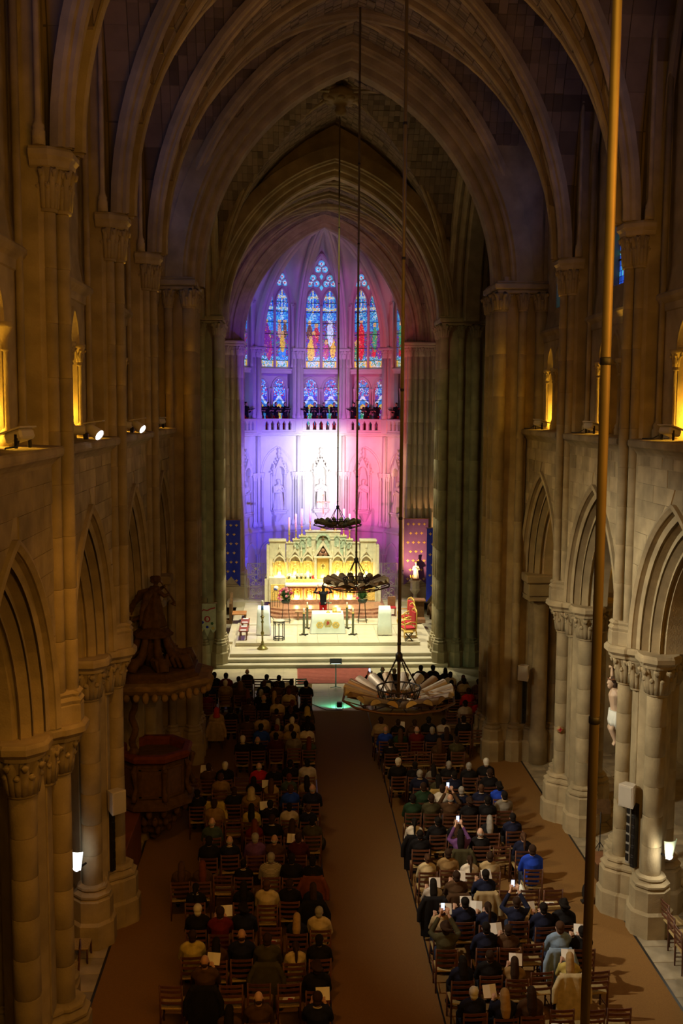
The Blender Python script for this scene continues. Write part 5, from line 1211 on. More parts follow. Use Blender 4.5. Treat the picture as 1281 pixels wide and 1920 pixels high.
for i, (x, y, l) in enumerate(((3.55, 45.75, 'red velvet gilt armchair nearest the chancel steps'), (3.62, 47.0, 'red velvet gilt armchair in the middle of the three'), (3.72, 48.35, 'red velvet gilt armchair farthest from the chancel steps'))):
    t = A0 if i == 0 else copy_tree(A0); t.location = (x, y, 0.642 if y < 48.4 else 0.70); t.rotation_euler = (0, 0, 0.25 + 0.1*i); tag(t, l, group='red armchairs')
t = thing('gilt_stool', 'small gilt stool before the front red armchair', 'stool', (3.50, 45.0, 0.642)); bx('seat', BRASS, t, -0.2, 0.2, -0.15, 0.15, 0.38, 0.45, ch=0.02)
for s in (-1, 1): b = MB(); b.tube([(-.17, s*.12, 0), (.17, s*.12, .38)], .02, 6); b.tube([(.17, s*.12, 0), (-.17, s*.12, .38)], .02, 6); b.obj('leg', IRON, t)
t = thing('server_stool', 'small wooden chair with red seat behind the armchairs', 'chair', (3.25, 50.3, 0.70)); bx('seat', REDV, t, -.2, .2, -.2, .2, .4, .46); bx('backrest', OAK, t, -.2, .2, .17, .21, .46, .95)
for x in (-.17, .17):
    for y in (-.17, .17): bx('leg', OAK, t, x-.02, x+.02, y-.02, y+.02, 0, .4)
t = thing('prayer_desk', 'dark wooden prayer desk below the statue of the Virgin', 'desk', (4.55, 50.3, 0.482)); bx('body', DARKWOOD, t, -0.3, 0.3, -0.25, 0.25, 0, 1.0, ch=0.02); b = MB(); b.prism([(-0.36, -0.32), (0.36, -0.32), (0.36, 0.3), (-0.36, 0.3)], 1.0, 1.06); b.obj('top', OAK, t); bx('kneeler', OAK, t, -0.3, 0.3, -0.75, -0.25, 0, 0.2)
# carved dark stall at the edge of the chancel
t = thing('carved_stall', 'dark carved wooden stall end beside the far blue banner', 'stall', (5.75, 50.9, 0.482)); bx('seat', DARKWOOD, t, -0.5, 0.3, -0.4, 0.6, 0.35, 0.48, ch=0.02); bx('backrest', DARKWOOD, t, 0.2, 0.32, -0.4, 0.7, 0.48, 1.5, ch=0.03)
for y in (-0.42, 0.6):
    b = MB(); b.tube([(-0.5, y, 0), (-0.45, y, 0.5), (-0.2, y, 0.8), (-0.1, y, 1.2), (0.2, y, 1.75)], [0.08, 0.09, 0.07, 0.1, 0.06], 8)
    for k in range(6): b.ell((-0.42+0.13*k, y-.03, 0.5+0.22*k), (.09, .07, .1), 7, 5)
    b.obj('carved_end', DARKWOOD, t)
# iron grilles beside the altar
LACE = mat('pale_grille', (0.50, 0.47, 0.42), 0.5, 0.2, var=0.05)
def grille(x, label):
    t = thing('lattice_gate', label, 'gate', (x, 54.5, 0.72)); w_, h = 0.47, 2.0
    b = MB()
    for a, bb in (((-w_, 0, 0), (-w_, 0, h)), ((w_, 0, 0), (w_, 0, h)), ((-w_, 0, 0.04), (w_, 0, 0.04)), ((-w_, 0, h), (w_, 0, h)), ((-w_+.1, 0, 0.04), (-w_+.1, 0, h)), ((w_-.1, 0, 0.04), (w_-.1, 0, h))): b.tube([a, bb], 0.02, 6)
    b.obj('frame', LACE, t)
    b = MB()
    for z in (0.72, 0.78, 1.36, 1.42): b.tube([(-w_-.14, 0, z), (w_+.14, 0, z)], 0.016, 6)
    b.obj('rail', LACE, t)
    for s in (-1, 1):
        b = MB(); b.tube([(s*(w_+.13), 0, 0), (s*(w_+.13), 0, 1.42)], 0.016, 6); b.tube([(s*(w_+.07), 0, 0), (s*(w_+.07), 0, 1.42)], 0.010, 6); b.obj('side_post', LACE, t)
    for zc in (0.38, 1.07, 1.71):
        for s in (-1, 1):
            for q in (-1, 1):
                b = MB(); pts = []
                for k in range(26):
                    a = k/25*2.3*pi; r = 0.125*(1-0.75*k/25); pts.append((s*(0.16 + r*cos(a)*1.0), 0, zc + q*(0.13 + r*sin(a))))
                b.tube(pts, [0.018]*20+[0.024]*6, 6); b.obj('scroll', LACE, t)
        b = MB()
        for k in range(8): a = k*pi/4; b.tube([(0, 0, zc), (0.11*cos(a), 0, zc+0.11*sin(a))], [0.018, 0.012], 6)
        b.ell((0, 0, zc), (0.04, 0.02, 0.04)); b.obj('rosette', LACE, t)
    return t
grille(-3.68, 'pale scrolled iron gate at the blue-lit end of the high altar'); grille(3.46, 'pale scrolled iron gate at the magenta-lit end of the high altar')
# ---- banners with fleurs-de-lis
BLUE = mat('royal_blue_cloth', (0.03, 0.045, 0.48), 0.85, var=0.10, scale=4)
def fleur_mesh():
    b = MB(); L = lambda pts: b.prism(pts, -0.006, 0.006)
    L([(0, .11), (-.03, .05), (-.022, -.02), (.022, -.02), (.03, .05)])
    for s in (-1, 1): L([(s*x, z) for x, z in ((.018, -.02), (.05, .01), (.075, .05), (.10, .03), (.09, -.015), (.07, -.01), (.055, -.035))][::s])
    L([(-.055, -.045), (.055, -.045), (.055, -.022), (-.055, -.022)]); L([(0, -.11), (.028, -.05), (-.028, -.05)])
    b.xf(Matrix.Rotation(pi/2, 4, 'X') @ Matrix.Scale(0.8, 4)); return b.mesh('fleur_de_lis')
FLEUR = fleur_mesh()
def banner(x0, x1, y, z0, zn, zt, label, wave=0.03, y_amp=1.0, rows=6, cols=4, cm=None):
    t = thing('banner', label, 'banner', ((x0+x1)/2, y, zt)); w_ = (x1-x0)/2; b = MB(); n, m = 16, 20; F = lambda u, v: wave*sin(u*5+v*1.5)*v
    V = []
    for i in range(n+1):
        u = -1 + 2*i/n; bot = z0-zt + (zn-z0)*(1-abs(u))
        for j in range(m+1): v = j/m; V.append((u*w_, F(u, v), bot*v))
    fc = [(i*(m+1)+j, (i+1)*(m+1)+j, (i+1)*(m+1)+j+1, i*(m+1)+j+1) for i in range(n) for j in range(m)]
    b.add(V, fc, True); b.add([(x, yy+0.012, z) for x, yy, z in V], [tuple(reversed(q)) for q in fc], True); b.obj('cloth', cm or BLUE, t)
    b = MB(); b.tube([(-w_-0.06, 0, 0.02), (w_+0.06, 0, 0.02)], 0.025, 8); b.obj('rod', OAK, t)
    H_ = zt - zn
    for r in range(rows):
        nn = cols if r % 2 == 0 else cols-1
        for c in range(nn):
            u = (-1 + 2*(c+0.5)/nn)*(0.92 if nn == cols else 0.70); v = (r+0.55)/rows; z = -(zt-z0)*v*0.97
            if z < (z0-zt + (zn-z0)*(1-abs(u)))+0.12: continue
            ob('fleur_de_lis', FLEUR, GOLD, t, (u*w_*0.98, F(u, v)-0.012, z))
    return t
banner(4.36, 5.68, 55.18, 1.42, 1.92, 5.05, 'wide banner with gold lilies behind the statue of the Virgin, warmly lit', rows=7, cm=mat('violet_cloth', (0.15, 0.075, 0.26), 0.85, var=0.08, scale=4))
banner(5.32, 6.25, 53.0, 0.85, 1.5, 4.80, 'deep blue banner with gold lilies half hidden by the far crossing pier', 0.02, rows=7, cols=3)
banner(-5.55, -4.55, 55.18, 1.35, 1.9, 4.98, 'blue banner with gold lilies on the paschal side of the chancel', 0.04, rows=7, cols=3)
# ---- Virgin on her bracket
t = thing('statue_bracket', 'moulded stone bracket under the white statue of the Virgin', 'bracket', (4.95, 54.75, 0.48)); MB().lathe([(0.16, 0.0), (0.16, 0.3), (0.10, 0.36), (0.10, 0.5), (0.28, 0.72), (0.30, 0.78), (0.26, 0.82), (0.26, 1.20), (0.34, 1.24), (0.34, 1.29)], 8, smooth=False).obj('stone_body', RETST, t)
t = thing('virgin_statue', 'brightly lit white statue of the Virgin before the warm banner', 'statue', (4.97, 54.72, 1.77)); ob('figure', statue_mesh(9, 0.98), WHITE, t); MB().lathe([(0.2, 0), (0.19, 0.09), (0.16, 0.1)], 12).obj('base', OAK, t)
MB().lathe([(0.06, 0.96), (0.07, 1.02), (0.05, 1.0)], 10).obj('crown', BRASS, t)
t = thing('yellow_bouquet', 'small yellow bouquet at the feet of the Virgin', 'flowers', (4.72, 54.6, 1.77)); MB().lathe([(0.04, 0), (0.06, 0.08), (0.04, 0.12)], 8).obj('vase', GREENST, t); b = MB()
for k in range(9): b.ell((.08*cos(k*2.1), .05*sin(k*2.1), .17+.03*(k % 4)), (.04, .04, .035), 6, 4)
b.obj('blossom', mat('yellow_blossom', (.8, .55, .08), .7), t)
# ---- embroidered banner at the crossing pier
t = thing('embroidered_banner', 'cream embroidered banner with a face medallion before the crossing pier', 'banner', (-5.30, 42.55, 2.84)); b = MB(); pts = [(-.36, 0), (.36, 0), (.36, -1.12), (.24, -1.26), (.13, -1.08), (0, -1.42), (-.13, -1.08), (-.24, -1.26), (-.36, -1.12)]; M = Matrix.Rotation(pi/2, 4, 'X'); b.prism(pts[::-1], -.006, .006, M); b.obj('cloth', mat('cream_cloth', (.60, .55, .36), .8, var=.12, scale=8), t)
b = MB(); b.tube([(-.42, 0, .02), (.42, 0, .02)], .02, 8); b.obj('rod', OAK, t)
b = MB(); b.prism(poly_r(16, .13), -.014, .014, Matrix.Translation((0, 0, -.66)) @ M); m_ = b.obj('medallion', REDV, t); b = MB(); b.ell((0, -.02, -.66), (.07, .02, .09), 10, 7); b.obj('face', mat('painted_face', (.72, .5, .38), .7), m_)
b = MB(); b.tube([(-.33, -.012, -.42), (-.15, -.012, -.26), (0, -.012, -.3), (.15, -.012, -.22), (.33, -.012, -.18)], .025, 6); b.obj('red_ribbon', REDV, t)
for x, z, mm_ in ((-.2, -.8, BLUE), (.0, -1.0, BLUE), (.2, -.85, LEAFM), (-.26, -1.0, LEAFM), (.24, -1.05, GOLD), (-.24, -1.14, GOLD)):
    b = MB(); 
    for k in range(5): b.ell((x+.035*cos(k*1.26), -.012, z+.035*sin(k*1.26)), (.03, .01, .03), 6, 4)
    b.obj('embroidered_flower', mm_, t)
b = MB(); b.tube([(0, 0, .02), (0, .25, .16)], .012, 6); b.obj('hook', IRON, t)
# ================================================================== hanging lamps, pulpit, fittings
def chandelier(x, y, z, ztop, label):
    t = thing('chandelier', label, 'chandelier', (x, y, z), 0.15)
    for k in range(4): pass
    b = MB(); b.tube([(0, 0, 0.02), (0, 0, ztop-z)], 0.028, 10); b.obj('rod', IRONB, t)
    zz = 0.9
    while zz < ztop-z: MB().lathe([(0.028, 0), (0.034, 0.005), (0.034, 0.04), (0.028, 0.045)], 10, (0, 0, zz)).obj('collar', IRON, t); zz += 2.05
    MB().lathe([(0.03, 0.62), (0.06, 0.66), (0.06, 0.74), (0.03, 0.78)], 10).obj('chain_boss', IRON, t)
    for k in range(4):
        a = k*pi/2 + 0.4; p0, p1 = Vector((0.04*cos(a), 0.04*sin(a), 0.70)), Vector((0.36*cos(a), 0.36*sin(a), 0.20)); b = MB(); n = 15
        for i in range(n):
            q0, q1 = p0.lerp(p1, i/n), p0.lerp(p1, (i+1.15)/n); b.tube([q0, (q0+q1)/2, q1], [0.009, 0.016, 0.009], 5)
        b.obj('chain', IRON, t, kind='stuff')
    ring = lambda r, z_, rad, n=32, sides=6: MB().tube([(r*cos(2*pi*i/n), r*sin(2*pi*i/n), z_) for i in range(n+1)], rad, sides)
    ring(0.275, -0.07, 0.022).obj('inner_ring', STEEL, t); ring(0.36, 0.19, 0.014).obj('upper_ring', IRON, t)
    ring(0.93, 0.02, 0.020, 12).obj('outer_rim', RUST, t); ring(0.62, -0.085, 0.014, 24).obj('lower_rim', RUST, t)
    b = MB()
    for k in range(6): a = k*pi/3; b.tube([(0.275*cos(a), 0.275*sin(a), -0.07), (0, 0, -0.02)], 0.010, 5)
    b.obj('hub_spokes', IRON, t)
    for k in range(12):
        a = 2*pi*k/12; b = MB(); b.tube([(0.36*cos(a), 0.36*sin(a), 0.19), (0.30*cos(a+.26), 0.30*sin(a+.26), -0.06), (0.36*cos(a+.52), 0.36*sin(a+.52), 0.19)], 0.008, 4); b.obj('lattice_bar', IRON, t)
        b = MB(); b.tube([(0.275*cos(a), 0.275*sin(a), -0.07), (0.62*cos(a), 0.62*sin(a), -0.085), (0.93*cos(a), 0.93*sin(a), 0.02)], 0.011, 5); b.obj('spoke', RUST, t)
    for k in range(10):
        e = empty('lamp_unit', (0, 0, 0), 2*pi*k/10 + 0.12, parent=t)
        for s in (-1, 1):
            o = ob('reflector', REFL[0], STEEL if (k+s) % 3 else mat('brown_reflector', (0.20, 0.14, 0.08), 0.5, 0.5, var=0.2), e, (0.37, s*0.075, 0.0)); o.rotation_euler = (s*0.35, -0.30, s*0.13)
        ob('lamp_tube', REFL[1], mat('amber_lamp', (0.45, 0.16, 0.05), 0.4), e, (0.33, 0, -0.02))
    return t
RUST = mat('rusty_iron', (0.10, 0.05, 0.03), 0.6, 0.3, var=0.3, scale=15)
IRONB = mat('bronzed_rod', (0.20, 0.15, 0.07), 0.5, 0.5, var=0.15)
def refl_mesh():
    b = MB(); n = 8
    for r0, z0, fl in ((0.092, 0.0, 1), (0.085, 0.0, 0)):
        V = []
        for i in range(2):
            for k in range(n+1): a = pi*k/n; V.append((i*0.55, r0*cos(a)*(0.75+.25*i), r0*0.95*sin(a)-0.02))
        f = [(k, k+1, n+2+k, n+1+k) for k in range(n)]
        b.add(V, f if fl else [tuple(reversed(q)) for q in f], True)
    for i in (0, 0.55): b.add([(i, 0.092*cos(pi*k/n)*(.75 if i == 0 else 1), 0.078*sin(pi*k/n)-0.02) for k in range(n+1)], [tuple(range(n+1))])
    b.tube([(0.02, 0, 0.058), (0.53, 0, 0.062)], 0.010, 5)
    return b.mesh('reflector')
REFL = (refl_mesh(), MB().tube([(0, -0.05, 0), (0.03, -0.05, 0.02), (0.08, -0.05, 0.02)], [0.02, 0.03, 0.012], 7).mesh('lamp_tube'))
chandelier(0, 5.68, 6.25, 20.5, 'long rod of the chandelier closest to the organ loft')
chandelier(0, 16.3, 6.28, 21.3, 'near wheel chandelier of metal reflectors above the front rows, rustier and largest')
chandelier(0, 27.5, 6.21, 21.3, 'middle wheel chandelier of metal reflectors hanging before the high altar')
chandelier(0, 39.0, 6.55, 22.0, 'far dark wheel chandelier hanging before the gilt cross')

# ---- pulpit (origin on the floor under its middle)
PX, PY = -5.2, 25.2
t = thing('pulpit', 'carved dark wooden pulpit with sounding board and trumpeting angel', 'pulpit', (PX, PY, 0))
oct_ = lambda r, ph=pi/8: poly_r(8, r, ph)
def octring(name, steps, m, ph=pi/8, cap=True): b = MB(); b.loft([[(x, y, z) for x, y in oct_(r, ph)] for r, z in steps], False, cap); return b.obj(name, m, t)
WOODR = mat('pulpit_rim_wood', (0.13, 0.030, 0.012), 0.82, var=0.2, scale=8)
octring('body', [(0.70, 1.30), (0.80, 1.36), (0.84, 1.40), (0.84, 2.30), (0.80, 2.34)], DARKWOOD)
b = MB(); b.loft([[(x, y, z) for x, y in oct_(r)] for r, z in ((0.84, 2.32), (0.98, 2.40), (1.0, 2.50), (0.94, 2.56), (0.80, 2.56), (0.76, 2.5), (0.76, 1.7))], False, False); b.obj('rim', WOODR, t)
octring('cornice', [(0.98, 1.18), (1.04, 1.22), (1.04, 1.30), (0.9, 1.38), (0.84, 1.42)], DARKWOOD)
for k in range(8):
    a = pi/4*k; M = Matrix.Rotation(a, 4, 'Z'); r = 0.84*cos(pi/8); b = MB(); b.box(r, r+0.03, -0.24, 0.24, 1.52, 2.20, M, 0.01); p = b.obj('panel', mat('pulpit_panel', (0.10, 0.048, 0.022), 0.45, var=0.25, scale=10), t)
    b = MB(); 
    for z0, z1 in ((1.48, 1.54), (2.18, 2.24)): b.box(r+0.01, r+0.05, -0.27, 0.27, z0, z1, M)
    for y in (-0.27, 0.21): b.box(r+0.01, r+0.05, y, y+0.06, 1.5, 2.22, M)
    b.obj('panel_frame', DARKWOOD, t)
    M2 = Matrix.Rotation(a+pi/8, 4, 'Z'); b = MB(); b.tube([M2 @ Vector(q) for q in ((0.90, 0, 2.32), (0.98, 0, 2.16), (0.94, 0, 1.95), (0.90, 0, 1.75), (0.98, 0, 1.55), (1.02, 0, 1.44))], [0.05, 0.08, 0.06, 0.05, 0.075, 0.06], 8); b.ell(M2 @ Vector((1.0, 0, 2.2)), (0.07, 0.07, 0.07)); b.obj('corner_scroll', DARKWOOD, t)
b = MB(); rng = random.Random(2)
b.lathe([(0.82, 1.24), (0.78, 1.12), (0.60, 0.98), (0.56, 0.86), (0.62, 0.78), (0.50, 0.66), (0.36, 0.55), (0.38, 0.48), (0.26, 0.38), (0.12, 0.30), (0.16, 0.24), (0.0, 0.12)], 16); b.obj('lower_bowl', DARKWOOD, t)
for k in range(14):
    for z, r in ((1.08, 0.80), (0.80, 0.60), (0.52, 0.38)):
        if z < 0.6 and k % 2: continue
        a = 2*pi*k/14 + z; b = MB(); b.ell((r*cos(a), r*sin(a), z), (0.09, 0.09, 0.13), 7, 5); b.ell((r*1.06*cos(a), r*1.06*sin(a), z+0.1), (0.05, 0.05, 0.05), 6, 4); b.obj('carved_leaf', DARKWOOD, t)
b = MB(); b.box(-0.75, -0.25, -3.0, -0.7, 0.0, 1.15, ch=0.02); b.obj('stair_panel', mat('red_door_wood', (0.16, 0.045, 0.02), 0.5, var=0.2), t)
for x, y in ((-0.42, -0.55), (-0.6, 0.35)):
    b = MB(); b.tube([(x + 0.05*cos(q*1.3), y + 0.05*sin(q*1.3), 2.5 + q*0.13) for q in range(14)], 0.085, 8); b.lathe([(0.12, 2.5), (0.12, 2.62), (0.07, 2.7)], 10, (x, y, 0)); b.lathe([(0.07, 4.0), (0.13, 4.15), (0.13, 4.25)], 10, (x, y, 0)); b.obj('twisted_post', DARKWOOD, t)
BOARDW = mat('sounding_board_wood', (0.22, 0.14, 0.05), 0.9, var=0.25, scale=6, bump=0.2)
octring('sounding_board', [(1.40, 4.20), (1.44, 4.22), (1.56, 4.34), (1.58, 4.40), (1.50, 4.44), (1.24, 4.46)], BOARDW)
octring('board_upper_tier', [(1.26, 4.44), (1.26, 4.52), (1.16, 4.56), (1.16, 4.64), (1.06, 4.66), (1.0, 4.62)], DARKWOOD)
for k in range(40):
    a = 2*pi*k/40; rr = 1.50*cos(pi/8)/cos(((a-0+pi/8) % (pi/4))-pi/8); b = MB(); b.ell((rr*cos(a), rr*sin(a), 4.16), (0.09, 0.09, 0.10 + 0.05*(k % 5 == 0)), 6, 5); b.obj('fringe_carving', BOARDW, t)
for k in range(8):
    a = pi/4*k+pi/8; M2 = Matrix.Rotation(a, 4, 'Z'); b = MB(); b.tube([M2 @ Vector(q) for q in ((1.02, 0, 4.66), (0.92, 0, 4.86), (0.70, 0, 4.84), (0.52, 0, 4.95), (0.40, 0, 5.2), (0.34, 0, 5.42), (0.42, 0, 5.5))], [0.12, 0.15, 0.13, 0.11, 0.09, 0.08, 0.06], 8)
    for q in range(4): b.tube([M2 @ Vector((0.98-0.14*q, -0.12, 4.66)), M2 @ Vector((0.90-0.14*q, -0.16, 4.90-.02*q)), M2 @ Vector((0.8-0.14*q, 0.08, 4.86+.05*q))], [0.05, 0.06, 0.03], 6)
    b.obj('volute', DARKWOOD, t)
MB().lathe([(0.5, 5.38), (0.52, 5.44), (0.42, 5.5), (0.3, 5.56), (0.34, 5.62)], 8, smooth=False).obj('pedestal', DARKWOOD, t)
MB().lathe([(0.22, 4.64), (0.18, 5.4)], 8).obj('centre_post', DARKWOOD, t)
def angel():
    b = MB(); rings = []
    for z, rx, ry, oy in ((0, .30, .34, 0), (.2, .27, .30, 0), (.5, .22, .22, .02), (.72, .17, .15, .04), (.9, .20, .15, .06), (1.0, .14, .11, .07)):
        rings.append([(rx*(1+.12*cos(a*6+z*3))*cos(a), oy + ry*(1+.12*cos(a*6+z*3))*sin(a), z) for a in [2*pi*i/24 for i in range(24)]])
    b.loft(rings); b.tube([(0, .08, .98), (0, .10, 1.08)], .055); b.ell((0, .11, 1.16), (.085, .1, .11), 10, 8)
    for k in range(16): b.ell((.09*cos(k*.8), .09+.09*sin(k*.8), 1.17+.05*sin(k*2.1)), (.05, .05, .05), 6, 5)
    b.tube([(.16, .07, .92), (.26, .2, .78), (.16, .38, .80)], [.065, .055, .04], 8); b.tube([(-.16, .07, .92), (-.2, .26, .86), (.0, .34, .98)], [.065, .055, .04], 8)
    b.tube([(.02, .20, 1.12), (.10, .36, .86), (.18, .52, .58)], [.018, .022, .03], 7); b.lathe([(.03, 0), (.05, .05), (.09, .1)], 10, M=Matrix.Translation((.18, .52, .6)) @ Matrix.Rotation(2.6, 4, 'X'))
    for s in (-1, 1):
        for k in range(4): b.tube([(s*.1, -.05, .9), (s*(.2+.04*k), -.25-.06*k, .85-.12*k), (s*(.16+.05*k), -.38-.03*k, .6-.16*k)], [.06, .07, .02], 6)
    b.tube([(-.25, -.1, .1), (-.42, -.3, .12)], [.06, .02], 6); b.tube([(0, -.2, .3), (-.1, -.5, .18)], [.1, .03], 6)
    return remesh(b, .018, 'angel', 1)
e = ob('angel_figure', angel(), DARKWOOD, t, (0, 0, 5.60), -1.0)

# ---- loudspeakers and line speakers on the piers
def speaker(x, y, z, rz, l):
    t = thing('loudspeaker', l, 'loudspeaker', (x, y, z), rz, group='white loudspeakers')
    b = MB(); rings = []
    for yy, w_, h0, h1 in ((-0.16, 0.155, -0.24, 0.22), (-0.14, 0.165, -0.25, 0.23), (0.10, 0.12, -0.19, 0.22), (0.12, 0.10, -0.17, 0.20)): rings.append([(-w_, yy, h0), (w_, yy, h0), (w_, yy, h1), (-w_, yy, h1)])
    b.loft(rings, False); b.obj('cabinet', SPKW, t); bx('grille', mat('speaker_grille', (0.47, 0.43, 0.36), 0.7, var=0.05), t, -0.14, 0.14, -0.17, -0.155, -0.225, 0.205); b = MB(); b.tube([(0, 0.1, 0), (0, 0.30, 0)], 0.03, 8); b.obj('bracket', IRON, t)
    return t
speaker(5.40, 20.70, 2.9, -0.75, 'white wedge loudspeaker on the brightly lit pier before the crucifix'); speaker(5.42, 30.62, 2.95, -0.55, 'white wedge loudspeaker high on the crossing pier, crucifix side'); speaker(-5.40, 20.70, 2.9, 0.75, 'white wedge loudspeaker on the pier just before the pulpit')
for x, y, z0, z1, rz, l, mm_ in ((5.52, 20.92, 1.28, 2.6, -pi/3, 'slim grey line speaker below the white loudspeaker on the brightly lit pier', GREYM), (5.46, 30.72, 1.3, 2.65, -0.5, 'slim dark line speaker below the white loudspeaker on the crossing pier', BLACKP), (-5.52, 20.92, 1.28, 2.6, pi/3, 'slim dark line speaker below the white loudspeaker beside the pulpit', BLACKP)):
    t = thing('line_speaker', l, 'loudspeaker', (x, y, z0), rz, group='line speakers'); h = z1-z0; bx('housing', mm_, t, -0.055, 0.055, -0.05, 0.08, 0, h, ch=0.012)
    for k in range(6): bx('driver_grille', IRON, t, -0.04, 0.04, -0.056, -0.048, 0.06+k*h/6.3, 0.06+k*h/6.3+h/8)
t = thing('line_speaker', 'slim black line speaker right beside the grey one on the brightly lit pier', 'loudspeaker', (5.55, 20.70, 1.28), -pi/3, group='line speakers'); bx('housing', BLACKP, t, -0.055, 0.055, -0.05, 0.08, 0, 1.4, ch=0.012)
for k in range(6): bx('driver_grille', IRON, t, -0.04, 0.04, -0.056, -0.048, 0.06+k*.22, 0.06+k*.22+.17)
# round emblems on the piers
for x, y, z, rz, l in ((5.42, 21.20, 2.55, 0, None), (5.42, 26.35, 2.5, 0, None), (-5.42, 21.20, 2.55, 0, None)):
    l = {(1, 21): 'small painted roundel on the shaft of the pier before the crucifix', (1, 26): 'small painted roundel on the shaft of the pier behind the crucifix', (0, 21): 'small painted roundel on the shaft of the pier before the pulpit'}[(int(x > 0), int(y))]
    t = thing('roundel', l, 'emblem', (x, y, z), 0); M = Matrix.Rotation(pi/2, 4, 'X'); b = MB(); b.lathe([(0, -.02), (.09, -.02), (.10, 0), (.09, .03), (0, .03)], 18, M=M); b.obj('disc', mat('roundel_ochre', (.30, .20, .08), .6), t); b = MB(); b.box(-.012, .012, -.04, -.028, -.06, .06); b.box(-.06, .06, -.04, -.028, -.012, .012); b.obj('cross_mark', REDV, t)
# ---- floods and projectors on the triforium ledges
def flood(x, y, rz, l):
    t = thing('ledge_floodlight', l, 'floodlight', (x, y, 10.44), rz, group='floodlights on the gallery ledges'); b = MB(); b.box(-0.18, 0.18, -0.14, 0.14, 0.10, 0.24, Matrix.Rotation(0.3, 4, 'X'), 0.03); b.obj('housing', SPKW, t); b = MB(); b.box(-0.21, 0.21, -0.19, 0.17, 0.245, 0.265, Matrix.Rotation(0.3, 4, 'X')); b.obj('visor', SPKW, t)
    for s in (-1, 1): bx('bracket', IRON, t, s*0.17-0.012, s*0.17+0.012, -0.03, 0.03, 0, 0.2)
    b = MB(); b.tube([(0.18, 0.05, 0.1), (0.3, 0.1, 0.03), (0.5, 0.05, 0.015), (0.62, 0.12, 0.012)], 0.012, 5); b.obj('cable', BLACKP, t)
for y, l in ((19.28, 'beige ledge floodlight nearest the organ loft, crucifix side'), (24.4, 'beige ledge floodlight in the middle bay, crucifix side'), (29.55, 'beige ledge floodlight next to the crossing pier, crucifix side')): flood(5.42, y, pi/2+0.3, l)
for y, l in ((14.2, 'beige ledge floodlight nearest the organ loft, pulpit side'), (28.9, 'beige ledge floodlight next to the crossing pier, pulpit side')): flood(-5.42, y, -pi/2-0.3, l)
GLOW = mat('lamp_glow_white', (1, 1, 1), 0.3, var=0, emit=(0.92, 0.94, 1.0), estr=9.0)
for y, l in ((18.2, 'bright white projector on the gallery ledge, nearer one above the pulpit side'), (23.4, 'bright white projector on the gallery ledge, farther one with cable coil')):
    t = thing('ledge_projector', l, 'projector', (-5.36, y, 10.44), 0, group='white ledge projectors')
    M = Matrix.Translation((-0.02, 0, 0.16)) @ Matrix.Rotation(pi/2, 4, 'Y'); b = MB(); b.lathe([(0.0, -0.42), (0.075, -0.42), (0.085, -0.40), (0.085, 0.0), (0.075, 0.02), (0, 0.02)], 14, M=M); b.obj('ballast_tube', SPKW, t)
    d = Vector((0.80, -0.42, -0.50)).normalized(); M = Matrix.Translation((0.10, 0.0, 0.17)) @ d.to_track_quat('Z', 'Y').to_matrix().to_4x4()
    b = MB(); b.lathe([(0.0, -0.10), (0.07, -0.10), (0.09, 0.0), (0.105, 0.20), (0.098, 0.20), (0.085, 0.05)], 16, M=M); b.obj('head', SPKW, t); b = MB(); b.lathe([(0, 0.185), (0.096, 0.185), (0, 0.19)], 16, M=M); b.obj('lens', GLOW, t)
    b = MB(); b.box(-0.02, 0.34, -0.02, 0.22, 0.27, 0.29, Matrix.Rotation(-0.15, 4, 'Y')); b.obj('visor', SPKW, t); bx('bracket', IRON, t, -0.04, 0.04, -0.05, 0.05, 0, 0.12)
    if y > 20:
        t = thing('cable_coil', 'coil of pale cable lying behind the farther white ledge projector', 'cable', (-5.55, 22.95, 10.44)); b = MB()
        for k in range(7): b.tube([(0.05*sin(q*.8+k)+.02*k-.05, 0.17*cos(q*2*pi/16)+.02*sin(k*3), 0.18+0.17*sin(q*2*pi/16)) for q in range(17)], 0.011, 5)
        b.obj('loop', SPKW, t)
# shell floods on the back columns
for x, y, z, sx, l in ((6.10, 20.16, 1.93, 1, 'bright curved shell floodlight on the shaft of the pier before the crucifix'), (-6.03, 19.9, 2.0, -1, 'bright curved shell floodlight peeping out behind the nearest pulpit-side pier')):
    t = thing('shell_floodlight', l, 'floodlight', (x, y, z), 0.4*sx); b = MB(); n = 10
    for r0, fl in ((1.0, 0), (1.06, 1)):
        V = [(r0*0.17*cos(pi*(0.1+0.8*i/n))*(0.55+.45*j/4)*(1.0), -0.16*r0*sin(pi*(.1+.8*i/n))*(.5+.5*j/4)*0.8, -0.2+0.40*j/4) for i in range(n+1) for j in range(5)]
        b.add(V, [(i*5+j, i*5+j+1, (i+1)*5+j+1, (i+1)*5+j) for i in range(n) for j in range(4)], True)
    b.obj('shell', mat('shell_glow_white', (1, 1, 1), .3, var=0, emit=(.85, .92, .9), estr=1.4) if sx < 0 else mat('shell_glow', (0.45, 0.50, 0.36), 0.6, var=0.1, emit=(0.55, 0.75, 0.45), estr=0.22), t); b = MB(); b.ell((0, -0.03, -0.17), (0.075, 0.06, 0.06), 10, 7); b.obj('bulb', GLOW, t); bx('bracket', IRON, t, -0.02, 0.02, 0.0, 0.45 if sx > 0 else 0.3, -0.22, -0.18)
lamp('POINT', 'shell_floodlight_lamp', (6.05, 19.98, 1.85), None, 20, NEUT, 0.06)
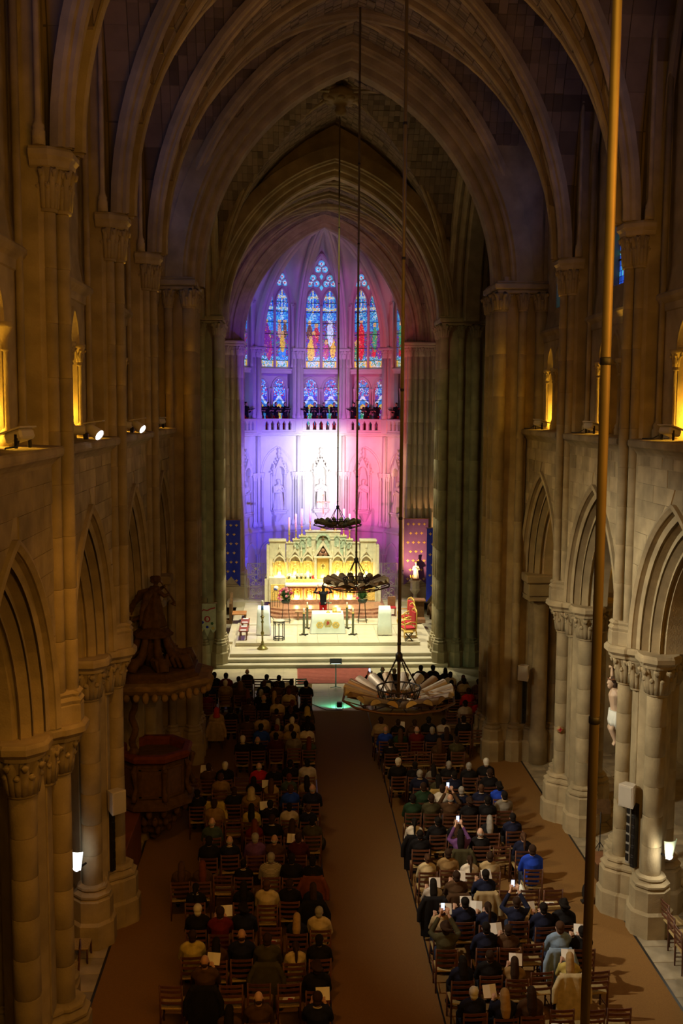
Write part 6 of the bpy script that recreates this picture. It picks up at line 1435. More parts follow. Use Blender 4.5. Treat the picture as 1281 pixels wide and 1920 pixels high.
# ---- crucifix between the piers
t = thing('crucifix', 'large painted crucifix with white loincloth half hidden by the lit pier', 'crucifix', (6.02, 23.25, 0)); WOODX = DARKWOOD
bx('upright', WOODX, t, 0.02, 0.12, -0.09, 0.09, 0.0, 5.25); bx('crossbar', WOODX, t, 0.02, 0.12, -0.75, 0.75, 4.72, 4.88); bx('foot', WOODX, t, -0.3, 0.4, -0.4, 0.4, 0, 0.35, ch=0.03)
b = MB()
b.tube([(-.10, 0, 3.86), (-.14, .01, 4.10), (-.15, 0, 4.32), (-.13, 0, 4.46)], [.13, .12, .155, .12], 12); b.ell((-.14, 0, 4.34), (.12, .17, .14), 12, 8); b.tube([(-.13, 0, 4.44), (-.2, .0, 4.58)], .055, 8); b.ell((-.24, .0, 4.64), (.10, .08, .125), 12, 8); b.ell((-.335, .0, 4.62), (.025, .02, .025)); b.ell((-.28, 0, 4.54), (.06, .05, .07))
for s in (-1, 1):
    b.tube([(-.13, s*.15, 4.44), (-.10, s*.40, 4.58), (-.03, s*.66, 4.78)], [.065, .05, .035], 9); b.ell((-.02, s*.70, 4.80), (.02, .05, .035), 8, 6)
    for k in range(4): b.tube([(-.02, s*(.72), 4.78+.017*k), (-.04, s*(.78), 4.775+.02*k), (-.07, s*.785, 4.77+.02*k)], .009, 5)
    b.tube([(-.02, s*.68, 4.82), (-.05, s*.70, 4.86)], .010, 5)
    b.tube([(-.10, s*.07, 3.88), (-.22, s*.06, 3.52), (-.09, s*.04, 3.20)], [.10, .075, .05], 9); b.tube([(-.09, s*.035, 3.22), (-.16, s*.03, 3.10)], [.045, .03], 8)
ob('corpus', remesh(b, .016, 'corpus', 2), mat('painted_flesh', (.62, .44, .30), .5, var=.08), t)
b = MB(); rings = []
for z, r in ((3.62, .155), (3.72, .17), (3.86, .165), (3.98, .15)): rings.append([(-.13-.02*(3.98-z) + r*(1+.07*cos(a*8+z*9))*cos(a)*.95, r*1.05*(1+.07*cos(a*8+z*9))*sin(a), z + .03*sin(a)) for a in [2*pi*i/24 for i in range(24)]])
b.loft(rings); b.tube([(-.15, -.17, 3.95), (-.18, -.22, 3.8), (-.16, -.20, 3.55)], [.05, .06, .02], 7); b.obj('loincloth', WHITE, t)
b = MB(); b.ell((-.20, 0, 4.68), (.11, .095, .10), 10, 7); b.ell((-.17, .0, 4.58), (.08, .09, .10)); b.obj('hair', mat('dark_hair_paint', (.06, .03, .015), .6), t)
b = MB(); b.tube([(-.22+.11*cos(q*pi/6), .1*sin(q*pi/6), 4.71+.012*(q % 2)) for q in range(13)], .018, 6); b.obj('crown_of_thorns', OAK, t)
bx('title_board', SPKW, t, -.01, .03, -.12, .12, 5.0, 5.14)
# ---- reading desk, floor spot, mat
t = thing('entrance_mat', 'red patterned mat on the floor before the chancel steps', 'mat', (0, 41.45, 0)); 
REDMAT = mat('red_mat', (0.30, 0.085, 0.06), 0.95, var=0.22, scale=5, bump=0.3, bscale=60)
b = MB(); b.box(-1.52, 1.52, -1.2, 1.2, 0.002, 0.016); b.obj('pile', REDMAT, t); b = MB()
for k in range(24): y = -1.15 + 0.1*k; b.box(-1.48, 1.48, y-0.006, y+0.006, 0.015, 0.022)
b.obj('ribs', mat('red_mat_rib', (0.22, 0.05, 0.04), 0.95, var=0.1), t, kind='stuff'); b = MB(); b.box(-1.54, 1.54, 1.16, 1.22, 0.002, 0.024); b.obj('border', BLACKP, t)
t = thing('music_stand', 'tall teal-lit reading stand with a lit shelf before the red mat', 'stand', (-0.01, 39.6, 0)); TEAL = mat('grey_green_steel', (0.22, 0.27, 0.25), 0.4, 0.4)
b = MB()
for a in (0.0, pi): b.tube([(0, 0, .05), (.22*cos(a), .22*sin(a), 0.015)], .014, 6)
b.tube([(0, 0, .05), (0, -.18, .015)], .014, 6); b.obj('foot', TEAL, t); b = MB(); b.tube([(0, 0, .04), (0, 0, .95)], [.032, .022], 10); b.obj('post', TEAL, t)
b = MB(); b.box(-.24, .24, -.01, .01, -.02, .22, Matrix.Translation((0, .0, 1.0)) @ Matrix.Rotation(-0.9, 4, 'X')); b.obj('desk', BLACKP, t); b = MB(); b.box(-.24, .24, -.06, .0, .97, .985); b.obj('shelf', WHITE, t); b = MB(); b.box(-.18, .18, -.05, -.02, .985, .99); b.obj('lamp_strip', mat('strip_glow', (1, 1, 1), .3, var=0, emit=(.75, .95, .9), estr=2.5), t)
t = thing('floor_spotlight', 'small black floor spotlight throwing teal light on the paving', 'spotlight', (0.0, 36.62, 0.008)); b = MB(); b.box(-.11, .11, -.09, .09, 0.0, .03, ch=.008); b.obj('base', BLACKP, t); b = MB(); b.box(-.10, .10, -.08, .07, .09, .30, ch=.02); b.obj('head', BLACKP, t)
for s in (-1, 1): bx('yoke', BLACKP, t, s*.125-.012, s*.125+.012, -.03, .03, .02, .26)
b = MB(); b.lathe([(0, 0), (.07, 0), (0, .004)], 14, M=Matrix.Translation((0, .072, .2)) @ Matrix.Rotation(-pi/2, 4, 'X')); b.obj('lens', mat('teal_lens', (.3, .9, .75), .3, var=0, emit=(.35, 1, .8), estr=12), t)
lamp('SPOT', 'floor_spotlight_lamp', (0.0, 36.76, 0.24), (0.0, 39.4, 0.05), 75, (0.10, 0.85, 0.62), 0.04, 150, 0.4)
b = MB(); b.tube([(-.1, 36.55, .02), (-.5, 36.6, .012), (-1.0, 37.4, .01), (-1.3, 38.6, .01)], .012, 5); tag(b.obj('floor_cable', BLACKP), 'thin black cable running from the floor spotlight over the paving', 'cable')
# ---- things among the piers on the crucifix side
t = thing('wooden_box', 'dark wooden crate on the floor beside the lit pier base', 'crate', (5.72, 23.0, 0.01)); b = MB(); b.box(-.32, .28, -.35, .3, 0, .42, ch=.01); b.obj('body', DARKWOOD, t); bx('lid', OAK, t, -.34, .30, -.37, .32, .42, .46)
t = thing('tripod_stand', 'thin black tripod music stand behind the wooden crate', 'stand', (5.78, 23.75, 0.01)); b = MB(); b.tube([(0, 0, .35), (0, 0, 1.25)], .012, 6); b.obj('post', BLACKP, t)
for k in range(3): b = MB(); b.tube([(0, 0, .5), (.3*cos(k*2.1), .3*sin(k*2.1), 0)], .010, 5); b.obj('leg', BLACKP, t)
b = MB(); b.box(-.25, .25, -.01, .01, 0, .35, Matrix.Translation((0, 0, 1.2)) @ Matrix.Rotation(-.5, 4, 'X')); b.obj('desk', DARKWOOD, t)
t = thing('framed_picture_stand', 'easel with a bag leaning on the lit pier base', 'bag', (4.86, 21.7, 0.01)); b = MB(); b.ell((0, 0, .22), (.10, .16, .22), 10, 8); b.tube([(0, -.1, .4), (0, 0, .62), (0, .1, .4)], .015, 6); ob('bag_body', remesh(b, .02, 'bag', 1), BLACKP, t); b = MB(); b.box(-.11, .11, -.08, .08, .0, .03); b.obj('bag_base', BLACKP, t)
t['label'] = 'black bag leaning against the base of the lit pier'; t.name = 'black_bag'
# ================================================================== chairs and people
HAIRC = dict(k=(.012, .009, .007), d=(.035, .018, .010), br=(.075, .036, .018), g=(.30, .28, .25), w=(.62, .58, .50), bl=(.38, .24, .10), au=(.13, .035, .015), skin=None, brown=None, grey=None, red=(.45, .04, .03), yellow=(.45, .36, .10), brown_h=(.12, .06, .03), sand=(.42, .34, .18))
CLO = dict(black=(.010, .009, .010), navy=(.012, .014, .035), olive=(.055, .048, .022), darkred=(.12, .012, .012), blue=(.015, .05, .42), tan=(.24, .15, .06), brown=(.07, .036, .016), maroon=(.055, .010, .012), cream=(.50, .40, .22), beige=(.36, .26, .13), teal=(.05, .075, .065), gold=(.40, .27, .08), white=(.62, .56, .46), grey=(.17, .15, .12), red=(.42, .015, .018), pale=(.42, .37, .31), yellow=(.46, .36, .10), purple=(.12, .05, .16), striped=(.5, .45, .34), pink=(.30, .14, .14), plaid=(.16, .07, .05), green=(.02, .045, .022), denim=(.20, .28, .40))
HN_ = dict(k='black', d='dark-brown', br='brown', g='grey', w='white', bl='blond', au='auburn')
SKINS = [mat('skin_%d' % i, c, .55, var=.06, scale=12) for i, c in enumerate(((.52, .30, .20), (.46, .25, .16), (.56, .34, .24), (.30, .16, .09)))]
def cmat(pre, key, c): return mat(pre + key, c, .9, var=.18, scale=9, bump=.25, bscale=22)
def hand(b, w, d, up, s, curl=0.5, sc=1.0):
    """palm and five bent fingers; d = pointing direction, up = back of the hand"""
    w, d, up = Vector(w), Vector(d).normalized(), Vector(up); up = (up - d*up.dot(d)).normalized(); sd = d.cross(up)*s
    b.ell(w + d*.045*sc, (.03*sc,)*3, 8, 6); b.tube([w, w + d*.05*sc, w + d*.085*sc], [.026*sc, .036*sc, .030*sc], 8, sq=.6)
    for k, L in enumerate((.066, .076, .070, .054)):
        p = w + d*.085*sc + sd*(-.0345 + .023*k)*sc; q = p + (d*cos(curl*.5) - up*sin(curl*.5))*L*.5*sc; r_ = q + (d*cos(curl*1.6) - up*sin(curl*1.6))*L*.5*sc
        b.tube([p - d*.02*sc, p, q, r_], [.0095*sc, .0095*sc, .0088*sc, .0075*sc], 6)
    p = w + d*.03*sc - sd*.03*sc; q = p + (d*.6 - sd*.7).normalized()*.035*sc; b.tube([p, q, q + (d*.9 - sd*.2 - up*.2).normalized()*.032*sc], [.013*sc, .011*sc, .0085*sc], 6)
def headneck(b, c, fy=1):
    x, y, z = c; b.ell((x, y, z+.02), (.074, .092, .10), 14, 10); b.ell((x, y+.03, z-.05), (.058, .062, .075), 12, 8); b.tube([(x, y+.085, z+.01), (x, y+.112, z-.02)], [.012, .017], 6); b.ell((x, y+.085, z-.055), (.026, .014, .012)); b.ell((x, y+.07, z+.035), (.05, .02, .014)); b.ell((x, y+.075, z-.1), (.026, .022, .02))
    for s in (-1, 1): b.ell((x+s*.076, y-.005, z), (.012, .022, .032), 8, 6)
ARMS = dict(lap=(((.178, -.10, .97), (.225, .02, .72), (.08, .24, .62)), (-.5, .8, -.1)), read=(((.178, -.10, .97), (.215, .08, .74), (.11, .30, .88)), (-.35, .75, .45)), phone=(((.18, -.09, .99), (.27, .14, .95), (.08, .30, 1.24)), (-.2, .3, .9)))
def seated(pose):
    (sh, el, wr), hd = ARMS[pose]; b = MB(); J = MB()
    b.tube([(0, -.06, .50), (0, -.09, .70), (0, -.12, .92), (0, -.13, 1.02)], [.15, .135, .15, .10], 14); b.tube([(0, -.14, 1.0), (0, -.14, 1.14)], [.06, .055], 10); headneck(b, (0, -.13, 1.20))
    J.tube([(0, -.05, .47), (0, -.08, .62), (0, -.10, .80), (0, -.12, .95), (0, -.13, 1.04)], [.175, .168, .175, .172, .10], 16); J.ell((0, -.12, .93), (.20, .125, .14), 14, 8); J.lathe([(.075, 0), (.08, .05)], 12, (0, -.14, 1.05))
    T = MB()
    for s in (-1, 1):
        m_ = lambda p: (p[0]*s, p[1], p[2])
        b.tube([m_(sh), m_(el), m_(wr)], [.05, .042, .028], 10); hand(b, m_(wr), m_(hd), (-hd[1]*.2*s if pose != 'phone' else 0, -.3 if pose == 'phone' else -.2, 1 if pose != 'phone' else .2), s, .7)
        J.tube([(0, -.13, 1.05), (s*.10, -.125, 1.03), (s*.175, -.105, .985)], [.075, .078, .068], 10); J.ell(m_(sh), (.066, .074, .078), 10, 8); J.tube([m_(sh), m_(el), tuple(Vector(m_(el)).lerp(Vector(m_(wr)), .85))], [.07, .06, .044], 10)
        b.tube([(s*.09, -.02, .51), (s*.11, .38, .50), (s*.11, .40, .09)], [.08, .06, .04], 10); b.tube([(s*.11, .38, .05), (s*.12, .56, .03)], [.04, .03], 8)
        T.tube([(s*.09, -.04, .525), (s*.11, .38, .51), (s*.11, .40, .10)], [.105, .085, .06], 12); T.tube([(s*.11, .37, .05), (s*.12, .58, .035)], [.055, .04], 8)
    T.ell((0, -.05, .53), (.19, .14, .09), 12, 8)
    for k in range(7):     # cloth folds
        a = .4 + k*.35; J.tube([(.17*cos(a)*(1 if k % 2 else -1), -.12-.14*sin(a)*.9, .9-.05*k), (.19*cos(a)*(1 if k % 2 else -1), -.09-.15*sin(a), .6+.02*k)], .016, 6)
    return remesh(b, .0075, 'person', 2, .12), remesh(J, .016, 'jacket', 2, .5), remesh(T, .018, 'trousers', 2, .4)
def hair_mesh(kind):
    b = MB(); c = Vector((0, -.13, 1.20)); E_ = lambda o, r: b.ell(c + Vector(o), r, 12, 9)
    if kind != 'b': E_((0, -.016, .042), (.088, .098, .092))
    if kind == 's': E_((0, -.045, -.03), (.074, .065, .065))
    if kind == 'b':
        for s in (-1, 1): E_((s*.066, -.025, -.01), (.018, .05, .035))
        E_((0, -.08, -.02), (.055, .022, .04))
    if kind == 'l': b.tube([c + Vector((0, -.04, .05)), c + Vector((0, -.07, -.06)), c + Vector((0, -.10, -.18)), c + Vector((0, -.12, -.32))], [.085, .092, .10, .075], 12); E_((.06, .0, -.05), (.03, .05, .1)); E_((-.06, 0, -.05), (.03, .05, .1))
    if kind == 'p': E_((0, -.045, -.02), (.074, .062, .06)); b.tube([c + Vector((0, -.10, .04)), c + Vector((0, -.145, 0)), c + Vector((0, -.15, -.15)), c + Vector((0, -.14, -.30))], [.028, .034, .036, .012], 9)
    if kind == 'u': E_((0, -.045, -.02), (.074, .062, .06)); E_((0, -.115, .05), (.045, .04, .042))
    if kind == 'c':
        for k in range(46):
            a, e = k*2.4, -0.5+1.9*((k*0.618) % 1); v = Vector((.10*cos(a)*cos(e), -.03 + .105*sin(a)*cos(e), .03+.10*sin(e)))
            if v.y > .05 and v.z < .06: continue
            b.ell(c+v, (.033, .033, .033), 7, 5)
        E_((0, -.05, -.03), (.08, .07, .07))
    if kind == 'h': E_((0, -.02, .03), (.098, .108, .10)); b.tube([c + Vector((0, -.04, 0)), c + Vector((0, -.07, -.10)), c + Vector((0, -.06, -.17))], [.10, .10, .13], 12)
    return remesh(b, .012, 'hair', 1, .5)
POSE = {k: seated(k) for k in ARMS}
HAIR = {k: hair_mesh(k) for k in 'sblpuch'}
EYES = MB().ell((-.032, -.053, 1.215), (.012, .008, .008), 6, 4).ell((.032, -.053, 1.215), (.012, .008, .008), 6, 4).mesh('eyes')
EYEM = mat('eye_dark', (.02, .015, .012), .3, var=0)
COLLAR = MB().tube([(.074*cos(2*pi*k/16), -.137 + .080*sin(2*pi*k/16), 1.080 + .012*sin(2*pi*k/16)*-1) for k in range(17)], .013, 6).mesh('collar')
TROU = cmat('trousers_', 'dark', (.014, .013, .016)); TROU2 = cmat('trousers_', 'blue', (.025, .032, .06))
def slat_mesh(w_, h): b = MB(); b.loft([[(x, -.19 - .018*(1-(x/w_)**2), z) for x in (-w_, -w_/2, 0, w_/2, w_)] + [(x, -.175 - .018*(1-(x/w_)**2), z) for x in (w_, w_/2, 0, -w_/2, -w_)] for z in (-h/2, h/2)], False); return b.mesh('slat')
SLAT = slat_mesh(.19, .045)
def tmesh(n, pts, r): return MB().tube(pts, r, 6).mesh(n)
CH_ME = dict(back=[tmesh('leg', [(s*.195, -.17, 0), (s*.195, -.175, .45), (s*.20, -.215, .90)], [.016, .019, .016]) for s in (-1, 1)], front=[tmesh('leg', [(s*.205, .18, 0), (s*.205, .18, .455)], [.016, .021]) for s in (-1, 1)],
    rail=tmesh('stretcher', [(-.2, .18, .22), (.2, .18, .22)], .011), side=[tmesh('stretcher', [(s*.2, -.17, .17), (s*.2, .18, .17)], .011) for s in (-1, 1)], seat=MB().box(-.205, .205, -.185, .195, .425, .462, ch=.012).mesh('seat'))
def chair_proto():
    t = thing('chair', 'x', 'chair')
    for me in CH_ME['back'] + CH_ME['front']: ob('leg', me, WOODC, t)
    for me in [CH_ME['rail']] + CH_ME['side']: ob('stretcher', me, WOODC, t)
    ob('seat', CH_ME['seat'], RUSH, t)
    for z in (.56, .67, .78, .87): ob('slat', SLAT, WOODC, t, (0, -.10*(z-.45) + .012, z))
    return t
CHAIR0 = chair_proto(); used = [0]
def chair(x, y, rz, label, group):
    t = CHAIR0 if not used[0] else copy_tree(CHAIR0); used[0] += 1
    t.location = (x, y, .007 if abs(x) < 5.44 and y < 36.4 else 0.002); t.rotation_euler = (0, 0, rz); tag(t, label, 'chair', group); return t
ORD = 'first second third fourth fifth sixth seventh eighth ninth tenth eleventh twelfth thirteenth fourteenth fifteenth sixteenth seventeenth eighteenth nineteenth twentieth last'.split()
ROWS = """L|0|37.87|-3.43,0.00,b,skin,black
L|1|36.87|-2.21,-0.25,s,k,navy -2.67,0.04,s,k,black -3.69,-0.25,s,k,olive -4.04,0.08,s,k,darkred -4.40,0.25,s,k,black -4.64,-0.04,s,k,blue
L|2|35.93|-1.24,-0.21,s,k,black,read -1.74,0.14,s,k,brown,read -2.31,-0.25,s,d,brown -2.76,0.10,s,br,black,read -3.59,-0.25,h,brown,brown -4.13,0.00,s,w,tan -4.66,0.01,s,g,navy
L|3|34.85|-1.85,0.11,s,au,cream -2.33,-0.16,l,bl,black -2.79,-0.18,s,g,black -3.29,0.09,l,au,maroon -4.68,0.00,s,k,darkred
L|4|33.78|-1.28,0.00,l,k,black -1.72,-0.16,s,au,black -2.24,-0.09,s,br,cream -2.68,0.16,b,skin,black -3.16,0.25,s,d,brown
L|5|32.80|-1.26,0.00,h,yellow,olive -1.77,0.13,s,br,black -2.24,-0.08,u,k,brown -3.74,0.25,s,k,black -4.08,-0.25,h,red,beige
L|6|31.74|-1.23,-0.03,l,k,black -1.74,-0.17,s,w,cream -2.18,0.00,l,g,black -2.70,0.23,s,d,beige -3.11,0.25,s,k,brown
L|7|30.92|-1.27,0.07,s,k,white -1.75,-0.07,s,d,gold -2.18,0.09,s,au,tan -2.68,-0.19,s,k,blue
L|8|29.92|-1.23,0.00,l,au,teal -1.60,0.15,s,k,grey -2.21,0.08,s,k,maroon -2.75,-0.05,b,skin,black -3.20,-0.25,s,w,black
L|9|27.53|-1.31,0.12,s,k,pale -1.71,0.13,s,k,black -2.21,-0.20,s,br,black -2.55,-0.04,b,skin,red -3.52,-0.01,s,w,black -3.99,0.01,s,d,brown,read
L|10|26.59|-1.38,-0.04,l,k,tan -1.79,0.06,u,au,teal -2.24,-0.25,l,br,beige,read -2.74,0.00,l,k,black -3.66,0.22,s,br,tan
L|11|25.73|-1.22,0.00,b,skin,navy -1.78,0.06,s,br,blue -2.79,-0.08,h,sand,tan -3.21,0.02,s,d,navy -3.67,-0.09,s,k,black
L|12|24.70|-1.34,-0.14,u,br,navy -1.79,0.00,s,k,pale -2.29,0.14,s,k,black,read -2.65,-0.09,l,k,yellow -3.58,0.06,s,d,tan
L|13|23.71|-1.25,0.03,s,k,olive -1.72,-0.03,l,d,brown -2.19,0.06,s,d,black -2.64,0.00,l,au,darkred -3.63,-0.00,b,skin,teal
L|14|22.71|-1.60,0.00,s,d,maroon,read -2.12,0.02,b,skin,brown -2.56,-0.00,s,g,purple -3.16,0.05,b,skin,navy -3.57,-0.10,s,k,black
L|15|21.58|-1.28,0.01,s,k,black -1.74,-0.01,s,k,black -2.14,0.04,s,g,striped -2.78,0.06,u,k,black -3.28,-0.25,l,au,brown -3.62,-0.25,l,br,brown
L|16|20.50|-1.29,-0.02,l,d,navy -1.78,0.00,s,d,black -2.21,-0.19,s,br,cream -2.75,0.00,l,k,black -3.73,0.01,p,k,black
L|17|19.32|-1.18,0.00,s,g,cream -1.59,-0.12,l,bl,navy -2.69,0.05,c,k,navy -3.09,-0.09,s,d,darkred,read -3.59,0.09,s,w,black
L|18|18.27|-1.23,-0.01,s,k,black -1.70,-0.17,p,d,cream -2.20,-0.25,s,d,olive -2.67,0.04,b,brown,navy -3.13,0.01,l,k,brown -3.60,0.16,s,d,yellow
L|19|17.33|-1.30,-0.10,c,d,black -3.27,0.10,b,brown,brown,read
L|20|16.24|-1.31,0.00,s,d,navy,read -2.32,0.08,b,brown,brown -2.68,-0.10,l,k,brown
R|1|37.74|1.66,0.00,b,grey,black 2.11,-0.09,s,g,black 3.12,0.11,s,k,black 3.49,0.10,s,k,black 3.89,-0.06,l,k,black
R|2|36.82|1.13,-0.25,s,k,black,phone 2.73,0.09,s,d,black 2.99,-0.12,s,br,brown 3.59,0.14,u,k,tan 4.08,0.25,s,k,white 4.51,-0.09,l,br,brown
R|3|36.12|3.53,0.01,s,k,pink 4.02,0.00,s,k,black 4.44,-0.21,s,k,beige 4.99,-0.25,s,d,plaid 5.29,0.25,s,k,navy
R|4|34.91|3.94,0.25,s,br,black 4.14,-0.25,s,d,red 4.51,0.00,s,d,plaid
R|5|33.33|4.07,0.00,s,k,pale 4.51,0.25,s,d,red 4.58,-0.07,l,d,red
R|6|31.47|1.03,-0.08,s,d,beige 1.61,0.01,s,d,black,read 2.11,-0.06,s,d,brown 2.53,-0.01,s,k,black 3.04,0.03,s,k,pale 3.71,0.07,s,k,black
R|7|30.59|1.13,0.03,b,skin,blue 1.57,-0.25,l,br,green 2.09,0.00,b,skin,darkred 2.51,-0.07,s,g,navy 3.02,0.03,l,d,navy
R|8|29.49|1.19,0.00,s,k,black 2.59,-0.04,l,br,brown 3.17,0.09,s,d,olive
R|9|27.54|1.21,0.07,s,w,black 1.67,0.01,s,k,black 2.17,-0.01,l,k,grey 2.56,-0.02,s,g,black 3.18,-0.09,s,g,black 3.65,0.04,s,w,black
R|10|26.69|1.71,0.04,s,g,navy 2.11,-0.15,l,k,olive 2.57,-0.04,s,k,navy 3.60,0.06,s,d,black
R|11|25.73|1.66,-0.02,s,d,green 2.18,0.00,s,d,white 2.65,-0.10,s,g,navy 3.18,0.05,s,br,navy 3.70,0.16,c,k,blue
R|12|24.97|1.31,0.06,s,k,green 1.78,0.01,s,d,olive 2.26,-0.01,b,skin,brown,phone 2.63,-0.25,c,d,black 3.11,-0.25,s,k,black 3.63,0.14,s,k,grey
R|13|23.68|1.20,-0.02,p,k,white 1.74,0.00,s,k,black 2.12,-0.09,l,br,black 3.04,0.07,l,g,black 3.61,0.20,s,k,navy
R|14|22.86|1.24,0.03,s,k,black 2.17,-0.03,l,k,purple,phone 2.67,0.16,b,skin,black 3.60,-0.12,p,br,navy
R|15|21.74|1.24,0.00,u,br,cream 1.73,0.09,s,d,tan 2.15,-0.07,p,d,white 2.64,-0.05,s,d,beige 3.61,0.05,s,d,blue
R|16|20.68|1.22,-0.20,l,k,pale,read 1.74,0.00,s,d,brown,read 2.34,0.07,s,k,navy,read
R|17|19.36|1.22,-0.19,u,br,beige,read 1.68,0.16,s,k,navy,read 2.14,0.03,p,d,navy,read 2.77,0.18,s,d,navy,phone 3.15,-0.09,s,k,navy,read 3.63,-0.03,c,k,black
R|18|18.51|1.18,0.00,c,d,olive,phone 1.93,0.02,s,k,navy 2.28,0.01,s,d,brown,read 3.31,-0.08,s,br,denim 3.71,-0.09,s,k,black,read
R|19|17.51|1.29,-0.07,l,k,navy 1.83,0.08,s,d,black 2.24,-0.05,l,d,tan,read 3.29,0.05,l,bl,yellow,read
R|20|16.35|1.34,0.11,s,w,navy 1.83,-0.06,l,bl,navy,read 2.28,0.00,l,d,brown"""
EMPTY = [('L', 0, -2.96), ('L', 0, -2.4), ('L', 0, -1.89), ('L', 0, -1.41), ('L', 9, -4.48), ('L', 9, -3.11), ('L', 11, -3.21), ('L', 12, -3.12), ('L', 15, -3.2), ('L', 17, -2.14), ('L', 19, -3.85), ('L', 19, -1.8), ('L', 19, -2.81), ('L', 19, -2.31),
    ('R', 5, 3.6), ('R', 6, 4.2), ('R', 8, 1.7), ('R', 8, 2.15), ('R', 14, 3.12), ('R', 16, 2.84), ('R', 16, 3.28), ('R', 16, 3.78), ('R', 18, 2.76), ('R', 19, 2.76), ('R', 19, 3.79), ('R', 20, 2.84), ('R', 20, 3.36), ('R', 20, 3.82)]
rng = random.Random(21); RY = {}; papers = []; n_hold = {}
def ordn(i): return ORD[min(i, 20)]
def paper(x, y, z, rz, tilt, label, w_=.12, name='song_sheet'):
    t = thing(name, label, 'paper', (x, y, z), rz, group='song sheets'); b = MB()
    for s in (-1, 1): b.add([(0, 0, -.10), (s*w_, .03, -.10), (s*w_, .03, .11), (0, 0, .11)], [(0, 1, 2, 3)])
    b.xf(Matrix.Rotation(tilt, 4, 'X')); b.obj('page', PAPER, t); return t
PHONE = mat('phone_screen', (.6, .7, 1), .2, var=0, emit=(.55, .68, 1.0), estr=1.8)
seat_used = {}
for line in ROWS.splitlines():
    bl, r, y, ps = line.split('|'); r = int(r); y = float(y); RY[(bl, r)] = y; side = 'pulpit side' if bl == 'L' else 'crucifix side'; sg = -1 if bl == 'L' else 1
    items = [(abs(float(q.split(',')[0])), q.split(',')) for q in ps.split(' ')] + [(abs(e[2]), None) for e in EMPTY if e[0] == bl and e[1] == r]
    items.sort(key=lambda q: q[0]); prev = 0
    for i, (ax, q) in enumerate(items):
        cx = max(ax, prev+.455); prev = cx; where = '%s from altar, %s from aisle, %s' % (ordn(r if bl == 'L' else r-1), ordn(i), side); dy = rng.uniform(-.02, .02); rz = rng.uniform(-.06, .06)
        if q is None:
            c = chair(sg*cx, y+dy+.05, rz*1.5, 'empty ladder-back chair, ' + where, 'ladder-back chairs, ' + side); seat_used.setdefault((bl, r), []).append((sg*cx, y+dy+.05)); continue
        oy, hk, hc, cl = float(q[1]), q[2], q[3], q[4]; ex = q[5] if len(q) > 5 else ''
        oy = max(-.12, min(.16, oy)); pose = {'read': 'read', 'phone': 'phone'}.get(ex, 'lap'); cy = y+oy
        chair(sg*cx, cy-.10, rz, 'occupied ladder-back chair, ' + where, 'ladder-back chairs, ' + side)
        body, jk, tr = POSE[pose]; sc = rng.uniform(.95, 1.05) * (.96 if hk in 'lpu' else 1.0)
        hn = {'b': 'balding', 'h': {'red': 'red-capped', 'yellow': 'yellow-scarfed', 'brown': 'brown-hooded', 'sand': 'sandy-hooded'}.get(hc, 'hooded')}.get(hk) or (HN_[hc] + ('-haired' if hk == 's' else {'l': ' long-haired', 'p': ' ponytailed', 'u': ' bun-haired', 'c': ' curly-haired'}[hk]))
        lab = '%s person in %s, %s' % (hn, {'striped': 'striped cream', 'darkred': 'dark red'}.get(cl, cl), where)
        p = ob('person', body, SKINS[rng.choice((0, 1, 1, 2))], None, (sg*cx + rng.uniform(-.015, .015), cy-.02, .0), rz + rng.uniform(-.10, .10)); p.scale = (sc*(.90 if hk in 'lpu' else .98), sc, sc); tag(p, lab, 'person', 'congregation, ' + side)
        p.location.z = .012
        colr = CLO[cl]; cm = cmat('cloth_', cl, colr)
        if cl in ('striped', 'plaid'):
            if 'pat' not in cm: 
                cm['pat'] = 1; nt = cm.node_tree; wv = nt.nodes.new('ShaderNodeTexWave'); wv.inputs['Scale'].default_value = 14 if cl == 'striped' else 8; wv.bands_direction = 'Z' if cl == 'striped' else 'X'; tcn = nt.nodes.new('ShaderNodeTexCoord'); nt.links.new(tcn.outputs['Object'], wv.inputs['Vector'])
                rp = nt.nodes.new('ShaderNodeMix'); rp.data_type = 'RGBA'; rp.inputs[6].default_value = (*[v*.25 for v in colr], 1); rp.inputs[7].default_value = (*colr, 1); nt.links.new(wv.outputs[1], rp.inputs[0]); nt.links.new(rp.outputs[2], nt.nodes['Principled BSDF'].inputs['Base Color'])
        ob('jacket', jk, cm, p); ob('trousers', tr, TROU2 if rng.random() < .25 else TROU, p); ob('eyes', EYES, EYEM, p)
        hcol = HAIRC.get(hc) if not (hk == 'h' and hc == 'brown') else HAIRC['brown_h']
        if hk == 'b': ob('hair', HAIR['b'], cmat('hair_', 'g' if hc != 'brown' else 'd', HAIRC['g' if hc != 'brown' else 'd']), p)
        elif hk == 'h': ob('head_covering', HAIR['h'], cmat('scarf_', hc, hcol), p)
        else: ob('hair', HAIR[hk], cmat('hair_', hc, hcol), p)
        if cl in ('grey', 'black', 'navy', 'green') and rng.random() < .22: ob('collar', COLLAR, mat('shirt_collar', (.45, .40, .32), .9) if rng.random() < .5 else cmat('cloth_', 'cream', CLO['cream']), p)
        who = '%s, %s' % (hn + ' person', where)
        if ex == 'read': paper(sg*cx + rng.choice((-.14, .14, .1)), cy + .36*sc, .98*sc, rz + rng.uniform(-.3, .3), -.5, 'song sheet of ' + who)
        if ex == 'phone':
            t = thing('phone', 'lit phone of ' + who, 'phone', (sg*cx + (.0 if bl == 'R' else 0), cy + .335*sc, 1.39*sc), rz); b = MB(); b.box(-.038, .038, -.004, .004, -.075, .075, ch=.003); b.obj('case', BLACKP, t); b = MB(); b.box(-.034, .034, -.0055, -.004, -.068, .068); b.obj('screen', PHONE, t)
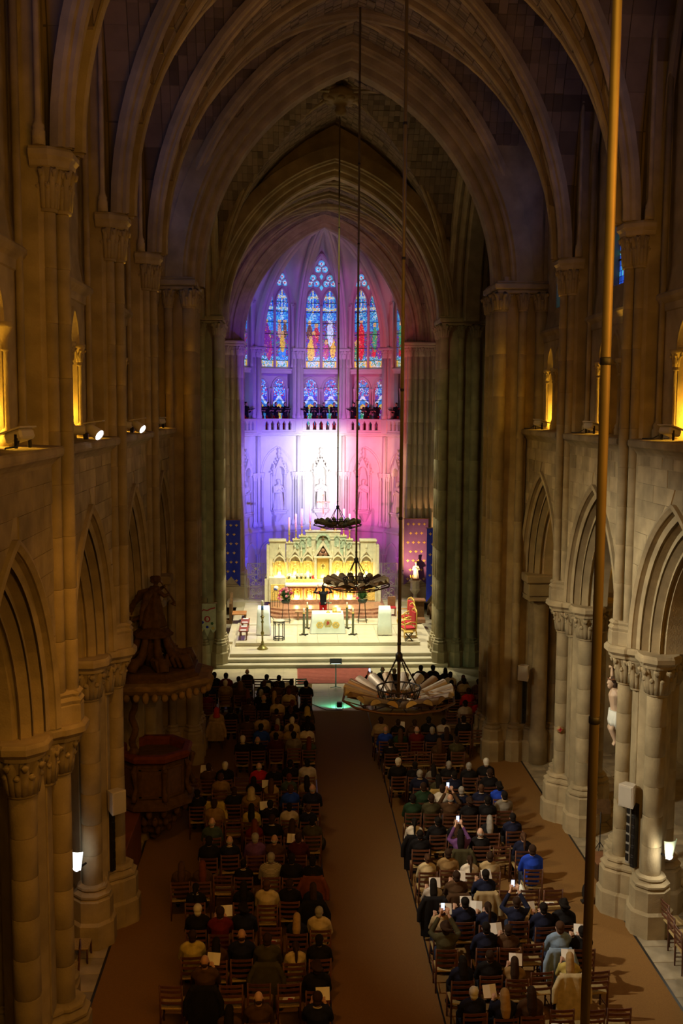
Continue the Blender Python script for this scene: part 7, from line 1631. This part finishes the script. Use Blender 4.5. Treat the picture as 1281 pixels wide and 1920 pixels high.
# leaflets on empty seats
for bl, r, x, l in (('L', 17, -2.14, 'leaflet with printed red picture on an empty seat beside the long-haired blond person'), ('L', 19, -1.8, 'leaflet with printed red picture on the empty seat nearest the organ loft'), ('R', 16, 3.78, 'leaflet with dark print on the outermost empty seat, crucifix side'), ('R', 20, 2.84, 'white leaflet on the first empty seat of the last row')):
    y = RY[(bl, r)] + .05; xs = min(seat_used.get((bl, r), [(x, y)]), key=lambda q: abs(q[0]-x)); t = thing('leaflet', l, 'paper', (xs[0], xs[1]+.02, .474), rng.uniform(-.3, .3)); b = MB(); b.box(-.10, .10, -.075, .075, 0, .004); b.obj('sheet', PAPER, t); b = MB(); b.box(-.01, .08, -.06, .03, .004, .006); b.obj('printed_picture', REDV if bl == 'L' else IRON, t)
# coats hung over chair backs, bags
def coat_mesh(L, flare):
    b = MB(); rings = []
    for z, yy, hw, th in ((.925, -.17, .20, .03), (.94, -.21, .225, .035), (.90, -.26, .235, .04), (.70, -.275, .245*flare, .05), (.50, -.28, .255*flare, .055), (L, -.28, .27*flare, .06)):
        rings.append([(hw*cos(a)*(1+.05*cos(a*5+z*8)), yy + th*sin(a)*(1+.3*cos(a*6)), z) for a in [2*pi*i/24 for i in range(24)]])
    b.loft(rings)
    for s in (-1, 1): b.tube([(s*.20, -.25, .88), (s*.29*flare, -.29, .66), (s*.30*flare, -.31, .42)], [.06, .055, .045], 8)
    return remesh(b, .018, 'coat', 2, .5)
COAT = coat_mesh(.30, 1.0); COATL = coat_mesh(.10, 1.08)
for bl, r, x, c, me, l in (('R', 16, 2.34, 'beige', COAT, 'beige coat hung over the chair of the third reader, sixteenth row'), ('R', 16, 1.22, 'black', COATL, 'long black coat hung over the aisle chair, sixteenth row, crucifix side'), ('R', 16, 1.74, 'brown', COAT, 'dark brown coat hung over the chair next to the long black coat'),
        ('L', 15, -1.28, 'rust', COATL, 'rust-brown coat hung over the aisle chair on the pulpit side'), ('L', 16, -1.29, 'black', COATL, 'long black coat on the aisle chair behind the rust-brown coat'), ('L', 11, -3.67, 'yellow', COAT, 'pale yellow coat hung over the outer chair near the pulpit'), ('L', 18, -2.2, 'olive', COATL, 'dark olive coat spread over the chair of a dark-haired person'),
        ('L', 19, -3.27, 'black', COATL, 'wide black coat hanging to the floor over the last occupied chair, pulpit side'), ('L', 5, -4.08, 'beige', COAT, 'beige coat over the chair of the red-capped person'), ('R', 14, 2.17, 'olive', COAT, 'olive jacket hung over the chair of the person filming'), ('R', 10, 2.11, 'gold', COAT, 'sand-coloured coat over the chair of a long-haired person, crucifix side'), ('R', 13, 1.20, 'black', COATL, 'black coat hung over the aisle chair of the white-clad ponytailed person'), ('R', 18, 3.31, 'denim', COAT, 'light blue denim jacket slung over the chair edge near the tall rod'), ('R', 19, 3.29, 'cream', COATL, 'cream coat hanging over the chair of the blond person in yellow')):
    best = None
    for o in list(COL.objects):
        if o.name.startswith('chair') and o.parent is None and abs(o.location.y + .05 - RY[(bl, r)]) < .32 and (best is None or abs(o.location.x-x) < abs(best.location.x-x)): best = o
    if 'rust' in c: cm = cmat('cloth_', 'rust', (.14, .04, .015))
    else: cm = cmat('cloth_', c, CLO[c])
    o = ob('hung_coat', me, cm, None, (best.location.x, best.location.y-.01, best.location.z), best.rotation_euler.z); tag(o, l, 'coat')
for x, y, l in ((-.98, 24.65, 'black bag hanging at the aisle end of the thirteenth row, pulpit side'), (3.2, 20.95, 'white carrier bag resting on an empty chair, crucifix side')):
    b = MB(); b.ell((0, 0, .16), (.10, .15, .17), 12, 8); b.tube([(0, -.08, .28), (0, 0, .42), (0, .08, .28)], .012, 6); w_ = x > 0
    o = ob('bag', remesh(b, .014, 'bag', 1, .5), WHITE if w_ else BLACKP, None, (x, y, .47 if w_ else .012)); tag(o, l, 'bag')
# loose chairs in the side aisles
for i, (x, y, rz, l) in enumerate(((6.05, 18.85, -pi/2, 'ladder-back chair standing sideways in the aisle, nearest of three, crucifix side'), (6.12, 19.4, -pi/2, 'ladder-back chair standing sideways in the aisle, middle of three, crucifix side'), (6.18, 19.95, -pi/2+.1, 'ladder-back chair standing sideways in the aisle, farthest of three, crucifix side'), (-5.95, 18.6, pi/2+.2, 'ladder-back chair standing sideways against the nearest pulpit-side pier'))): c = chair(x, y, rz, l, None); c.location.z = .004
t = thing('prie_dieu', 'wooden kneeling chair with high armrest behind the nearest pulpit-side pier', 'kneeler', (-6.0, 19.75, .003), pi/2)
for s in (-1, 1):
    b = MB(); b.tube([(s*.2, .2, 0), (s*.2, .2, .95)], .018, 6); b.obj('leg', WOODC, t); b = MB(); b.tube([(s*.2, -.2, 0), (s*.2, -.2, .3)], .018, 6); b.obj('leg', WOODC, t)
bx('kneeling_board', RUSH, t, -.21, .21, -.22, .2, .28, .32); bx('armrest', OAK, t, -.23, .23, .12, .3, .93, .97); bx('slat', WOODC, t, -.2, .2, .19, .21, .6, .8)

# ---- choir on the apse gallery, and the singer facing the altar
def standing(arms, nm):
    b = MB(); J = MB(); T = MB()
    b.tube([(0, 0, .92), (0, 0, 1.15), (0, -.01, 1.36), (0, -.01, 1.46)], [.15, .13, .15, .10], 12); b.tube([(0, -.01, 1.44), (0, 0, 1.56)], [.06, .055], 10); headneck(b, (0, .01, 1.63))
    J.tube([(0, 0, .84), (0, 0, 1.02), (0, 0, 1.2), (0, -.01, 1.38), (0, -.01, 1.48)], [.175, .155, .165, .17, .09], 16); J.ell((0, -.01, 1.37), (.20, .115, .13), 14, 8); J.lathe([(.07, 0), (.066, .06)], 12, (0, -.005, 1.48))
    for s in (-1, 1):
        q = [(p[0]*s, p[1], p[2]) for p in arms[:3]]; hd = (arms[3][0]*s, arms[3][1], arms[3][2])
        b.tube(q, [.05, .04, .028], 10); hand(b, q[2], hd, (0, -.2, 1), s, .8)
        J.ell(q[0], (.08, .08, .085), 10, 8); J.tube([q[0], q[1], tuple(Vector(q[1]).lerp(Vector(q[2]), .88))], [.07, .058, .042], 10)
        b.tube([(s*.09, 0, .92), (s*.10, .01, .50), (s*.10, -.01, .08)], [.085, .058, .04], 10); b.tube([(s*.10, -.03, .04), (s*.115, .16, .03)], [.04, .03], 8)
        T.tube([(s*.09, 0, .94), (s*.10, .01, .5), (s*.10, -.01, .09)], [.105, .078, .062], 12); T.tube([(s*.10, -.04, .045), (s*.115, .18, .04)], [.052, .04], 8)
    T.ell((0, 0, .93), (.175, .125, .10), 12, 8)
    return remesh(b, .0075, nm, 2, .12), remesh(J, .015, 'tunic', 2, .5), remesh(T, .016, 'trousers', 2, .4)
SING = standing(((.19, 0, 1.42), (.24, .10, 1.14), (.11, .30, 1.22), (-.4, .7, .4)), 'person')
COND = standing(((.19, 0, 1.42), (.42, .12, 1.40), (.27, .20, 1.68), (-.3, .2, .9)), 'person')
TUNIC = cmat('cloth_', 'uniform', (.008, .008, .012)); REDT = cmat('cloth_', 'uniform_red', (.40, .012, .015))
EPAU = MB()
for s in (-1, 1):
    EPAU.ell((s*.215, -.005, 1.44), (.06, .065, .03), 10, 6)
    for k in range(8): EPAU.tube([(s*(.23+.03*sin(k*.8)), .05*cos(k*.8), 1.43), (s*(.25+.03*sin(k*.8)), .06*cos(k*.8), 1.36)], .012, 5)
EPAU = EPAU.mesh('epaulettes')
def performer(x, y, z, rz, label, tpl, hairk, fold, group, hz=.43):
    p = ob('person', tpl[0], SKINS[0 if len(label) % 2 else 2], None, (x, y, z), rz); tag(p, label, 'person', group); ob('tunic', tpl[1], TUNIC, p); ob('trousers', tpl[2], REDT, p); ob('epaulettes', EPAU, REDT, p)
    ob('hair', HAIR['s'], cmat('hair_', hairk, HAIRC[hairk]), p, (0, .14, hz)); ob('eyes', EYES, EYEM, p, (0, .14, hz+.005))
    b = MB(); b.box(-.012, .012, .145, .17, 1.0, 1.4)
    if 'btn' not in KIDS: 
        bb = MB()
        for k in range(5): bb.ell((0, .17-.002*k, 1.02+.08*k), (.014, .01, .014), 6, 4)
        KIDS['btn'] = bb.mesh('buttons')
    ob('buttons', KIDS['btn'], BRASS, p)
    if fold:
        d = Vector((-sin(rz), cos(rz), 0)); t = thing('song_folder', 'open song folder of the ' + label, 'folder', (x+d.x*.40, y+d.y*.40, z+1.28), rz, group='song folders'); b = MB()
        for s in (-1, 1): b.add([(0, 0, -.02), (s*.17, -.02, 0), (s*.17, .16, .12), (0, .18, .10)], [(0, 1, 2, 3)])
        b.obj('pages', PAPER, t); b = MB()
        for s in (-1, 1): b.add([(0, 0, -.03), (s*.18, -.03, -.01), (s*.18, .17, .11), (0, .19, .09)], [(3, 2, 1, 0)])
        b.obj('cover', BLACKP, t)
    return p
CX_ = 4.132
SINGX = [(50, 'outermost singer at the blue edge of the apse gallery'), (165, 'first singer in the blue-lit bay of the gallery'), (222, 'second singer in the blue-lit bay of the gallery'), (280, 'third singer in the blue-lit bay of the gallery'), (350, 'fourth singer in the blue-lit bay of the gallery'), (497, 'first singer in the central bay of the gallery, blue side'), (578, 'second singer in the central bay of the gallery'), (650, 'third singer in the central bay of the gallery'), (728, 'fourth singer in the central bay, next to the chandelier rod'), (880, 'short singer behind the rod in the pink-lit bay'), (978, 'middle singer in the pink-lit bay of the gallery'), (1058, 'last singer in the pink-lit bay of the gallery'), (1210, 'outermost singer at the pink edge of the apse gallery')]
for u, l in SINGX:
    px_ = 450 + u/CX_; ax = (px_ - 548)/1919.0
    lo, hi = 56.8, 63.2                 # walk along the sight line until the gallery's middle line is met
    for _k in range(40):
        y = (lo+hi)/2; x = -1.745 + ax*y; dy_ = y-CY0; ang = atan2(x, dy_); seg = round(degrees_ := math.degrees(ang)/30)*30; dist = x*sin(radians(seg)) + dy_*cos(radians(seg))
        if dist > AP+.42: hi = y
        else: lo = y
    performer(x, y, 9.625, pi - radians(seg) + rng.uniform(-.2, .2), l, SING, rng.choice('kd'), True, 'choir on the apse gallery')
performer(-.23, 49.0, .705, .05, 'person in black tunic and red trousers facing the altar with raised hands', COND, 'k', False, None)
